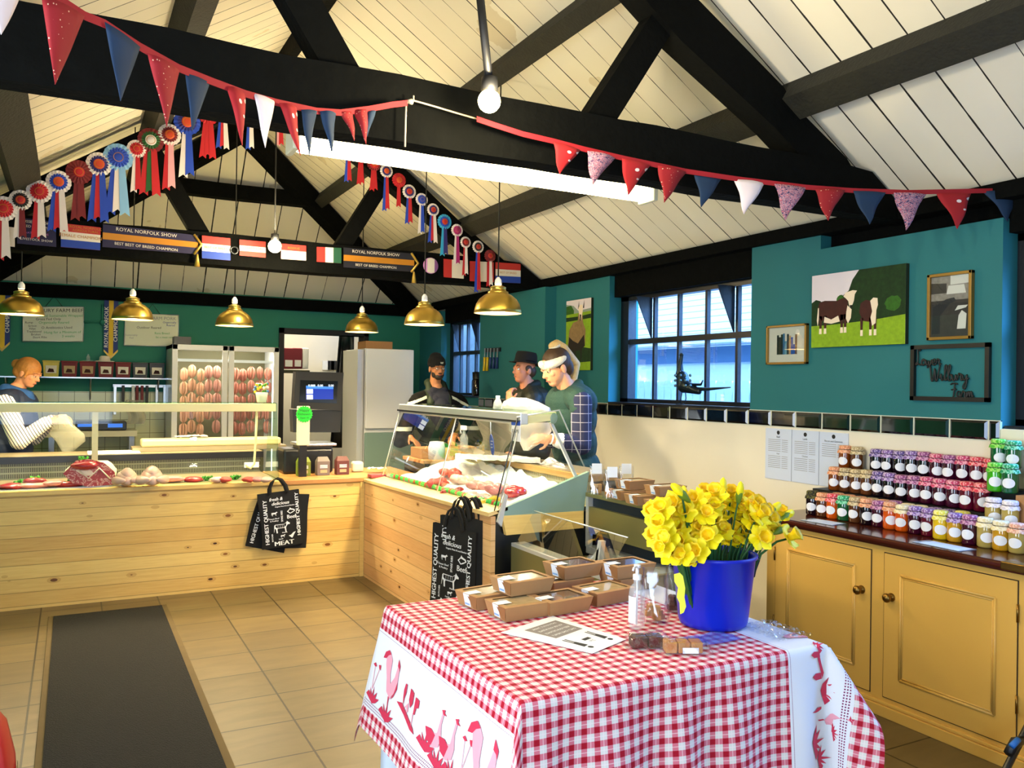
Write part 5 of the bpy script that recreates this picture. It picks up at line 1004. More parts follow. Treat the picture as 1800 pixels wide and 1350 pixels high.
def make_flower(kind):
    root = empty('daffodil', (0, 0, 0), 'd', 'flower', gf_); b = MB()
    if kind == 1:   # closed bud
        b.lathe([(.001, -.035), (.006, -.03), (.010, -.01), (.012, .01), (.008, .028), (.001, .036)], 'petal', n=10, wob=.1); b.build('petals', root, local=True)
        b = MB(); b.lathe([(.001, -.045), (.006, -.038), (.0115, -.012), (.0105, .0)], 'bud_green', n=10); b.build('sheath', root, local=True)
    else:
        r = .036 if kind == 0 else .024
        for k in range(6):
            a = k*PI/3+(.1 if k % 2 else 0); d = Vector((math.cos(a), math.sin(a), 0)); t = Vector((-d.y, d.x, 0)); q = .22 if kind == 0 else .6
            prof = [(.15, .12), (.45, .36), (.75, .34), (1.0, .04)]
            vs = []; 
            for (x, w) in prof: z = -.006+q*x*x*r; vs += [d*(x*r)+t*(w*r)+Vector((0, 0, z)), d*(x*r)+Vector((0, 0, z+.004)), d*(x*r)-t*(w*r)+Vector((0, 0, z))]
            b.add(vs, [(i*3+j, i*3+j+1, i*3+j+4, i*3+j+3) for i in range(3) for j in range(2)], 'petal', True)
        b.build('petals', root, local=True)
        b = MB(); b.lathe([(.004, -.004), (.009, 0), (.011, .012), (.013, .022), (.019, .028), (.017, .024), (.009, .01), (.001, .004)], 'trumpet', n=20, wob=.09); b.build('trumpet', root, local=True)
    return root
pf = {k: make_flower(k) for k in (0, 1, 2)}
for i, (px, py, kd) in enumerate(heads):
    dpx = (px-1272)/130; Yc = 2.235+rr.uniform(-.07, .06)-.03*(py > 930)+.02*(py < 890); p = at(px, py, Y=Yc)
    dirv = (p-(bc+Vector((0, 0, .18)))).normalized(); look = (Vector((0, 0, CAMZ))-p).normalized(); n_ = (dirv*.9+look*(.9 if kd != 1 else .1)+Vector((rr.uniform(-.4, .4), rr.uniform(-.3, .3), rr.uniform(-.35, .2)))).normalized()
    q = n_.to_track_quat('Z', 'Y').to_euler(); reg = 'left' if px < 1215 else 'centre' if px < 1300 else 'right'; lvl = 'top' if py < 885 else 'middle' if py < 935 else 'low'
    c = dup(pf[kd], p, q, DL(kd, lvl, reg), gf_)
    s = rr.uniform(1.05, 1.3)*(1.12 if kd == 0 else 1); c.scale = (s, s, s)
    base = bc+Vector(((p.x-bc.x)*.35, (p.y-bc.y)*.35, .03)); rim = bc+Vector(((p.x-bc.x)*.62, (p.y-bc.y)*.6, .235)); hp = p-n_*.01
    inv = Matrix.LocRotScale(p, q.to_quaternion(), Vector((s, s, s))).inverted(); b = MB(); b.tube([inv @ v for v in (base, rim, rim.lerp(hp, .6)+Vector((0, 0, .012)), hp)], [.0035, .0035, .003, .0028], 'stem_green', 6)
    o = b.build('stem', local=True); o.parent = c
for k in pf: 
    for o in [pf[k]]+list(root_children(pf[k])): bpy.data.objects.remove(o)
# black ribbed mat on the floor
mat('mat_pile', '#0d0b09', .95, noise_amt=.7, noise_scale=120, bump=1, bscale=160); mat('mat_edge', '#5c4a26', .85, noise_amt=.2)
root = empty('floor_mat', (.25, 4, 0), 'long black ribbed entrance mat on the tiled floor', 'mat'); b = MB(); b.box((-.115, 1.4, .0), (.61, 6.27, .008), 'mat_edge', bev=.003); b.build('rubber_edge', root)
b = MB(); b.box((-.085, 1.43, .008), (.575, 6.24, .014), 'mat_pile'); b.build('pile', root)
# red printed bag at the left edge
mat('bag_red', '#b81416', .4, coat=.3)
bp_ = at(-15, 1330, Z=.3); root = empty('snack_sack', (bp_.x, bp_.y, 0), 'red printed sack cut off by the left edge of the picture', 'bag')
b = MB(); cx, cy = at(-6, 1300, Y=2.55).x-.085, 2.65
b.lathe([(.001, 0), (.11, 0), (.125, .05), (.132, .35), (.122, .54), (.10, .64), (.06, .70), (.001, .72)], 'bag_red', c=(cx, cy, 0), n=28, wob=.03); b.build('sack', root)
b = MB()
def arc(txt, z, s, m):
    vs, fs = text_polys(txt, s); b.add([Vector((cx+.132*math.cos(-.75+v.x/.13), cy+.132*math.sin(-.75+v.x/.13), z+v.y+v.x*.35)) for v in vs], fs, m)
mat('navy_print', '#2a0a22', .5); b.sheet(lambda u, v: (cx+.1297*math.cos(-1.5+u*1.7), cy+.1297*math.sin(-1.5+u*1.7), .33+.05*v+(u-.5)*.1), 16, 1, 'navy_print'); b.sheet(lambda u, v: (cx+.1297*math.cos(-1.5+u*1.7), cy+.1297*math.sin(-1.5+u*1.7), .43+.04*v+(u-.5)*.1), 16, 1, 'navy_print')
arc('Char', .28, .065, 'white'); arc('Bar-B', .38, .055, 'white'); b.build('printed_lettering', root)
# folded pushchair frame at the right edge
mat('pram_blue', '#1c6ed0', .5); root = empty('folded_frame', (2.75, 1.9, 0), 'dark folded frame with blue grip cut off by the lower right corner', 'pushchair')
b = MB(); b.tube([at(1745, 1400, Y=1.95), at(1772, 1345, Y=1.95), at(1800, 1290, Y=1.95), at(1830, 1230, Y=1.95)], .014, 'navy_frame'); b.build('frame_tube', root)
b = MB(); b.tube([at(1772, 1325, Y=1.94), at(1785, 1305, Y=1.94), at(1800, 1300, Y=1.94)], [.018, .022, .014], 'navy_frame'); b.tube([at(1778, 1312, Y=1.93), at(1790, 1300, Y=1.93)], .012, 'pram_blue'); b.build('grip', root)
# ------------------------------------------------------------------ people
for n_, c_ in (('skin_a', '#a9714a'), ('skin_b', '#c98462'), ('skin_c', '#d99a74'), ('skin_d', '#d8936a')): mat(n_, c_, .5, sub=.08)
mat('eye_white', '#e8e4de', .2); mat('eye_dark', '#17110d', .2); mat('lip', '#a5524a', .5); mat('hair_blonde', '#cfae74', .55, noise_amt=.35, noise_scale=60); mat('hair_brown', '#3c2716', .6, noise_amt=.4, noise_scale=70); mat('hair_red', '#b97838', .55, noise_amt=.35, noise_scale=60); mat('hair_dark', '#1c1512', .7, noise_amt=.4, noise_scale=80)
mat('jacket_green', '#16260f', .75, bump=.3, bscale=60); mat('jacket_black', '#040405', .9, spec=.2); mat('reflective', '#c9cdb8', .35); mat('navy_knit', '#15182a', .85); mat('beanie', '#08080a', .95, bump=.5, bscale=200); mat('wax_green', '#1b1f14', .6, bump=.3, bscale=50); mat('felt_black', '#050506', .9)
mat('vest_teal', '#143a36', .8, bump=.3, bscale=90); mat('vest_navy', '#0c1c3a', .7, bump=.2, bscale=80); mat('scarf_blue', '#1c4a86', .85, bump=.4, bscale=120); mat('headband', '#e6dcc8', .95, bump=.8, bscale=120); mat('apron_black', '#0b0f14', .8); mat('shirt_cuff', '#d8dad6', .8); mat('trousers', '#14161c', .85); mat('collar_red', '#5a1e2c', .9); mat('shoe', '#0b0908', .5)
def plaid():
    n = NT('plaid', .85); s = n.sep(n.coord()); fs = []
    for q, k in ((n.math('ADD', s[2], 0), .062), (n.math('SUBTRACT', n.math('MULTIPLY', s[0], .88), n.math('MULTIPLY', s[1], .47)), .058)):
        f = n.math('FRACT', n.math('DIVIDE', n.math('ADD', q, 5), k)); fs.append(n.math('LESS_THAN', f, .06))
    n.col(n.mix(n.math('MAXIMUM', fs[0], fs[1]), '#141c44', '#a09fb4'))
plaid()
def stripes_m():
    n = NT('breton', .85); s = n.sep(n.coord()); q = n.math('ADD', n.math('MULTIPLY', s[0], 1.0), n.math('MULTIPLY', s[2], .55)); f = n.math('FRACT', n.math('DIVIDE', n.math('ADD', q, 5), .024)); n.col(n.mix(n.math('LESS_THAN', f, .30), '#e6ddd0', '#23284a'))
stripes_m()
def basis(fwd, up=(0, 0, 1)):
    f = Vector(fwd).normalized(); u = Vector(up); u = (u-f*u.dot(f)).normalized(); s = f.cross(u)   # s: the figure's right
    return Matrix((s, f, u)).transposed()
def head_prims(c, B, k=1):
    P = lambda x, y, z: Vector(c)+B @ (Vector((x, y, z))*k)
    E = lambda x, y, z, a, b_, d: ('e', P(x, y, z), (a*k, b_*k, d*k), B)
    return [E(0, -.012, .035, .074, .094, .086), E(0, .022, -.018, .060, .068, .082), E(0, .040, -.076, .036, .040, .028), ('c', P(0, .084, .016), P(0, .104, -.020), .007*k, .0115*k), E(.009, .092, -.024, .008, .009, .006), E(-.009, .092, -.024, .008, .009, .006),
            E(0, .070, .034, .050, .020, .010), E(0, .079, -.050, .021, .012, .0055), E(0, .078, -.059, .019, .012, .006), E(.075, -.008, -.004, .009, .019, .031), E(-.075, -.008, -.004, .009, .019, .031), E(.034, .060, -.014, .022, .020, .018), E(-.034, .060, -.014, .022, .020, .018), ('c', P(0, -.02, -.05), P(0, -.035, -.16), .052*k, .056*k)]
def hand_prims(w, d, n, thumb, curl=.5, k=1, spread=1):
    """palm facing n, fingers along d, thumb on the side of thumb * (d x n)"""
    w, d, n = Vector(w), Vector(d).normalized(), Vector(n); n = (n-d*n.dot(d)).normalized(); t = d.cross(n)*thumb; out = []
    Bp = Matrix((t, d, n)).transposed(); out.append(('e', w+d*.045*k, (.040*k, .052*k, .015*k), Bp)); out.append(('c', w-d*.02*k, w+d*.02*k, .025*k, .024*k))
    for i, (o, L, fr) in enumerate(((.031, .92, 0), (.011, 1.0, .003), (-.010, .94, .002), (-.030, .76, -.004))):
        p = w+d*(.086+fr)*k+t*o*k*spread; a = 0; cl = curl*(1+.12*i)
        for q, (ln, r0, r1) in enumerate(((.040, .0092, .0086), (.026, .0086, .0080), (.020, .0080, .0070))):
            a += cl*(.75 if q == 0 else .9); v = d*math.cos(a)+n*math.sin(a)+t*o*.6*spread; e = p+v.normalized()*ln*L*k; out.append(('c', p, e, r0*k, r1*k)); p = e
    p = w+d*.018*k+t*.030*k; v = (t*.75+d*.65+n*.35).normalized(); e = p+v*.040*k; out.append(('c', p, e, .0125*k, .0105*k)); v2 = (d*.8+t*.25+n*.45).normalized(); out.append(('c', e, e+v2*.030*k, .0102*k, .0085*k))
    return out
def face_bits(root, c, B, k=1, skin='skin_a', look=(0, 0), brow='hair_dark'):
    P = lambda x, y, z: Vector(c)+B @ (Vector((x, y, z))*k)
    for s in (-1, 1):
        b = MB(); b.ball(P(s*.031, .0775, .013), .0115*k, 'eye_white', 12, 8); b.ball(P(s*.031+look[0], .0845, .013+look[1]), .0062*k, 'eye_dark', 10, 7); b.ball(P(s*.031, .0785, .018), (.0138*k, .0118*k, (.0080+(.0055 if look[1] < 0 else 0))*k), skin, 12, 7, rot=B); b.build('eye', root)
        b = MB(); b.tube([P(s*.014, .088, .034), P(s*.032, .086, .040), P(s*.050, .076, .034)], [.003*k, .004*k, .002*k], brow, 6); b.build('eyebrow', root)
    b = MB(); b.tube([P(-.020, .083, -.055), P(-.008, .0905, -.0525), P(0, .0905, -.0535), P(.008, .0905, -.0525), P(.020, .083, -.055)], [.0016, .0038*k, .0036*k, .0038*k, .0016], 'lip', 6); b.build('lips', root)
def legs(hip, B, k, H):
    out = []; s = B.col[0]; f = B.col[1]; hip = Vector(hip)
    for q in (-1, 1):
        a = hip+s*q*.09*k; kn = Vector((a.x, a.y, 0))+s*q*.02+f*.02+Vector((0, 0, hip.z*.53)); an = Vector((a.x, a.y, .09))+s*q*.03
        out += [('c', a, kn, .085*k, .058*k), ('c', kn, an, .055*k, .038*k), ('c', an+Vector((0, 0, -.03)), an+f*.15+Vector((0, 0, -.05)), .042*k, .032*k)]
    return out
def arm(a, e, w, r=(.052, .043, .03)): return [('c', a, e, r[0], r[1]), ('c', e, w, r[1]*.95, r[2])]
def torso(neck, hip, B, k, w=1, d=1, sh=()):
    neck, hip = Vector(neck), Vector(hip); up = (neck-hip); L = up.length; s = B.col[0]
    return [('c', neck-up.normalized()*.035, v-(v-neck)*.12, .062, .066) for v in sh]+[('e', hip+up*.86, (.185*k*w, .105*k*d, .12*k), B), ('e', hip+up*.68, (.165*k*w, .122*k*d, .17*k), B), ('e', hip+up*.38, (.148*k*w, .115*k*d, .17*k), B), ('e', hip+up*.08, (.165*k*w, .125*k*d, .15*k), B), ('c', hip+up*.88, neck+up.normalized()*.03, .07*k, .055*k)]
def grow(prims, g):
    g = g+.008 if g == .02 else g
    return [(p[0], p[1], p[2], p[3]+g, p[4]+g) if p[0] == 'c' else ('e', p[1], tuple(r+g for r in p[2]), p[3] if len(p) > 3 else Matrix.Identity(3)) for p in prims]
# ---- bearded man in green jacket and black beanie
Y_ = 7.4; q = lambda x, y, dy=0: at(x, y, Y=Y_+dy)
hc = q(768, 649); Bf = basis((-.30, -.95, -.02)); Bb = basis((-.42, -.9, 0)); k = .98
root = empty('person', (hc.x, hc.y, 0), 'bearded person in black beanie, glasses and green-black jacket leaning behind the glass counter', 'person')
Bf = basis((.02, -1, -.05)); nk = q(768, 686, .03); hip = q(768, 850, .12); sl, sr = q(732, 709, .04), q(808, 710, .04); el, er = q(703, 774, -.02), q(836, 772, .0); wl, wr_ = q(722, 770, -.22), q(797, 766, -.2)
hl = hand_prims(wl, (.35, -.8, -.45), (.0, -.2, -1), -1, .35); hr = hand_prims(wr_, (-.5, -.75, -.35), (0, -.2, -1), 1, .4)
body = head_prims(hc, Bf, k)+torso(nk, hip, Bb, 1.0, sh=(sl, sr))+arm(sl, el, wl)+arm(sr, er, wr_)+hl+hr+legs(hip, Bb, 1, 0)
blob('body', body, 'skin_a', root, voxel=.0055); face_bits(root, hc, Bf, k, 'skin_a', look=(.002, 0))
jk = grow(torso(nk-Vector((0, 0, .012)), hip, Bb, 1.0, 1.12, 1.25, (sl, sr))[:6], .02)+grow(arm(sl, el, wl.lerp(el, .25), (.07, .062, .05)), .012)+grow(arm(sr, er, wr_.lerp(er, .25), (.07, .062, .05)), .012)
jk += [('c', nk+Vector((-.09, -.09, -.12)), nk+Vector((-.075, .03, .06)), .04, .035), ('c', nk+Vector((.09, -.09, -.12)), nk+Vector((.075, .03, .06)), .04, .035), ('c', nk+Vector((-.06, .07, .07)), nk+Vector((.06, .07, .07)), .045, .045)]
zsh = sl.z
def jm(c):
    dx = c.x-hc.x; band = abs(c.z-(zsh+.055-.42*(abs(dx)-.14))) < .014 and .12 < abs(dx) < .36 and c.y < nk.y+.05
    if abs(dx) < .012+.42*max(0, c.z-(nk.z-.24)) and c.z < nk.z+.0 and c.z > nk.z-.24 and c.y < nk.y-.02: return 3
    if band: return 2
    if abs(dx) > .27 and abs(c.z-(zsh-.24)) < .018: return 2
    if abs(dx) > .20 or (dx > .10 and c.z > zsh-.10) or (abs(dx) > .12 and c.z > zsh-.07): return 1
    return 0
blob('jumper', [('c', nk+Vector((-.05, -.07, -.10)), nk+Vector((.05, -.07, -.10)), .06, .06), ('c', nk+Vector((-.055, -.02, -.02)), nk+Vector((.055, -.02, -.02)), .055, .055), ('e', nk+Vector((0, -.10, -.22)), (.12, .09, .16), Bb)], 'navy_knit', root)
blob('jacket', jk, 'jacket_green', root, voxel=.0065, matf=(jm, ['jacket_green', 'jacket_black', 'reflective', 'navy_knit']))
b = MB(); pass
blob('beanie', [('e', hc+Vector((0, .012, .062)), (.086, .103, .085), Bf), ('e', hc+Vector((0, .012, .052)), (.089, .105, .034), Bf), ('e', hc+Vector((0, .03, .12)), (.06, .07, .045), Bf)], 'beanie', root, voxel=.005)
b = MB(); letter(b, 'W', hc+Bf @ Vector((.0, .108, .062)), Bf.col[0]*-1, (0, 0, 1), .03, 'reflective', bold=.001, off=.004); b.build('beanie_badge', root)
PP = lambda x, y, z: hc+Bf @ (Vector((x, y, z))*k)
def bd(c): return 0
blob('beard', [('e', PP(0, .052, -.072), (.042, .042, .032), Bf), ('e', PP(.045, .025, -.05), (.016, .036, .034), Bf), ('e', PP(-.045, .025, -.05), (.016, .036, .034), Bf), ('e', PP(0, .083, -.041), (.024, .012, .006), Bf)], 'hair_dark', root, voxel=.004)
b = MB()
for s in (-1, 1): b.tube([PP(s*.033+.021*math.cos(a*PI/6), .097, .011+.015*math.sin(a*PI/6)) for a in range(12)], .0014, 'dark_steel', 6, closed=True); b.tube([PP(s*.054, .095, .013), PP(s*.077, .01, .012)], .0014, 'dark_steel', 6)
b.tube([PP(-.012, .098, .013), PP(.012, .098, .013)], .0014, 'dark_steel', 6); b.build('glasses', root)
blob('trousers', grow(legs(hip, Bb, 1, 0), .012), 'trousers', root, voxel=.012)
# ---- man in black hat
Y_ = 6.25; hc = q(921, 651); hc.z -= .005; Bf = basis((-.98, -.06, .05)); Bb = basis((-.9, -.35, 0)); k = 1.0
root = empty('person', (hc.x, hc.y, 0), 'person in black brimmed hat and dark jacket with hand to chin', 'person')
nk = q(931, 682, .02); hip = q(935, 845, .05); s_n, s_f = q(938, 707, -.16), q(922, 703, .18); e_n, w_n = q(914, 757, -.24), q(895, 706, -.10); e_f, w_f = q(915, 775, .2), q(893, 800, .05)
hd = hand_prims(w_n, (.05, .12, 1), (.9, .3, .1), -1, .85, .95)
body = head_prims(hc, Bf, k)+torso(nk, hip, Bb, 1, sh=(s_n, s_f))+arm(s_n, e_n, w_n)+arm(s_f, e_f, w_f)+hd+hand_prims(w_f, (-.6, 0, -.6), (0, -.3, -1), 1, .5)+legs(hip, Bb, 1, 0)
blob('body', body, 'skin_b', root, voxel=.0055); face_bits(root, hc, Bf, k, 'skin_b', brow='hair_brown')
jk = grow(torso(nk-Vector((0, 0, .0)), hip, Bb, 1.0, 1.08, 1.2, (s_n, s_f))[:6], .02)+grow(arm(s_n, e_n, w_n.lerp(e_n, .22), (.068, .06, .048)), .01)+grow(arm(s_f, e_f, w_f.lerp(e_f, .2), (.068, .06, .048)), .01)+[('c', nk+Vector((-.03, -.06, .0)), nk+Vector((.06, -.02, .035)), .045, .04), ('c', nk+Vector((-.03, .06, .0)), nk+Vector((.06, .03, .035)), .045, .04)]
blob('jacket', jk, 'wax_green', root, voxel=.0065)
P2 = lambda x, y, z: hc+Bf @ Vector((x, y, z))
blob('hair', [('e', P2(0, -.055, .0), (.078, .055, .062), Bf), ('e', P2(.066, -.005, .022), (.014, .035, .03), Bf), ('e', P2(-.066, -.005, .022), (.014, .035, .03), Bf)], 'hair_brown', root, voxel=.005)
b = MB(); tilt = Bf @ Matrix.Rotation(R(4), 3, 'X'); hatp = [(.132, .0), (.128, .006), (.093, .010), (.089, .035), (.084, .085), (.075, .108), (.05, .112), (.02, .100), (.001, .098)]
hb = MB(); hb.lathe(hatp, 'felt_black', n=32)
vs = []
for v in hb.v: x, y, z = v; y *= 1.16; x *= .98; z += .25*max(0, (x*x+y*y)**.5-.09)*(abs(x)/.1); vs.append(P2(0, -.012, .055)+tilt @ Vector((x, y, z)))
b.add(vs, hb.f, 'felt_black', True); b.lathe([(.0935, .012), (.092, .034)], 'jacket_black', n=32, c=P2(0, -.012, .055), rot=tilt); o = b.build('hat', root); sm = o.modifiers.new('s', 'SOLIDIFY'); sm.thickness = .003
blob('trousers', grow(legs(hip, Bb, 1, 0), .012), 'trousers', root, voxel=.012)
# ---- young woman in headband serving
Y_ = 5.15; hc = q(977, 648); k = 1.14; Bf = basis((-.98, -.08, -.38)); Bb = basis((-.92, -.4, 0))
root = empty('person', (hc.x, hc.y, 0), 'person with blonde ponytail, cream headband, gilet and checked shirt filling a plastic bag', 'person')
nk = q(1002, 686, .02); hip = q(1008, 838, .05)+Vector((.03, 0, 0)); s_n, s_f = q(1020, 706, -.18), q(1000, 702, .2); e_n, w_n = q(1022, 783, -.26), q(966, 771, -.22); e_f, w_f = q(985, 780, .12), q(946, 762, .0)
hn = hand_prims(w_n, (-.8, .15, .0), (-.1, .75, -.3), 1, .45, 1.0); hf = hand_prims(w_f, (-.7, -.3, -.2), (0, -.8, -.4), -1, .6, 1.0)
body = head_prims(hc, Bf, k)+torso(nk, hip, Bb, 1.05, sh=(s_n, s_f))+arm(s_n, e_n, w_n)+arm(s_f, e_f, w_f)+hn+hf+legs(hip, Bb, 1, 0)
blob('body', body, 'skin_c', root, voxel=.0055); face_bits(root, hc, Bf, k, 'skin_c', look=(0, -.004), brow='hair_brown')
ve = grow(torso(nk-Vector((0, 0, .0)), hip, Bb, 1.05, .95, 1.12, (s_n, s_f))[:6], .02)+[('c', nk+Vector((-.05, -.06, -.02)), nk+Vector((.05, -.04, .05)), .04, .035), ('c', nk+Vector((-.05, .05, -.02)), nk+Vector((.05, .04, .05)), .04, .035), ('e', s_n+Vector((0, .05, .0)), (.08, .05, .06), Bb)]
ve += [('c', s_n+Vector((-.02, -.02, -.06)), s_n+Vector((-.02, .0, .01)), .07, .062)]
blob('gilet', ve, 'vest_teal', root, voxel=.0065)
sv = grow(arm(s_n+Vector((0, -.01, 0)), e_n, e_n.lerp(w_n, .62), (.072, .062, .05)), .008)+grow(arm(s_f, e_f, e_f.lerp(w_f, .6), (.07, .06, .05)), .006)
blob('shirt_sleeve', sv, 'plaid', root, voxel=.0065)
b = MB(); d_ = (w_n-e_n).normalized(); b.tube([e_n.lerp(w_n, .60), e_n.lerp(w_n, .66), e_n.lerp(w_n, .84)], [.056, .057, .046], 'shirt_cuff', 16); b.build('rolled_cuff', root)
b = MB(); c_ = e_n.lerp(w_n, .95); n_ = d_.orthogonal().normalized(); m_ = d_.cross(n_); b.tube([c_+(n_*math.cos(a*PI/8)+m_*math.sin(a*PI/8))*.034 for a in range(16)], .006, 'pump', 8, closed=True); b.build('wristwatch', root)
P3 = lambda x, y, z: hc+Bf @ (Vector((x, y, z))*k)
blob('hair', [('e', P3(0, -.022, .045), (.082*k, .098*k, .092*k), Bf), ('e', P3(0, -.07, -.01), (.07*k, .05*k, .07*k), Bf)], 'hair_brown', root, voxel=.006)
blob('headband', [('e', P3(0, -.002, .052), (.090*k, .103*k, .044*k), Bf @ Matrix.Rotation(R(-8), 3, 'X')), ('e', P3(0, .096, .060), (.03, .02, .03), Bf)], 'headband', root, voxel=.005)
bun = P3(0, -.04, .145)
blob('ponytail', [('e', bun, (.042, .045, .030), Bf), ('c', bun+Vector((.02, 0, .01)), bun+Vector((.075, .0, -.02)), .032, .036), ('c', bun+Vector((.075, .0, -.02)), q(1012, 640, .03), .036, .034), ('c', q(1012, 640, .03), q(1008, 672, .02), .034, .024), ('c', q(1008, 672, .02), q(1000, 690, -.03), .024, .01)], 'hair_blonde', root, voxel=.005)
b = MB(); b.tube([bun+Bf @ Vector((.036*math.cos(a*PI/6), .036*math.sin(a*PI/6), -.012)) for a in range(12)], .010, 'headband', 8, closed=True); b.build('hair_tie', root)
blob('trousers', grow(legs(hip, Bb, 1, 0), .012), 'vest_navy', root, voxel=.012)
mat('poly_bag', '#c9c2b6', .3, alpha=.55); mat('poly_clear', '#b9b8a4', .2, alpha=.38); mat('poly_opaque', '#cfcdcb', .45, noise_amt=.12, noise_scale=30, bump=.6, bscale=25)
def sack(name, cs, m, label, seed, cat='bag', n=14):
    """crumpled film hanging through the cross-sections (centre, rx, ry)"""
    b = MB(); vs = []; L = len(cs); S = 18
    for j, (c, rx, ry) in enumerate(cs):
        for i in range(S):
            a = 2*PI*i/S; w_ = 1+.16*noise(Vector((math.cos(a)*2, math.sin(a)*2, j*.8+seed))); vs.append(Vector(c)+_r0*math.cos(a)*rx*w_+_f*math.sin(a)*ry*w_+Vector((0, 0, .01*noise(Vector((i, j, seed))))))
    b.add(vs, [(j*S+i, j*S+(i+1) % S, (j+1)*S+(i+1) % S, (j+1)*S+i) for j in range(L-1) for i in range(S)], m, True); return thing(name, b, label, cat)
sack('plastic_bag', [(q(930, 742, -.16), .14, .07), (q(932, 757, -.16), .15, .08), (q(936, 772, -.16), .10, .06), (q(925, 792, -.16), .02, .02)], 'poly_bag', 'open clear plastic bag held by the woman in the headband', 3)
sack('plastic_bag', [(q(912, 699, -.1), .05, .04), (q(915, 706, -.1), .12, .06), (q(925, 716, -.1), .16, .07), (q(930, 728, -.1), .17, .07), (q(928, 738, -.1), .15, .06)], 'poly_opaque', 'crumpled white plastic bag heaped above the glass beside the woman in the headband', 8)
# ---- woman at the left counter
Y_ = 7.98; hc = q(50, 657); k = 1.0; Bf = basis((.82, -.52, -.40)); Bb = basis((.9, -.42, 0))
root = empty('person', (hc.x, hc.y, 0), 'person with tied-up ginger hair, navy gilet and striped top opening a bag', 'person')
nk = q(27, 690, .02); hip = q(5, 850, .06); s_n, s_f = q(10, 710, -.17), q(32, 706, .16); e_n, w_n = q(34, 776, -.20), q(84, 741, -.16); e_f, w_f = q(60, 770, .05), q(95, 736, -.05)
hn = hand_prims(w_n, (.9, -.05, .15), (0, .5, -.8), 1, .55); hf = hand_prims(w_f, (.9, -.1, .05), (0, -.5, -.8), -1, .6)
body = head_prims(hc, Bf, k)+torso(nk, hip, Bb, 1.05, sh=(s_n, s_f))+arm(s_n, e_n, w_n)+arm(s_f, e_f, w_f)+hn+hf+legs(hip, Bb, 1, 0)
blob('body', body, 'skin_d', root, voxel=.0055); face_bits(root, hc, Bf, k, 'skin_d', look=(0, -.004), brow='hair_red')
ve = grow(torso(nk-Vector((0, 0, .0)), hip, Bb, 1.08, 1.0, 1.3, (s_n, s_f))[:6], .02)
blob('gilet', ve, 'vest_navy', root, voxel=.0065)
blob('striped_sleeve', grow(arm(s_n+Vector((0, -.015, 0)), e_n, e_n.lerp(w_n, .93), (.075, .062, .045)), .008)+grow(arm(s_f, e_f, e_f.lerp(w_f, .9), (.07, .058, .045)), .006), 'breton', root, voxel=.0065)
blob('scarf', [('c', nk+Vector((-.06, -.05, .03)), nk+Vector((.09, -.06, -.03)), .045, .05), ('c', nk+Vector((-.06, .06, .03)), nk+Vector((.09, .05, -.03)), .045, .05), ('c', nk+Vector((-.07, -.05, .03)), nk+Vector((-.07, .06, .03)), .045, .045), ('c', nk+Vector((.09, -.05, -.05)), nk+Vector((.13, .03, -.10)), .05, .045)], 'scarf_blue', root, voxel=.006)
P4 = lambda x, y, z: hc+Bf @ (Vector((x, y, z))*k)
blob('hair', [('e', P4(0, -.02, .045), (.084, .104, .092), Bf), ('e', P4(0, -.125, .035), (.04, .042, .042), Bf), ('e', P4(0, -.07, -.005), (.074, .055, .06), Bf), ('c', P4(.06, .03, .05), P4(.074, .03, -.02), .014, .008), ('c', P4(-.06, .03, .05), P4(-.074, .03, -.02), .014, .008)], 'hair_red', root, voxel=.005)
blob('trousers', grow(legs(hip, Bb, 1, 0), .012), 'apron_black', root, voxel=.012)
sack('plastic_bag', [(q(110, 728, -.2), .03, .02), (q(110, 745, -.2), .08, .04), (q(118, 762, -.2), .15, .05), (q(125, 775, -.2), .12, .05), (q(118, 797, -.2), .03, .03)], 'poly_clear', 'thin clear plastic bag held open by the woman at the left counter', 15)
# ------------------------------------------------------------------ food in the left display
mat('meat_red', '#a31f2a', .3, coat=.3, noise_amt=.35, noise_scale=40); mat('meat_pink', '#d98a86', .35, coat=.3, noise_amt=.2, noise_scale=30); mat('meat_fat', '#ecd9c4', .4, noise_amt=.1); mat('chicken', '#e6bfae', .38, coat=.25, noise_amt=.08, noise_scale=30); mat('parsley', '#2f7d12', .7, noise_amt=.5, noise_scale=60); mat('lemon', '#e8c41a', .4); mat('mince', '#c8433a', .5, noise_amt=.4, noise_scale=120); mat('herb_green', '#2fd048', .6)
DZ = .814
def marbled():
    n = NT('marbled', .3); o = n.coord(); v = n.noise(n.scale(o, 1, 1, 1), 22, 3, 2.2); n.b.inputs['Coat Weight'].default_value = .4; n.col(n.ramp(v, [(0, '#7d0f1e'), (.50, '#a82432'), (.56, '#e3b8ac'), (.62, '#9c1c2c'), (1, '#7d0f1e')]))
marbled()
def D(px, py, z=DZ): return at(px, py, Z=z)
p = D(150, 858); p.y += .10; root = empty('lamb_joint', p, 'large marbled leg joint, cut face forward, in the left display', 'joint of meat')
b = MB(); f = frame_of(p+Vector((-.08, -.03, .0)), (1, 0, 0), (0, .25, 1)); pts = [(-.06, .10), (.02, .19), (.10, .20), (.20, .17), (.27, .10), (.28, .01), (.10, .0), (.0, .03)]
b.prism([f(x, y) for x, y in pts], (0, .012, 0), 'marbled'); b.ball(p+Vector((.05, .06, .09)), (.17, .07, .09), 'meat_fat', 20, 12, lump=.2); b.ball(p+Vector((.0, -.0, .15)), (.09, .05, .03), 'meat_red', lump=.2); b.tube([f(.04, .12, .006), f(.10, .06, .006), f(.17, .13, .006), f(.24, .05, .006)], .006, 'meat_fat', 6); b.build('cut_meat', root)
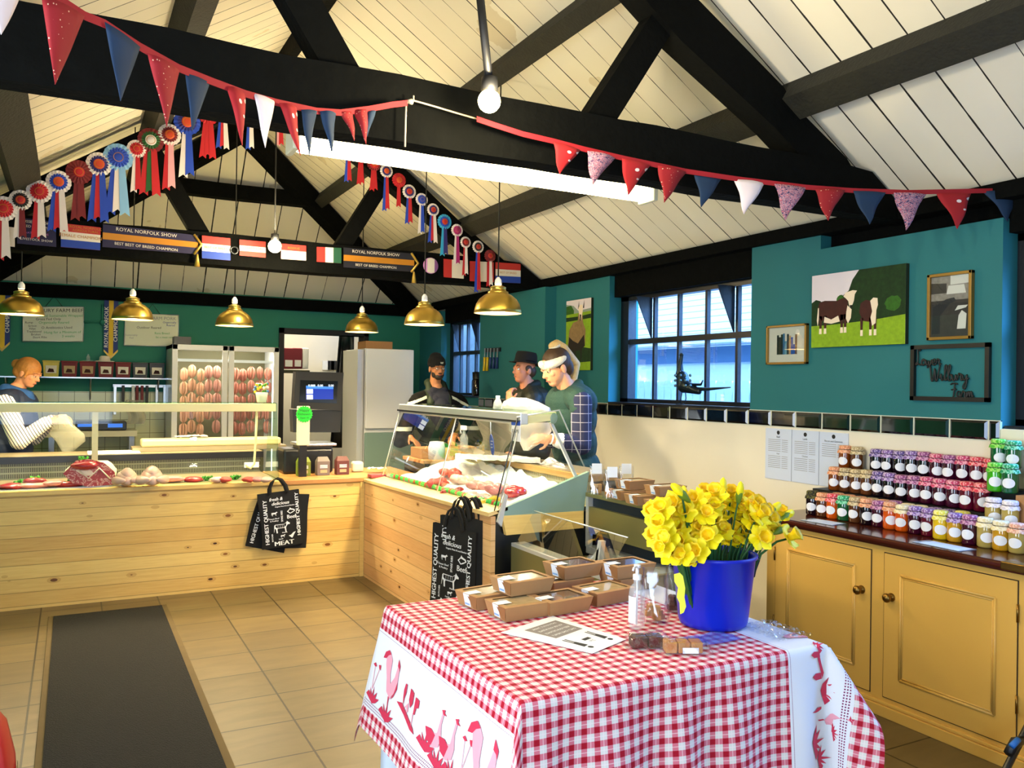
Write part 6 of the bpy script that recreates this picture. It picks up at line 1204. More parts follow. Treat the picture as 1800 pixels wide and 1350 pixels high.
def chicken(px, label, s=1.0, sd=1):
    p = D(px, 856); p.y += .06; root = empty('whole_chicken', p, label, 'chicken', 'whole chickens in the left display')
    b = MB(); b.ball(p+Vector((0, .02, .060*s)), (.068*s, .11*s, .058*s), 'chicken', 20, 14, lump=.10, seed=sd); b.ball(p+Vector((0, -.01, .088*s)), (.044*s, .075*s, .046*s), 'chicken', 18, 12, lump=.08, seed=sd+1); b.ball(p+Vector((0, -.085*s, .045*s)), (.03*s, .035*s, .03*s), 'chicken', 12, 8)
    b.build('carcass', root)
    for q in (-1, 1):
        b = MB(); b.tube([p+Vector((q*.066*s, .0, .035*s)), p+Vector((q*.072*s, -.045, .045*s)), p+Vector((q*.045*s, -.095, .05*s)), p+Vector((q*.022*s, -.13, .055*s))], [.022*s, .032*s, .022*s, .009*s], 'chicken', 12); b.build('leg', root)
chicken(224, 'whole raw chicken beside the lamb joint', 1.0); chicken(268, 'plumper whole raw chicken, further right, in the left display', 1.1, 5)
def steak(px, py, a, b_, m, label, dz=0, name='steak', sd=1):
    p = D(px, py); p.y = max(p.y+b_, 6.66+b_); b = MB(); b.ball(p+Vector((0, 0, .014+dz)), (a, b_, .024), m, 18, 8, lump=.25, seed=sd); b.tube([p+Vector((a*1.02*math.cos(k*PI/10)*.96, b_*.98*math.sin(k*PI/10), .013+dz)) for k in range(0, 11)], .006, 'meat_fat', 6); thing(name, b, label, 'steak', 'steaks in the left display', loc=p)
steak(18, 866, .09, .07, 'meat_red', 'dark red steak at the far left of the left display', .0, sd=2); steak(60, 858, .07, .05, 'meat_red', 'steak behind the parsley clumps, second from left', .03, sd=3); steak(52, 866, .12, .05, 'meat_pink', 'long pink slice in front at the left of the display', 0, sd=4); steak(93, 862, .08, .05, 'meat_pink', 'pale-rimmed chop near the left post', .012, sd=5); steak(122, 866, .10, .04, 'meat_red', 'flat dark slice just left of the post', 0, sd=6)
steak(305, 853, .10, .05, 'meat_pink', 'row of pink fillets right of the chickens', .01, sd=8); steak(345, 851, .07, .05, 'meat_red', 'red steak right of the pink fillets', 0, sd=9)
def parsley(p, s, label, n=26, seed=1, grp='parsley clumps in the left display', m='parsley'):
    rr = random.Random(seed); b = MB()
    for k in range(n): b.ball(Vector(p)+Vector((rr.uniform(-1, 1)*s, rr.uniform(-.6, .6)*s, rr.uniform(.1, .8)*s)), s*rr.uniform(.18, .32), m, 7, 5, lump=.5, seed=k)
    thing('parsley_sprig', b, label, 'parsley', grp, loc=p)
for k, (px, py, s, lb) in enumerate(((38, 856, .045, 'leftmost parsley clump in the left display'), (62, 846, .035, 'parsley clump on the raised steak'), (85, 858, .04, 'parsley clump behind the chops'), (128, 857, .05, 'parsley clump under the lamb joint'), (140, 822, .03, 'parsley tuft on top of the lamb joint'), (243, 846, .035, 'parsley between the two chickens'), (370, 849, .035, 'parsley clump right of the fillets'), (420, 846, .035, 'parsley clump near the tote bags'), (160, 862, .03, 'small parsley clump at the post'))):
    p = D(px, py); p.y = max(p.y+.05, 6.74 if px != 140 else 6.62+.0); p.z = DZ; p = Vector((.085, 6.80, DZ+.175)) if py < 830 else p; parsley(p, s, lb, seed=k)
for k, (px, lb) in enumerate(((298, 'lemon slices right of the second chicken'), (312, 'lemon slice on the fillets'))):
    b = MB(); p = D(px, 853); p.y = max(p.y+.04, 6.72); b.ball(p+Vector((0, 0, .02)), (.028, .012, .022), 'lemon'); thing('lemon_slice', b, lb, 'lemon', 'lemon slices in the left display')
for k, px in enumerate((383, 398, 440, 455, 470)):
    b = MB(); p = D(px, 849); p.y += .06; b.ball(p+Vector((0, 0, .02)), (.05, .05, .022), ('chicken', 'mince', 'mince', 'meat_pink', 'chicken')[k], 14, 8, lump=.3, seed=k); thing('meat_portion', b, 'portion of meat, %s from the left at the right end of the left display' % ORD[k], 'meat', 'portions at the right of the left display')
# things on the left worktop
b = MB(); p = Vector((.18, 7.42, .987)); b.box((.12, 7.33, .987), (.50, 7.60, .996), 'white'); thing('chopping_board', b, 'white plastic sheet on the worktop in front of the serving woman', 'board')
mat('pale_block', '#c9b88a', .6); b = MB(); b.box((.52, 7.5, 1.02), (1.66, 7.70, 1.085), 'pale_block', bev=.015); b.box((.45, 7.48, .987), (1.70, 7.72, 1.02), 'deck_steel'); thing('butcher_block', b, 'long pale wooden block on a steel rail at the back of the left worktop', 'block')
b = MB(); rs = random.Random(2)
b.sheet(lambda u, v: (.78+.26*u, 7.50+.12*v, 1.102+.03*abs(noise(Vector((u*5, v*5, 2))))), 14, 8, 'poly_bag', smooth=False); thing('plastic_bag', b, 'small crumpled bag lying on the long wooden block', 'bag')
# meat in the serve-over counter
def heapz(x, y):
    u, v = (x-2.30)/.50, (y-4.42)/1.85; e = min(1, max(0, min(u, 1-u)*5))*.5+.5
    return .845+.13*max(0, u)**1.3*(1-abs(v-.6)*.6)+.05*e*noise(Vector((u*5, v*8, 4)))+(.05*abs(noise(Vector((u*3, v*12, 1)))))*max(0, u)
def hit(px, py):
    d = ray(px, py); o = Vector((0, 0, CAMZ)); t = 4.0/d.y
    while t < 7:
        p = o+d*t
        if 2.3 < p.x < 2.8 and p.z < heapz(p.x, p.y)+.01: return p
        t += .004
    return at(px, py, X=2.4)
b = MB()
def heap(u, v):
    x = 2.30+.50*u; y = 4.42+1.85*v; return (x, y, heapz(x, y))
b.sheet(heap, 18, 46, 'white', smooth=False); thing('paper_lining', b, 'crumpled white paper heaped under the meat behind the slanted glass', 'paper')
for k, (px, py, a, m, lb) in enumerate(((795, 835, .10, 'mince', 'heap of red sausages at the centre of the paper'), (770, 852, .08, 'mince', 'string of red meat trailing left of the centre heap'), (812, 848, .09, 'chicken', 'pale chicken breasts behind the pane joint'), (845, 858, .09, 'meat_pink', 'pink chops on the paper'), (795, 868, .045, 'meat_red', 'small dark red slice near the front'), (870, 862, .07, 'meat_pink', 'pink joint close to the near pane'), (900, 868, .075, 'meat_red', 'red steaks at the near end of the tray'), (835, 878, .07, 'chicken', 'pale portion near the front strip'), (862, 885, .05, 'lemon', 'yellow garnish at the near end'))):
    p = hit(px, py); b = MB()
    for q in range(7): b.ball(p+Vector((rs.uniform(-.05, .05), rs.uniform(-.8, .8)*a, rs.uniform(.0, .025))), (.04, a*.6, .028), m, 12, 7, lump=.3, seed=q+k)
    thing('meat_portion', b, lb, 'meat', 'meat in the serve-over counter')
root = empty('garnish_strip', (2.26, 5.3, .86), 'green and red plastic garnish strip along the foot of the slanted glass', 'garnish'); b = MB(); b2 = MB(); y = 4.36; k = 0; mat('garnish_red', '#c84a2a', .6)
while y < 6.3:
    t = (y-4.3)/2.0; (b if k % 3 else b2).ball((2.262, y, .868-.02*t), (.016, .022, .016), 'herb_green' if k % 3 else 'garnish_red', 8, 5, lump=.4, seed=k); y += .036; k += 1
b.build('green_leaves', root); b2.build('red_berries', root)
b = MB(); b.sheet(lambda u, v: at(800+150*u, 797+10*v+8*u, Z=1.035)+Vector((0, 0, .02*abs(noise(Vector((u*9, v*3, 1)))))), 24, 4, 'poly_opaque', smooth=False); thing('paper_bag', b, 'flat white paper bags along the rear worktop behind the meat', 'bag')
b = MB(); b.sheet(lambda u, v: at(962+45*u-15*v, 832-30*v*(1-abs(u-.45)), X=2.90)+Vector((.02*noise(Vector((u*5, v*5, 0))), 0, 0)), 12, 8, 'poly_opaque', smooth=False); thing('crumpled_paper', b, 'crumpled white paper on the near end of the rear worktop', 'paper')
# spray bottle, ticket, oval tag hanging, water bottle, coffee jar
p = at(815, 815, X=2.95); p.z = 1.031; root = empty('spray_bottle', p, 'spray bottle with white trigger behind the slanted glass', 'bottle'); b = MB(); b.lathe([(.001, 0), (.035, 0), (.036, .10), (.014, .14), (.013, .16)], 'clear_plastic', c=p, n=16); b.build('bottle', root)
b = MB(); b.box(p+Vector((-.016, -.03, .16)), p+Vector((.016, .05, .20)), 'gloss_white', bev=.006); b.tube([p+Vector((0, .05, .19)), p+Vector((0, .07, .15)), p+Vector((0, .06, .13))], .006, 'gloss_white'); b.build('trigger', root)
p = at(862, 782, X=2.42); root = empty('hanging_ticket', p, 'blue oval paper ticket hanging inside the slanted glass', 'ticket'); mat('ticket_blue', '#1d4fb4', .5); b = MB(); f = frame_of((2.43, p.y, p.z), (.0, -1, 0), (0, .25, 1)); b.prism([f(.028*math.cos(a*PI/10), .07*math.sin(a*PI/10)) for a in range(20)], (.002, 0, 0), 'ticket_blue'); b.tube([f(0, .07), f(.01, .13), f(.02, .2)], .002, 'white', 6); b.build('ticket', root); b = MB(); [b.box((2.4285, p.y-.014, p.z+z), (2.4295, p.y+.014, p.z+z+.006), 'white') for z in (-.02, 0, .02)]; b.build('printing', root)
p = at(908, 758, X=2.34); b = MB(); b.box((2.335, p.y-.055, p.z-.06), (2.338, p.y+.055, p.z+.06), 'paper'); b.box((2.333, p.y-.055, p.z+.035), (2.335, p.y+.055, p.z+.06), 'ticket_blue'); letter(b, 'FLAME', (2.3335, p.y, p.z+.0), (0, -1, 0), (0, 0, 1), .03, 'ink'); thing('price_card', b, 'white card with blue heading hung from the counter rail', 'card')
p = at(875, 716, X=2.55); p.z = 1.419; root = empty('water_bottle', p, 'small clear bottle standing on the glass shelf by the man in the hat', 'bottle'); b = MB(); b.lathe([(.001, 0), (.032, 0), (.033, .03), (.02, .06), (.012, .07)], 'clear_plastic', c=p, n=16); b.build('bottle', root); b = MB(); b.lathe([(.014, .07), (.014, .088), (.001, .089)], 'gloss_white', c=p, n=14); b.build('cap', root)
p = Vector((3.93, 8.2, 1.453)); p = at(838, 690, X=4.05); p.z = 1.453; root = empty('preserving_jar', p, 'tall glass jar of dark coffee on the far window sill', 'jar'); b = MB(); b.lathe([(.001, 0), (.055, 0), (.058, .02), (.058, .17), (.045, .19)], 'jam_dark', c=p, n=18); b.build('jar_glass', root); b = MB(); b.lathe([(.05, .19), (.052, .27), (.001, .275)], 'black', c=p, n=18); b.build('lid', root)
# knife rack on the pilaster
root = empty('knife_rack', (3.87, 7.5, 1.8), 'magnetic rack of yellow and blue handled knives on the teal pilaster', 'knife rack'); f = lambda px, py: at(px, py, X=3.86)
b = MB(); a_, c_ = f(851, 616), f(878, 616); b.box((3.862, c_.y, a_.z-.02), (3.879, a_.y, a_.z+.02), 'black'); b.build('bar', root); mat('knife_yellow', '#d8b420', .5); mat('knife_blue', '#14306a', .5)
for k, x in enumerate((852, 857, 862, 868, 874)):
    p0, p1, p2 = f(x+.5, 612), f(x, 628), f(x-1, 652 if k < 2 else 648); m = 'knife_yellow' if k < 2 else 'knife_blue'
    b = MB(); b.tube([p1, p1.lerp(p2, .5), p2], [.014, .013, .017], m, 8); o = b.build('knife_handle', root); b = MB(); b.beam(p0, p1, .004, .018, 'steel', up=(0, 1, 0)); b.build('blade', o)
# ------------------------------------------------------------------ till group
zT = .811
root = empty('till', (1.95, 7.1, zT), 'black till with blue touch screen on the oak-topped counter', 'till'); Yt = 7.15
a_, c_ = at(519, 653, Y=Yt), at(605, 655, Y=Yt); e_ = at(515, 740, Y=Yt); b = MB()
b.prism([at(x, y, Y=Yt) for x, y in ((520, 653), (604, 655), (600, 722), (516, 718))][::-1], (0, .10, 0), 'black'); b.build('monitor', root)
b = MB(); mat('screen', '#0b1d5a', .2, emit=.9, ecol='#0a2a9a'); mat('screen_lt', '#dce6f4', .3, emit=.9, ecol='#c8dcff'); mat('screen_md', '#2a62b8', .3, emit=.8, ecol='#2a6ad0')
f = lambda pts, d: [at(x, y, Y=Yt-d) for x, y in pts]
b.poly(f(((528, 668), (594, 670), (592, 709), (526, 707)), .001), 'black_gloss'); b.poly(f(((538, 678), (586, 680), (586, 702), (538, 702)), .002), 'screen'); b.poly(f(((538, 678), (586, 680), (586, 684), (538, 683)), .003), 'screen_md'); b.poly(f(((539, 684), (550, 684), (550, 692), (539, 692)), .003), 'screen_lt'); b.poly(f(((539, 694), (550, 694), (550, 702), (539, 702)), .003), 'screen_lt')
for x, t in ((548, '0.000'), (563, '0.00'), (582, '0.00')): c = at(x, 678, Y=Yt-.004); letter(b, t, c, (1, 0, 0), (0, 0, 1), .028, 'screen_lt')
b.build('screen', root)
b = MB(); b.prism([at(x, y, Y=Yt+.02) for x, y in ((514, 720), (600, 722), (598, 760), (516, 760))][::-1], (0, .12, 0), 'trim_black'); b.build('printer_body', root)
b = MB(); x0, x1 = at(500, 800, Y=6.95).x, at(592, 800, Y=6.95).x; b.box((x0, 6.98, zT), (x1-.02, 7.28, 1.02), 'trim_black', bev=.02); b.box((x0+.12, 6.95, 1.04), (x1, 7.27, 1.065), 'steel', bev=.008); b.box((x0+.14, 6.98, 1.02), (x1-.03, 7.25, 1.04), 'trim_black'); b.build('weighing_scale', root)
root = empty('price_display', at(533, 785, Y=6.75), 'cream customer display post with bright green star sticker', 'sign'); b = MB(); P0 = at(533, 783, Y=6.75); P1 = at(536, 714, Y=6.75); w_ = .05
b.box((P0.x-w_, 6.74, P0.z), (P0.x+w_, 6.78, P1.z), 'batten', bev=.006); b.box((P0.x-.03, 6.75, zT), (P0.x+.03, 6.79, P0.z), 'trim_black'); b.build('display_post', root)
b = MB(); mat('star_green', '#12c42e', .6); c = at(535, 728, Y=6.735); pts = []
for k in range(40): r = .070 if k % 2 else .060; pts.append((c.x+r*math.cos(k*PI/20), 6.735, c.z+r*math.sin(k*PI/20)))
b.prism(pts[::-1], (0, .003, 0), 'star_green'); letter(b, 'Happy', c+Vector((0, 0, .03)), (1, 0, 0), (0, 0, 1), .030, 'ink'); letter(b, 'Kitchenware', c, (1, 0, 0), (0, 0, 1), .026, 'ink', width=.10); letter(b, 'Open 10', c-Vector((0, 0, .03)), (1, 0, 0), (0, 0, 1), .02, 'ink'); b.build('star_sticker', root)
mat('tea_green', '#6f7a1c', .5); mat('tea_grey', '#6f625c', .5); mat('tea_plum', '#5e2f2c', .5); mat('tea_label', '#b49a70', .6)
for k, (px, m, lb) in enumerate(((535, 'tea_green', 'green gable-topped carton in front of the till'), (569, 'tea_grey', 'grey gable-topped carton, middle of the three by the till'), (603, 'tea_plum', 'plum gable-topped carton, right of the three by the till'))):
    p = at(px, 834, Y=6.80); p.z = zT; root = empty('tea_carton', p, lb, 'carton', 'gable-topped cartons by the till'); b = MB(); w, d, h = .052, .04, .115
    b.box(p+Vector((-w, 0, 0)), p+Vector((w, 2*d, h)), m); A, Bv = p+Vector((-w, 0, h)), p+Vector((w, 0, h)); b.add([A, Bv, Bv+Vector((0, 2*d, 0)), A+Vector((0, 2*d, 0)), A+Vector((.012, d*.8, .035)), Bv+Vector((-.012, d*.8, .035)), Bv+Vector((-.012, d*1.3, .035)), A+Vector((.012, d*1.3, .035))], [(0, 1, 5, 4), (1, 2, 6, 5), (2, 3, 7, 6), (3, 0, 4, 7), (4, 5, 6, 7)], m); b.build('carton', root)
    b = MB(); b.box(p+Vector((-w*.55, -.001, .02)), p+Vector((w*.55, 0, .045)), 'tea_label')
    for z in (.06, .07, .08): b.box(p+Vector((-w*.6, -.001, z)), p+Vector((w*.6, 0, z+.005)), 'paper')
    b.build('label', root)
b = MB(); p = at(628, 830, Z=zT); b.box(p+Vector((-.04, 0, 0)), p+Vector((.06, .08, .09)), 'batten', bev=.02); thing('card_reader', b, 'small cream card machine right of the cartons', 'card reader')
b = MB(); p = at(672, 832, Z=.845); mat('purse', '#9a3a3e', .6); b.box(p+Vector((-.10, -.02, -.033)), p+Vector((.03, .08, -.008)), 'purse', bev=.004); thing('red_booklet', b, 'small red booklet at the corner of the oak top', 'book')
b = MB(); p = at(668, 822, Z=.86); b.sheet(lambda u, v: p+Vector((-.09+.16*u, .02+.1*v, -.015+.03*abs(noise(Vector((u*4, v*4, 0)))))), 10, 6, 'paper', smooth=False); thing('crumpled_tissue', b, 'crumpled white tissue on the red booklet', 'tissue')
# ------------------------------------------------------------------ back wall
YW = 10.09; W_ = lambda x, y, d=0: at(x, y, Y=YW-d)
mat('board_white', '#cfd3b4', .3); mat('pen_green', '#3aa050', .7); mat('pen_blue', '#2c4a9a', .7)
def wboard(c, lines, label):
    root = empty('whiteboard', W_(*c[0]), label, 'whiteboard'); b = MB(); P = [W_(x, y, .02) for x, y in c]; b.prism([P[3], P[2], P[1], P[0]], (0, .015, 0), 'board_white'); b.build('board', root)
    b = MB(); E0 = P+[P[0]]; [b.tube([E0[i], E0[i+1]], .006, 'alu', 6) for i in range(4)]; b.build('edge_trim', root)
    b = MB(); r_ = (P[1]-P[0]).normalized()
    for (t, x, y, s, m) in lines: letter(b, t, W_(x, y, .022), r_, (0, 0, 1), s, m)
    b.build('handwriting', root); b = MB(); m_ = (P[0]+P[1])/2; b.tube([P[0].lerp(P[1], .35), m_+Vector((0, .02, .12)), P[0].lerp(P[1], .65)], .003, 'cord', 6); b.build('hanging_cord', root)
wboard(((41, 540), (147, 540), (146, 600), (40, 600)), [('WILBURY FARM BEEF', 100, 546, 0.053, 'ink'), ('Local Sustainable Wrapped', 108, 555, 0.037, 'pen_green'), ('Grass Fed Only', 85, 561, 0.037, 'ink'), ('Organically Reared', 95, 567, 0.037, 'pen_green'), ('Rump', 51, 567, 0.031, 'ink'), ('Sirloin', 57, 573, 0.031, 'ink'), ('O Antibiotics Used', 100, 576, 0.037, 'ink'), ('Fillet', 57, 578, 0.031, 'ink'), ('Traditional', 60, 583, 0.031, 'ink'), ('Hung for a Minimum of', 110, 584, 0.037, 'pen_green'), ('Brisket', 63, 588, 0.031, 'ink'), ('3 weeks', 120, 591, 0.037, 'pen_green'), ('Short Ribs', 70, 593, 0.031, 'ink')], 'whiteboard headed farm beef, left of the two on the back wall')
wboard(((221, 552), (314, 554), (313, 609), (218, 607)), [('FARM PORK', 287, 560, 0.050, 'grey_ink'), ('Outdoor Reared', 262, 576, 0.037, 'ink'), ('Organically', 298, 567, 0.031, 'pen_blue'), ('Reared', 300, 572, 0.031, 'pen_blue'), ('Rare Breed', 285, 586, 0.034, 'pen_green'), ('fat a meat ratio', 290, 593, 0.031, 'pen_green'), ('Sustainably', 231, 589, 0.028, 'grey_ink'), ('Fed', 231, 594, 0.028, 'grey_ink')], 'whiteboard headed farm pork, right of the two on the back wall')
mat('sash_blue', '#10307c', .6); mat('sash_yellow', '#e0b818', .6); mat('gold', '#b0903c', .4, metal=.5)
def sash(x, y0, y1, w, label, wd):
    a, c = W_(x, y0, .03), W_(x, y1, .03); root = empty('award_banner', c, label, 'banner', 'blue and yellow award banners'); b = MB(); f = frame_of((a.x, a.y, c.z), (1, 0, 0), (0, 0, 1)); H = a.z-c.z
    b.prism([f(-w, H), f(-w, .08), f(0, 0), f(w, .08), f(w, H)][::-1], (0, .004, 0), 'sash_blue'); b.poly([f(-w*.33, H, .002), f(-w*.33, .045, .002), f(0, .01, .002), f(w*.33, .045, .002), f(w*.33, H, .002)], 'sash_yellow'); b.build('ribbon', root)
    b = MB(); b.poly([f(-w, .08, .004), f(0, .0, .004), f(w, .08, .004), f(w, .105, .004), f(0, .03, .004), f(-w, .105, .004)], 'gold'); b.build('gold_fringe', root)
    b = MB(); letter(b, 'ROYAL NORFOLK', f(-w*.66, H*.52), (0, 0, 1), (-1, 0, 0), .055, 'white', bold=.001, off=.004); letter(b, 'CHAMPION', f(w*.66, H*.5), (0, 0, 1), (-1, 0, 0), .055, 'white', bold=.001, off=.004); b.build('lettering', root)
sash(196, 524, 631, .07, 'blue and yellow sash hanging between the two whiteboards', 1); sash(5, 503, 618, .07, 'blue and yellow sash cut off by the left edge of the picture', 1)
# shelf with ingredient tubs
root = empty('wall_shelf', (.35, 9.95, 1.60), 'steel wall shelf carrying the coloured tubs', 'shelf'); b = MB(); b.box((-1.0, 9.80, 1.590), (1.0, 10.08, 1.603), 'steel'); b.build('shelf_board', root)
for x in (-.6, .18, .85): b = MB(); b.tube([(x, 10.08, 1.40), (x, 9.9, 1.588)], .008, 'steel', 6); b.tube([(x, 10.085, 1.36), (x, 10.085, 1.59)], .008, 'steel', 6); b.build('bracket', root)
mat('tub_red', '#6f0a14', .6); mat('tub_yellow', '#c8b832', .4); mat('tub_black', '#121214', .4)
for k, (px, m, lb) in enumerate(((90, 'tub_yellow', 'yellow tub at the left end of the wall shelf'), (122, 'tub_red', 'first red tub from the left on the wall shelf'), (154, 'tub_red', 'red tub on the shelf under the small bottle'), (186, 'tub_red', 'red tub on the shelf with a white hat on it'), (216, 'tub_red', 'rightmost red tub on the wall shelf'), (246, 'tub_black', 'left of the two black tubs on the wall shelf'), (275, 'tub_black', 'black tub at the right end of the wall shelf'))):
    x = at(px, 650, Y=9.92).x; root = empty('ingredient_tub', (x, 9.92, 1.604), lb, 'tub', 'ingredient tubs on the wall shelf'); b = MB(); q = [(-.066, -.05), (.066, -.05), (.066, .06), (-.066, .06)]
    b.add([(x+a, 9.92+c, 1.604) for a, c in q]+[(x+a*1.14, 9.92+c*1.14, 1.755) for a, c in q], [(3, 2, 1, 0), (4, 5, 6, 7), (0, 1, 5, 4), (1, 2, 6, 5), (2, 3, 7, 6), (3, 0, 4, 7)], m); b.build('tub', root)
    b = MB(); b.box((x-.08, 9.855, 1.755), (x+.08, 9.995, 1.772), m, bev=.004); b.build('lid', root)
    b = MB(); b.add([(x-.05, 9.861, 1.64), (x+.05, 9.861, 1.64), (x+.052, 9.856, 1.72), (x-.052, 9.856, 1.72)], [(0, 1, 2, 3)], 'tea_label' if 0 < k < 3 else 'mount'); b.add([(x-.035, 9.8595, 1.65), (x+.03, 9.8595, 1.65), (x+.02, 9.857, 1.685), (x-.02, 9.857, 1.69)], [(0, 1, 2, 3)], 'hereford'); b.build('label', root)
x = at(184, 632, Y=9.92).x; b = MB(); b.lathe([(.10, 0), (.098, .006), (.055, .012), (.05, .05), (.035, .062), (.001, .064)], 'mount', c=(x, 9.92, 1.773), n=24); thing('white_hat', b, 'white brimmed hat lying on a red tub', 'hat')
x = at(155, 632, Y=9.92).x; b = MB(); b.lathe([(.001, 0), (.06, 0), (.06, .01), (.018, .014), (.02, .05), (.01, .06), (.01, .075), (.001, .076)], 'clear_plastic', c=(x, 9.92, 1.773), n=16); thing('small_bottle', b, 'small clear bottle standing on a red tub', 'bottle')
root = empty('label_printer', (.3, 9.8, 1.05), 'dark weighing and labelling machine on a low shelf against the white tiles', 'scale'); b = MB(); b.box((.04, 9.62, 1.05), (.52, 9.95, 1.14), 'trim_black', bev=.01); b.build('housing', root); b = MB(); b.box((.06, 9.615, 1.09), (.2, 9.62, 1.12), 'screen_md'); b.box((.34, 9.615, 1.08), (.48, 9.62, 1.12), 'screen_md'); b.build('display', root)
b = MB(); b.box((-.25, 9.6, .985), (.62, 10.08, 1.045), 'batten'); b.box((-.2, 9.7, 0), (-.15, 10.05, .985), 'steel'); b.box((.55, 9.7, 0), (.6, 10.05, .985), 'steel'); thing('work_bench', b, 'pale bench against the white tiled back wall', 'bench')
root = empty('utensil_rail', (.7, 10.0, 1.5), 'rail of knives and red-handled tools under the wall shelf', 'rail'); b = MB(); b.box((.40, 10.02, 1.50), (.98, 10.05, 1.53), 'steel'); b.build('bar', root)
for k, (x, h, m) in enumerate(((.42, .30, 'steel'), (.50, .16, 'black'), (.60, .15, 'white'), (.64, .17, 'tub_red'), (.69, .17, 'tub_red'), (.74, .20, 'black'), (.84, .28, 'steel'), (.92, .24, 'steel'))): b = MB(); b.box((x-.015, 10.0, 1.50-h), (x+.015, 10.018, 1.52), m, bev=.003); b.build('utensil', root)
b = MB(); p = Vector((.62, 9.95, 1.10)); b.sheet(lambda u, v: p+Vector((-.09+.18*u+.02*math.sin(v*6), .02*math.sin(u*9), .26*v)), 10, 8, 'poly_bag', smooth=False); thing('plastic_bag', b, 'pale blue bag hanging under the tool rail', 'bag')
mat('cable_teal', '#1f8a70', .6)
b = MB(); b.tube([W_(147, 566, .02), W_(178, 566, .02)], .012, 'teal_back', 6); b.tube([W_(180, 535, .02), W_(180, 566, .02)], .010, 'teal_back', 6); b.ball(W_(180, 567, .02), (.03, .03, .03), 'teal_back'); thing('conduit', b, 'painted conduit and junction box between the whiteboards', 'conduit')
# double-door display fridge full of sausages
FX0, FX1, FY, FZ = at(303, 610, Y=9.4).x, at(491, 610, Y=9.4).x, 9.4, 1.965
root = empty('display_fridge', ((FX0+FX1)/2, FY, 0), 'white two-door display fridge hung with strings of sausages', 'fridge'); b = MB()
b.box((FX0, FY+.04, 0), (FX0+.04, 10.05, FZ), 'gloss_white'); b.box((FX1-.04, FY+.04, 0), (FX1, 10.05, FZ), 'gloss_white'); b.box((FX0, FY+.04, FZ-.04), (FX1, 10.05, FZ), 'gloss_white'); b.box((FX0, FY+.04, 0), (FX1, 10.05, .15), 'gloss_white'); b.box((FX0, 10.0, 0), (FX1, 10.05, FZ), 'gloss_white'); b.build('cabinet', root); mat('fridge_back', '#6f6a48', .6); b = MB(); b.box((FX0+.04, 9.98, .15), (FX1-.04, 10.0, FZ-.04), 'fridge_back'); b.build('lining', root)
mid = at(402, 610, Y=9.4).x
for (a, c) in ((FX0, mid-.006), (mid+.006, FX1)):
    b = MB(); t = .055; b.box((a, FY, .1), (a+t, FY+.04, FZ), 'gloss_white', bev=.004); b.box((c-t, FY, .1), (c, FY+.04, FZ), 'gloss_white', bev=.004); b.box((a, FY, FZ-t), (c, FY+.04, FZ), 'gloss_white', bev=.004); b.box((a, FY, .1), (c, FY+.04, .2), 'gloss_white'); d = b.build('door', root); b = MB(); b.box((a+t, FY+.015, .2), (c-t, FY+.02, FZ-t), 'pane'); b.build('door_glass', d)
b = MB()
for x in range(30): xx = FX0+.06+(FX1-FX0-.12)*x/29; b.tube([(xx, 9.45, 1.80), (xx, 9.95, 1.80)], .003, 'gloss_white', 5)
b.box((FX0+.04, 9.44, 1.785), (FX1-.04, 9.455, 1.815), 'gloss_white'); b.build('wire_shelf', root)
b = MB(); mat('led', '#fff6e0', .5, emit=3); b.box((FX0+.045, FY+.05, .3), (FX0+.06, FY+.065, 1.88), 'led'); b.box((FX1-.06, FY+.05, .3), (FX1-.045, FY+.065, 1.88), 'led'); b.build('strip_light', root)
l = bpy.data.lights.new('fridge_light', 'AREA'); l.shape = 'RECTANGLE'; l.size = .9; l.size_y = .05; l.energy = 7; l.color = (1, .9, .7); o = bpy.data.objects.new('fridge_light', l); o.location = ((FX0+FX1)/2, FY+.10, 1.90); o.rotation_euler = (R(20), 0, 0); C.objects.link(o)
mat('sausage_a', '#d39a76', .45, coat=.2); mat('sausage_b', '#b9705c', .45, coat=.2); mat('sausage_c', '#c98a78', .45, coat=.2)
gs = 'sausage strings in the display fridge'
for k, px in enumerate((323, 337, 352, 366, 381, 413, 426, 441, 456, 470)):
    x = at(px, 690, Y=9.6).x; m = ('sausage_a', 'sausage_a', 'sausage_a', 'sausage_c', 'sausage_c', 'sausage_b', 'sausage_b', 'sausage_b', 'sausage_b', 'sausage_b')[k]; rr = random.Random(k)
    root = empty('sausage_string', (x, 9.62, .9), 'string of %s sausages, %s from the left behind the %s fridge door' % ({'sausage_a': 'pale', 'sausage_b': 'reddish', 'sausage_c': 'pink'}[m], ORD[k if k < 5 else k-5], 'left' if k < 5 else 'right'), 'sausages', gs); z = 1.765-rr.uniform(0, .05)
    for row in range(5 if k not in (3, 8) else 4):
        b = MB()
        for q in range(3): dx = (q-1)*.026+rr.uniform(-.004, .004); yy = 9.60+rr.uniform(-.02, .02); b.tube([(x+dx*.3, yy, z-.002), (x+dx, yy-.008, z-.03), (x+dx*1.15, yy-.012, z-.075), (x+dx, yy-.008, z-.12), (x+dx*.3, yy, z-.148)], [.003, .0135, .015, .0135, .003], m, 8)
        b.build('sausage_cluster', root); z -= .150
b = MB(); p = Vector((at(323, 598, Y=9.6).x, 9.55, FZ)); b.box(p+Vector((-.10, 0, .001)), p+Vector((.07, .2, .09)), 'trim_black'); thing('black_box', b, 'small black box on top of the display fridge', 'box')
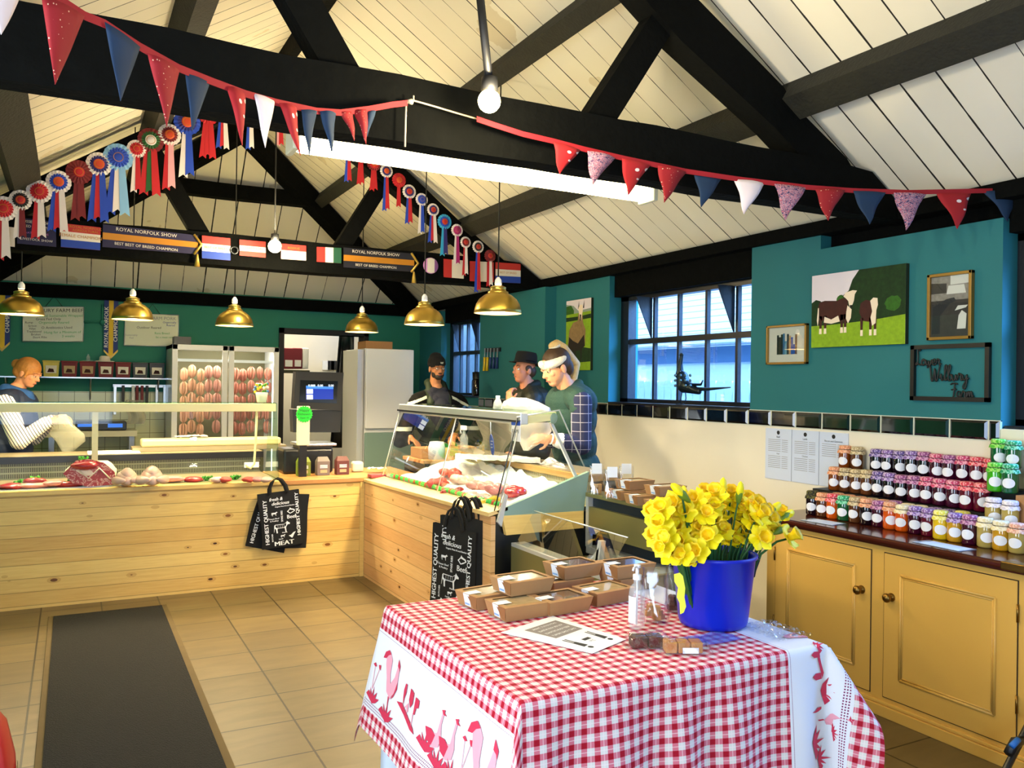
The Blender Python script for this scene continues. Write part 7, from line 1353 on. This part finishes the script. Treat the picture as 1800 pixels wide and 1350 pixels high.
# little posy on the left counter's rail
p = at(460, 706, Y=6.8); p.z = 1.415; root = empty('posy', p, 'small pot of mixed flowers wrapped in brown paper on the counter rail', 'flowers'); b = MB(); b.lathe([(.001, 0), (.035, 0), (.045, .05), (.05, .08), (.001, .08)], 'mount', c=p, n=14, wob=.05); b.build('wrapped_pot', root)
b = MB(); rr = random.Random(3); mat('posy_blue', '#4a78b0', .7)
for k in range(26): b.ball(p+Vector((rr.uniform(-.055, .055), rr.uniform(-.03, .03), rr.uniform(.08, .15))), .012, ('lemon', 'parsley', 'posy_blue', 'parsley', 'white')[k % 5], 7, 5)
b.build('blooms', root)
# doorway contents
for k, (x0, x1, m, lb) in enumerate(((497, 517, 'tub_red', 'dark red storage tub at the left of the storeroom shelf'), (514, 532, 'tub_red', 'brighter red storage tub, middle of the storeroom shelf'), (532, 543, 'mount', 'cream carton on the storeroom shelf'))):
    a, c = at(x0, 648, Y=11.5), at(x1, 612, Y=11.5); b = MB(); b.box((a.x, 11.5, a.z), (c.x, 11.8, c.z), m, bev=.01); b.box((a.x+.03, 11.495, a.z+.03), (c.x-.02, 11.5, a.z+.12), 'mount'); thing('storage_tub', b, lb, 'tub', 'tubs on the storeroom shelf')
b = MB(); a, c = at(496, 650, Y=11.45), at(543, 650, Y=11.45); b.box((a.x, 11.4, a.z-.04), (c.x, 11.9, a.z-.0), 'beam_worn'); thing('storeroom_shelf', b, 'wooden shelf seen through the doorway', 'shelf')
b = MB(); a = at(608, 640, Y=10.45); 
b.sheet(lambda u, v: (3.02+.20*u-.10*(1-v)*(u < .5), 10.4+.03*math.sin(u*8), .75+1.45*v), 10, 6, 'trim_black'); thing('hanging_apron', b, 'long black apron hanging in the doorway', 'apron', solid=.01)
b = MB(); b.sheet(lambda u, v: (at(620, 700, Y=9.9).x-.09+.16*u*(1.2-v*.9), 9.9+.03*math.sin(u*9), at(620, 782, Y=9.9).z+.95*v), 10, 6, 'mount'); b.tube([(at(620, 700, Y=9.9).x, 9.9, at(620, 782, Y=9.9).z+.93), (at(620, 700, Y=9.9).x, 10.1, at(620, 782, Y=9.9).z+.95)], .012, 'steel'); thing('hanging_coat', b, 'cream coat hanging beside the tall white fridge', 'coat', solid=.012)
b = MB(); [b.box((at(x, 660, Y=12.55).x, 12.55, at(x, 650, Y=12.55).z), (at(x, 660, Y=12.55).x+.10, 12.58, at(x, 634, Y=12.55).z), m) for x, m in ((567, 'paper'), (576, 'ink'), (582, 'ink'))]; thing('file_rack', b, 'papers and dark files standing in the storeroom', 'files')
# tall white fridge
x0, xm, x1 = at(628, 700, Y=8.55).x, at(661, 700, Y=8.55).x, at(738, 700, Y=8.7).x
root = empty('tall_fridge', ((x0+x1)/2, 9, 0), 'tall plain white upright fridge in the back corner', 'fridge'); ztop = at(700, 613, Y=8.8).z
b = MB(); b.box((xm, 8.95, 0), (x1+.0, 9.7, ztop), 'gloss_white', bev=.01); b.build('cabinet', root)
b = MB(); b.box((xm+.0, 8.90, at(690, 753, Y=8.9).z), (x1, 8.945, ztop-.005), 'gloss_white', bev=.008); d = b.build('door', root)
b = MB(); f0, f1 = at(629, 612, Y=8.85), at(629, 830, Y=8.85); b.add([(f0.x, 8.85, 0), (xm-.02, 8.93, 0), (xm-.02, 8.93, ztop-.02), (f0.x, 8.85, ztop-.02), (f0.x, 9.4, 0), (f0.x, 9.4, ztop-.02), (xm-.02, 9.4, 0), (xm-.02, 9.4, ztop-.02)], [(0, 1, 2, 3), (4, 0, 3, 5), (3, 2, 7, 5), (1, 6, 7, 2)], 'gloss_white'); b.build('side_cabinet', root)
b = MB(); b.box((xm, 8.90, .1), (x1, 8.945, at(690, 760, Y=8.9).z), 'panel_grey', bev=.01); b.build('lower_door', root)
b = MB(); a = at(643, 612, Y=9.0); c = at(690, 597, Y=9.0); b.box((a.x, 9.0, ztop+.001), (c.x, 9.3, ztop+.085), 'card'); thing('cardboard_box', b, 'flat brown cardboard box on top of the tall white fridge', 'box')
# prep bench the bearded man leans on
root = empty('prep_bench', (2.9, 6.85, 0), 'low bench with paper parcels in front of the bearded man', 'bench'); b = MB(); b.box((2.66, 6.56, .0), (3.35, 7.05, .90), 'dark_steel'); b.box((2.645, 6.55, .90), (3.36, 7.06, .93), 'oak_top', bev=.004); b.build('carcass', root)
b = MB(); b.box((2.68, 6.7, .931), (2.88, 6.95, 1.02), 'kraft', bev=.004); thing('kraft_parcel', b, 'brown paper parcel behind the far end of the slanted glass', 'parcel')
b = MB(); p = Vector((2.80, 6.64, .931)); b.lathe([(.001, 0), (.07, 0), (.075, .10), (.06, .15), (.001, .155)], 'paper_blue', c=p, n=20); thing('paper_roll', b, 'pale blue paper roll behind the far end of the slanted glass', 'roll')
b = MB(); [b.box((2.98+.09*k, 6.75, .931), (3.06+.09*k, 7.0, 1.0+.01*k), 'kraft' if k % 2 else 'tea_label', rot=None, bev=.003) for k in range(3)]; thing('packet_row', b, 'short row of kraft packets on the prep bench', 'packets')
# ------------------------------------------------------------------ bunting
mat('bunt_red', '#8e0c14', .8, noise_amt=.1); mat('bunt_blue', '#0b2b4a', .8); mat('bunt_white', '#ddd0d6', .8); mat('tape', '#980e1c', .8); mat('twine', '#b7a68c', .9)
def dotted(name, base, dot, sc=55, r=.20):
    n = NT(name, .8); v = n.n('TexVoronoi'); v.inputs['Scale'].default_value = sc; n.l(n.coord('UV'), v.inputs['Vector']); n.col(n.mix(n.math('LESS_THAN', v.outputs['Distance'], r), base, dot)); return name
dotted('bunt_dots', '#8e0c16', '#e8c0a0', 9, .13); dotted('bunt_ducks', '#9e1018', '#e8dcd8', 3.2, .22)
n = NT('bunt_jack', .8); v = n.noise(n.scale(n.coord('UV'), 1, 1, 1), 16, 2, 1.5); n.col(n.ramp(v, [(0, '#1c1f52'), (.44, '#c9a0b0'), (.5, '#b01c38'), (.56, '#ddc8cc'), (.6, '#20245a')], 'CONSTANT'))
def bunting(name, flags, tape, label, Yf):
    """flags: (px of left top, right top, tip, material)"""
    T = [at(x, y, Y=Yf(x)) for x, y in tape]; root = empty(name, T[len(T)//2], label, 'bunting'); b = MB()
    vs = []; 
    for p in T: vs += [p+Vector((0, 0, .011)), p-Vector((0, 0, .011))]
    b.add(vs, [(2*i, 2*i+1, 2*i+3, 2*i+2) for i in range(len(T)-1)], 'tape'); b.build('tape', root, solid=.002)
    for k, (l, r, t, m) in enumerate(flags):
        A, B_, P_ = at(*l, Y=Yf(l[0])), at(*r, Y=Yf(r[0])), at(*t, Y=Yf((l[0]+r[0])/2)-.012); P_ += Vector((0, -.01*(k % 3), 0))
        def fn(u, v, A=A, B_=B_, P_=P_, k=k): a = A.lerp(P_, v); c = B_.lerp(P_, v); q = a.lerp(c, u); return q+Vector((0, -.022*math.sin(u*PI)*(1-v)*(1 if k % 2 else .5)-.006*math.sin(v*7+k), 0))
        b = MB(); b.sheet(fn, 6, 8, m, uvf=lambda u, v: (.02+(u-.5)*(1-v)*.9+.5, .02+v*1.5)); o = b.build('pennant', root, solid=.0025)
    return root
F1 = [((-22, -60), (52, -38), (2, 62), 'bunt_white'), ((73, -4), (148, 30), (97, 152), 'bunt_dots'), ((184, 40), (246, 84), (211, 182), 'bunt_blue'), ((259, 94), (315, 124), (293, 222), 'bunt_dots'), ((326, 128), (369, 145), (337, 232), 'bunt_blue'), ((398, 150), (432, 166), (424, 258), 'bunt_ducks'), ((446, 164), (483, 178), (466, 260), 'bunt_white'), ((490, 182), (520, 190), (526, 276), 'bunt_ducks'), ((529, 194), (556, 196), (540, 277), 'bunt_blue'), ((562, 196), (590, 200), (583, 270), 'bunt_blue'), ((598, 197), (620, 196), (622, 248), 'bunt_dots'), ((622, 197), (646, 192), (641, 255), 'bunt_dots'), ((645, 197), (661, 194), (645, 240), 'bunt_blue')]
Yl = lambda x: 2.2+(min(max(x, -20), 720)+20)/740*.74
bunting('bunting', F1, [(-40, -70), (60, -25), (110, 2), (150, 28), (185, 42), (246, 82), (315, 120), (370, 142), (432, 165), (486, 180), (556, 195), (598, 198), (646, 192), (690, 184), (716, 181)], 'left string of red, white and blue bunting sweeping down to the beam centre', Yl)
F2 = [((972, 249), (1020, 264), (983, 306), 'bunt_ducks'), ((1031, 266), (1080, 278), (1038, 327), 'bunt_jack'), ((1092, 279), (1142, 291), (1098, 346), 'bunt_ducks'), ((1156, 291), (1206, 303), (1168, 356), 'bunt_dots'), ((1221, 304), (1270, 313), (1231, 365), 'bunt_blue'), ((1291, 315), (1345, 322), (1303, 378), 'bunt_white'), ((1361, 323), (1417, 330), (1380, 388), 'bunt_jack'), ((1431, 332), (1484, 335), (1451, 389), 'bunt_dots'), ((1498, 336), (1555, 339), (1521, 396), 'bunt_blue'), ((1570, 339), (1627, 342), (1593, 405), 'bunt_jack'), ((1647, 340), (1708, 340), (1681, 403), 'bunt_ducks'), ((1729, 336), (1786, 335), (1766, 391), 'bunt_blue'), ((1800, 336), (1850, 333), (1822, 390), 'bunt_dots')]
Yr = lambda x: 2.93-.55*max(0, (x-1250)/600)
bunting('bunting', F2, [(838, 209), (870, 220), (920, 236), (972, 248), (1030, 263), (1100, 279), (1206, 301), (1300, 315), (1417, 329), (1500, 335), (1600, 338), (1700, 336), (1800, 334), (1860, 332)], 'right string of red, white and blue bunting running to the right wall', Yr)
b = MB(); q = lambda x, y: at(x, y, Y=2.96); b.tube([q(716, 181), q(728, 177), q(760, 186), q(800, 198), q(838, 209)], .0035, 'twine', 6); b.tube([q(714, 181), q(713, 215), q(712, 258)], .0035, 'twine', 6); b.ball(q(722, 179), (.014, .012, .010), 'twine', 8, 6, lump=.5); b.tube([q(727, 176), q(727, 168)], .003, 'twine', 5); thing('twine', b, 'pale twine knotted to a nail joining the two bunting strings', 'string')
# ------------------------------------------------------------------ champion placards on the far beam
Yp = 6.905; PQ = lambda x, y, d=0: at(x, y, Y=Yp-d)
mat('pl_purple', '#120a38', .6); mat('pl_navy', '#07071a', .6); mat('pl_red', '#b4241e', .6); mat('pl_white', '#d8cfc0', .6); mat('pl_blue', '#123a9a', .6); mat('pl_gold', '#b8791a', .45, metal=.3); mat('pl_green', '#0f4a34', .6); mat('pl_pink', '#b070b0', .6)
def placard(c, bands, label, texts=(), vertical=False):
    """c: four corners clockwise from the top left"""
    P = [PQ(x, y, .004) for x, y in c]; root = empty('award_placard', PQ(c[3][0], c[3][1]), label, 'placard', 'award placards on the far beam'); b = MB(); b.prism([P[3], P[2], P[1], P[0]], (0, .004, 0), bands[0][1])
    G_ = lambda u, v, d=0: (P[0].lerp(P[1], u)).lerp(P[3].lerp(P[2], u), v)+Vector((0, -.0015-d, 0)); a = 0
    for (f_, m) in bands:
        b.poly([G_(0, a+f_), G_(1, a+f_), G_(1, a), G_(0, a)] if not vertical else [G_(a, 1), G_(a+f_, 1), G_(a+f_, 0), G_(a, 0)], m); a += f_
    r_ = (P[1]-P[0]).normalized()
    for (t, u, v, s, m) in texts: letter(b, t, G_(u, v, .001), r_, (0, 0, 1), s*.75, m)
    b.build('board', root); return root, G_
placard(((8, 398), (26, 400), (26, 434), (8, 432)), [(1, 'pl_white')], 'small white placard at the left end of the far beam')
placard(((30, 382), (98, 390), (99, 434), (30, 428)), [(1, 'pl_purple')], 'purple lettered placard near the left end of the far beam', [('SUSSEX & NORFOLK', .6, .12, .035, 'pl_white'), ('BREED CHAMPION', .5, .30, .035, 'pl_white'), ('NATIVE BREEDS', .5, .55, .028, 'pl_pink'), ('LIVESTOCK SHOW', .5, .8, .032, 'pl_white')])
placard(((107, 392), (177, 400), (176, 440), (107, 434)), [(.33, 'pl_red'), (.34, 'pl_white'), (.33, 'pl_blue')], 'red, white and blue placard reading female champion', [('ROYAL NORFOLK', .62, .10, .035, 'pl_gold'), ('AGRICULTURAL', .62, .24, .032, 'pl_gold'), ('FEMALE CHAMPION', .5, .5, .042, 'pl_gold')])
def long_sash(c, tip, label, t1, t2, m0):
    r0, G_ = placard(c, [(.36, m0), (.30, 'pl_gold'), (.34, m0)], label, [(t1, .45, .16, .050, 'pl_white'), (t2, .45, .84, .040, 'pl_white')]); b = MB(); T = PQ(*tip, .012); A, B_ = G_(.955, -.02, .003), G_(.955, 1.02, .003); b.tube([A, T, B_], .011, 'gold', 6); b.build('gold_braid', r0); b = MB(); b.lathe([(.006, 0), (.012, -.03), (.022, -.10), (.001, -.10)], 'gold', c=G_(.99, 1.0, .012), n=12); b.build('tassel', r0)
long_sash(((181, 394), (348, 414), (348, 447), (180, 434)), (354, 430), 'long purple sash with gold band, left of the tricolour placards', 'ROYAL NORFOLK SHOW', 'BEST BEST OF BREED CHAMPION', 'pl_purple')
placard(((355, 414), (405, 419), (405, 458), (355, 454)), [(.34, 'pl_red'), (.33, 'pl_white'), (.33, 'pl_blue')], 'small tricolour placard directly right of the purple sash', [('BEST OF BREED', .5, .5, .035, 'pl_gold')])
placard(((421, 421), (467, 425), (467, 453), (421, 449)), [(.36, 'pl_red'), (.34, 'pl_white'), (.30, 'pl_red')], 'red and white placard left of the bare bulb', [('CHAMPION', .5, .5, .04, 'pl_gold')])
placard(((494, 428), (538, 432), (538, 458), (494, 455)), [(.42, 'pl_red'), (.58, 'pl_white')], 'red over white placard right of the bare bulb', [('RESERVE', .5, .25, .035, 'pl_gold')])
placard(((557, 434), (600, 436), (600, 463), (557, 460)), [(.34, 'pl_red'), (.33, 'pl_white'), (.33, 'pl_green')], 'placard with upright red, white and green bands', (), True)
long_sash(((604, 435), (728, 446), (728, 478), (604, 470)), (735, 463), 'long black sash with gold band, right half of the far beam', 'ROYAL NORFOLK SHOW', 'BEST OF BREED CHAMPION', 'pl_navy')
b = MB(); c_ = PQ(757, 467, .006); b.lathe([(.001, 0), (.072, 0), (.072, .004), (.001, .004)], 'pl_pink', c=c_, n=28, rot=Matrix.Rotation(R(90), 3, 'X')); f = frame_of(c_+Vector((0, -.006, 0)), (1, 0, 0), (0, 0, 1)); b.poly([f(x, y) for x, y in ((-.035, -.06), (0, -.068), (.035, -.06), (.035, .06), (0, .068), (-.035, .06))], 'pl_white'); thing('award_disc', b, 'round pink and white disc on the far beam', 'placard')
placard(((780, 455), (815, 458), (815, 490), (780, 487)), [(.4, 'pl_red'), (.6, 'pl_white')], 'placard with upright red and white bands right of the round disc', (), True)
placard(((826, 459), (868, 461), (868, 496), (826, 494)), [(.4, 'pl_red'), (.3, 'pl_white'), (.3, 'pl_red')], 'red and white placard behind the hanging rosettes', (), True)
placard(((871, 461), (915, 464), (915, 498), (871, 496)), [(.34, 'pl_red'), (.33, 'pl_white'), (.33, 'pl_blue')], 'tricolour placard at the right end of the far beam', [('BEST OF BREED', .5, .5, .035, 'pl_gold')])
b = MB(); c_ = PQ(412, 440, .012); b.tube([c_+Vector((.028*math.cos(a*PI/8), 0, .028*math.sin(a*PI/8))) for a in range(16)], .006, 'dark_steel', 8, closed=True); thing('iron_ring', b, 'iron ring fixed to the far beam between two placards', 'ring')
# ------------------------------------------------------------------ show rosettes
for n_, c_ in (('rs_red', '#b40f1c'), ('rs_white', '#dcd2ce'), ('rs_blue', '#153fae'), ('rs_lblue', '#7fb0d8'), ('rs_dred', '#6e0d16'), ('rs_green', '#14501c'), ('rs_purple', '#24206a'), ('rs_magenta', '#a01464'), ('rs_black', '#1a1418'), ('rs_pink', '#d89aa0'), ('rs_orange', '#c8401c'), ('rs_cyan', '#2a9ac8')): mat(n_, c_, .7)
def rosette(px, py, r, cols, tails, tl, label, grp, Y=6.80):
    c = at(px, py, Y=Y); root = empty('rosette', c, label, 'rosette', grp); k = 7.5/1456; r = r*k*.98
    rot = Matrix.Rotation(R(90), 3, 'X'); N = 36
    b = MB(); out = (1.0, .72, .44); z = 0
    for ring, m in enumerate(cols[:2]):
        ro, ri = r*out[ring], r*out[ring+1]*.9; vs = []
        for i in range(N):
            a = 2*PI*i/N; dz = .004*(1 if i % 2 else -1)
            vs += [c+Vector((ro*math.cos(a)*(1+(.04 if i % 2 else 0)), -.004-ring*.006+dz, ro*math.sin(a)*(1+(.04 if i % 2 else 0)))), c+Vector((ri*math.cos(a), -.010-ring*.006, ri*math.sin(a)))]
        b.add(vs, [(2*i, 2*((i+1) % N), 2*((i+1) % N)+1, 2*i+1) for i in range(N)], m)
    b.build('pleated_ruff', root)
    b = MB(); b.lathe([(.001, .014), (r*.40, .014), (r*.44, .010), (r*.44, .0)], cols[2], c=c+Vector((0, -.005, 0)), n=20, rot=Matrix.Rotation(R(90), 3, 'X')); b.lathe([(r*.30, .0152), (r*.34, .0152)], 'pl_gold', c=c+Vector((0, -.005, 0)), n=20, rot=Matrix.Rotation(R(90), 3, 'X')); b.build('centre_button', root)
    T = len(tails); L = tl*k
    for j, m in enumerate(tails):
        dx = (j-(T-1)/2)*r*.55; w = r*.34; f = frame_of(c+Vector((dx*.4, -.004-.002*j, -r*.3)), (1, 0, 0), (0, 0, 1)); sx = dx*.5; l_ = L*(1-.05*(j % 2)); b = MB(); pts = [(-w*.6, 0), (w*.6, 0), (w+sx, -l_), (sx, -l_+w*.8), (-w+sx, -l_)]; b.prism([f(x, y) for x, y in pts][::-1], (0, .0016, 0), m); b.build('ribbon_tail', root)
    return root
RW, RR, RB, RL, DR, GR, PU, MG, BK, PK, OR_, CY = 'rs_white', 'rs_red', 'rs_blue', 'rs_lblue', 'rs_dred', 'rs_green', 'rs_purple', 'rs_magenta', 'rs_black', 'rs_pink', 'rs_orange', 'rs_cyan'
g1, g2 = 'rosettes on the left rafter', 'rosettes on the right rafter'
for k, (x, y, r, c, t, tl, lb) in enumerate(((6, 367, 17, (RW, RR, RR), (RR, RW), 66, 'red rosette with white edge at the far left'), (36, 352, 14, (RW, BK, RR), (RW, DR), 50, 'black and white rosette with red centre'), (69, 337, 16, (RW, RR, RR), (RR, RW), 62, 'red rosette with white rim beside the black one'), (103, 320, 16, (RW, RB, OR_), (RB, RR, RW), 66, 'blue and white rosette with orange centre on the left rafter'), (139, 303, 17, (DR, DR, RR), (DR, DR), 64, 'all dark red rosette'), (174, 289, 17, (RW, PU, OR_), (RB, RR, RB), 78, 'purple and white rosette with printed red tail'),
        (208, 277, 20, (RL, RB, RB), (RB, RW, RL), 78, 'largest blue rosette with pale blue edge'), (240, 262, 13, (RW, RR, RR), (RW, RR), 60, 'small red and white rosette right of the big blue one'), (265, 247, 18, (DR, GR, RW), (RR, GR, RR), 76, 'green and dark red rosette'), (298, 237, 16, (RW, DR, OR_), (RR, PK), 78, 'red rosette with long pink tail'), (329, 215, 19, (RB, PU, OR_), (RW, RB), 78, 'purple rosette partly behind a blue pennant'), (366, 202, 15, (RR, RR, RR), (RR, RR, RR), 62, 'bright red rosette with a wide tail'), (392, 196, 12, (RR, RW, RR), (RB, RR, RW), 54, 'rosette whose blue, red and white tails hang below the near beam'), (440, 192, 11, (RW, RB, RR), (RB, RW), 60, 'rosette behind the white pennant'), (492, 196, 11, (RW, RR, RR), (PK, RR), 52, 'rosette with pink tails left of the fluorescent light'))):
    rosette(x, y, r, c, t, tl, lb, g1)
for k, (x, y, r, c, t, tl, lb) in enumerate(((612, 270, 11, (RR, RR, RR), (RB, RR), 44, 'topmost rosette on the right rafter, under the light'), (634, 275, 11, (RR, RR, OR_), (RR, RR), 44, 'second rosette down the right rafter, all red'), (657, 288, 12, (DR, RR, OR_), (RR, RR), 42, 'third rosette down the right rafter with orange centre'), (679, 301, 11, (RW, PU, OR_), (RB, RR), 64, 'white-edged purple rosette with long red tail'), (701, 317, 12, (RR, RR, OR_), (RR,), 42, 'plain red rosette fifth down the right rafter'), (719, 337, 12, (RW, PU, RR), (RB, RR), 52, 'white-edged rosette with blue and red tails'), (741, 351, 11, (RW, RB, RB), (RW, RB), 56, 'blue rosette with white scalloped edge'),
        (761, 369, 11, (RW, PU, RR), (RB, RR, RW), 54, 'white-edged rosette with three coloured tails'), (781, 390, 13, (CY, RB, RR), (CY, PU), 56, 'turquoise rosette with red centre'), (803, 405, 11, (RW, MG, MG), (RW, MG), 58, 'magenta rosette with white rim'), (818, 426, 10, (RW, DR, RR), (RR, RW), 56, 'dark red rosette just below the magenta one'), (840, 434, 11, (RW, BK, RR), (RB, RR), 78, 'black and white rosette with long red tail reaching below the beam'), (861, 450, 11, (DR, DR, RR), (RR, RW), 52, 'lowest dark red rosette on the right rafter'))):
    rosette(x, y, r, c, t, tl, lb, g2)
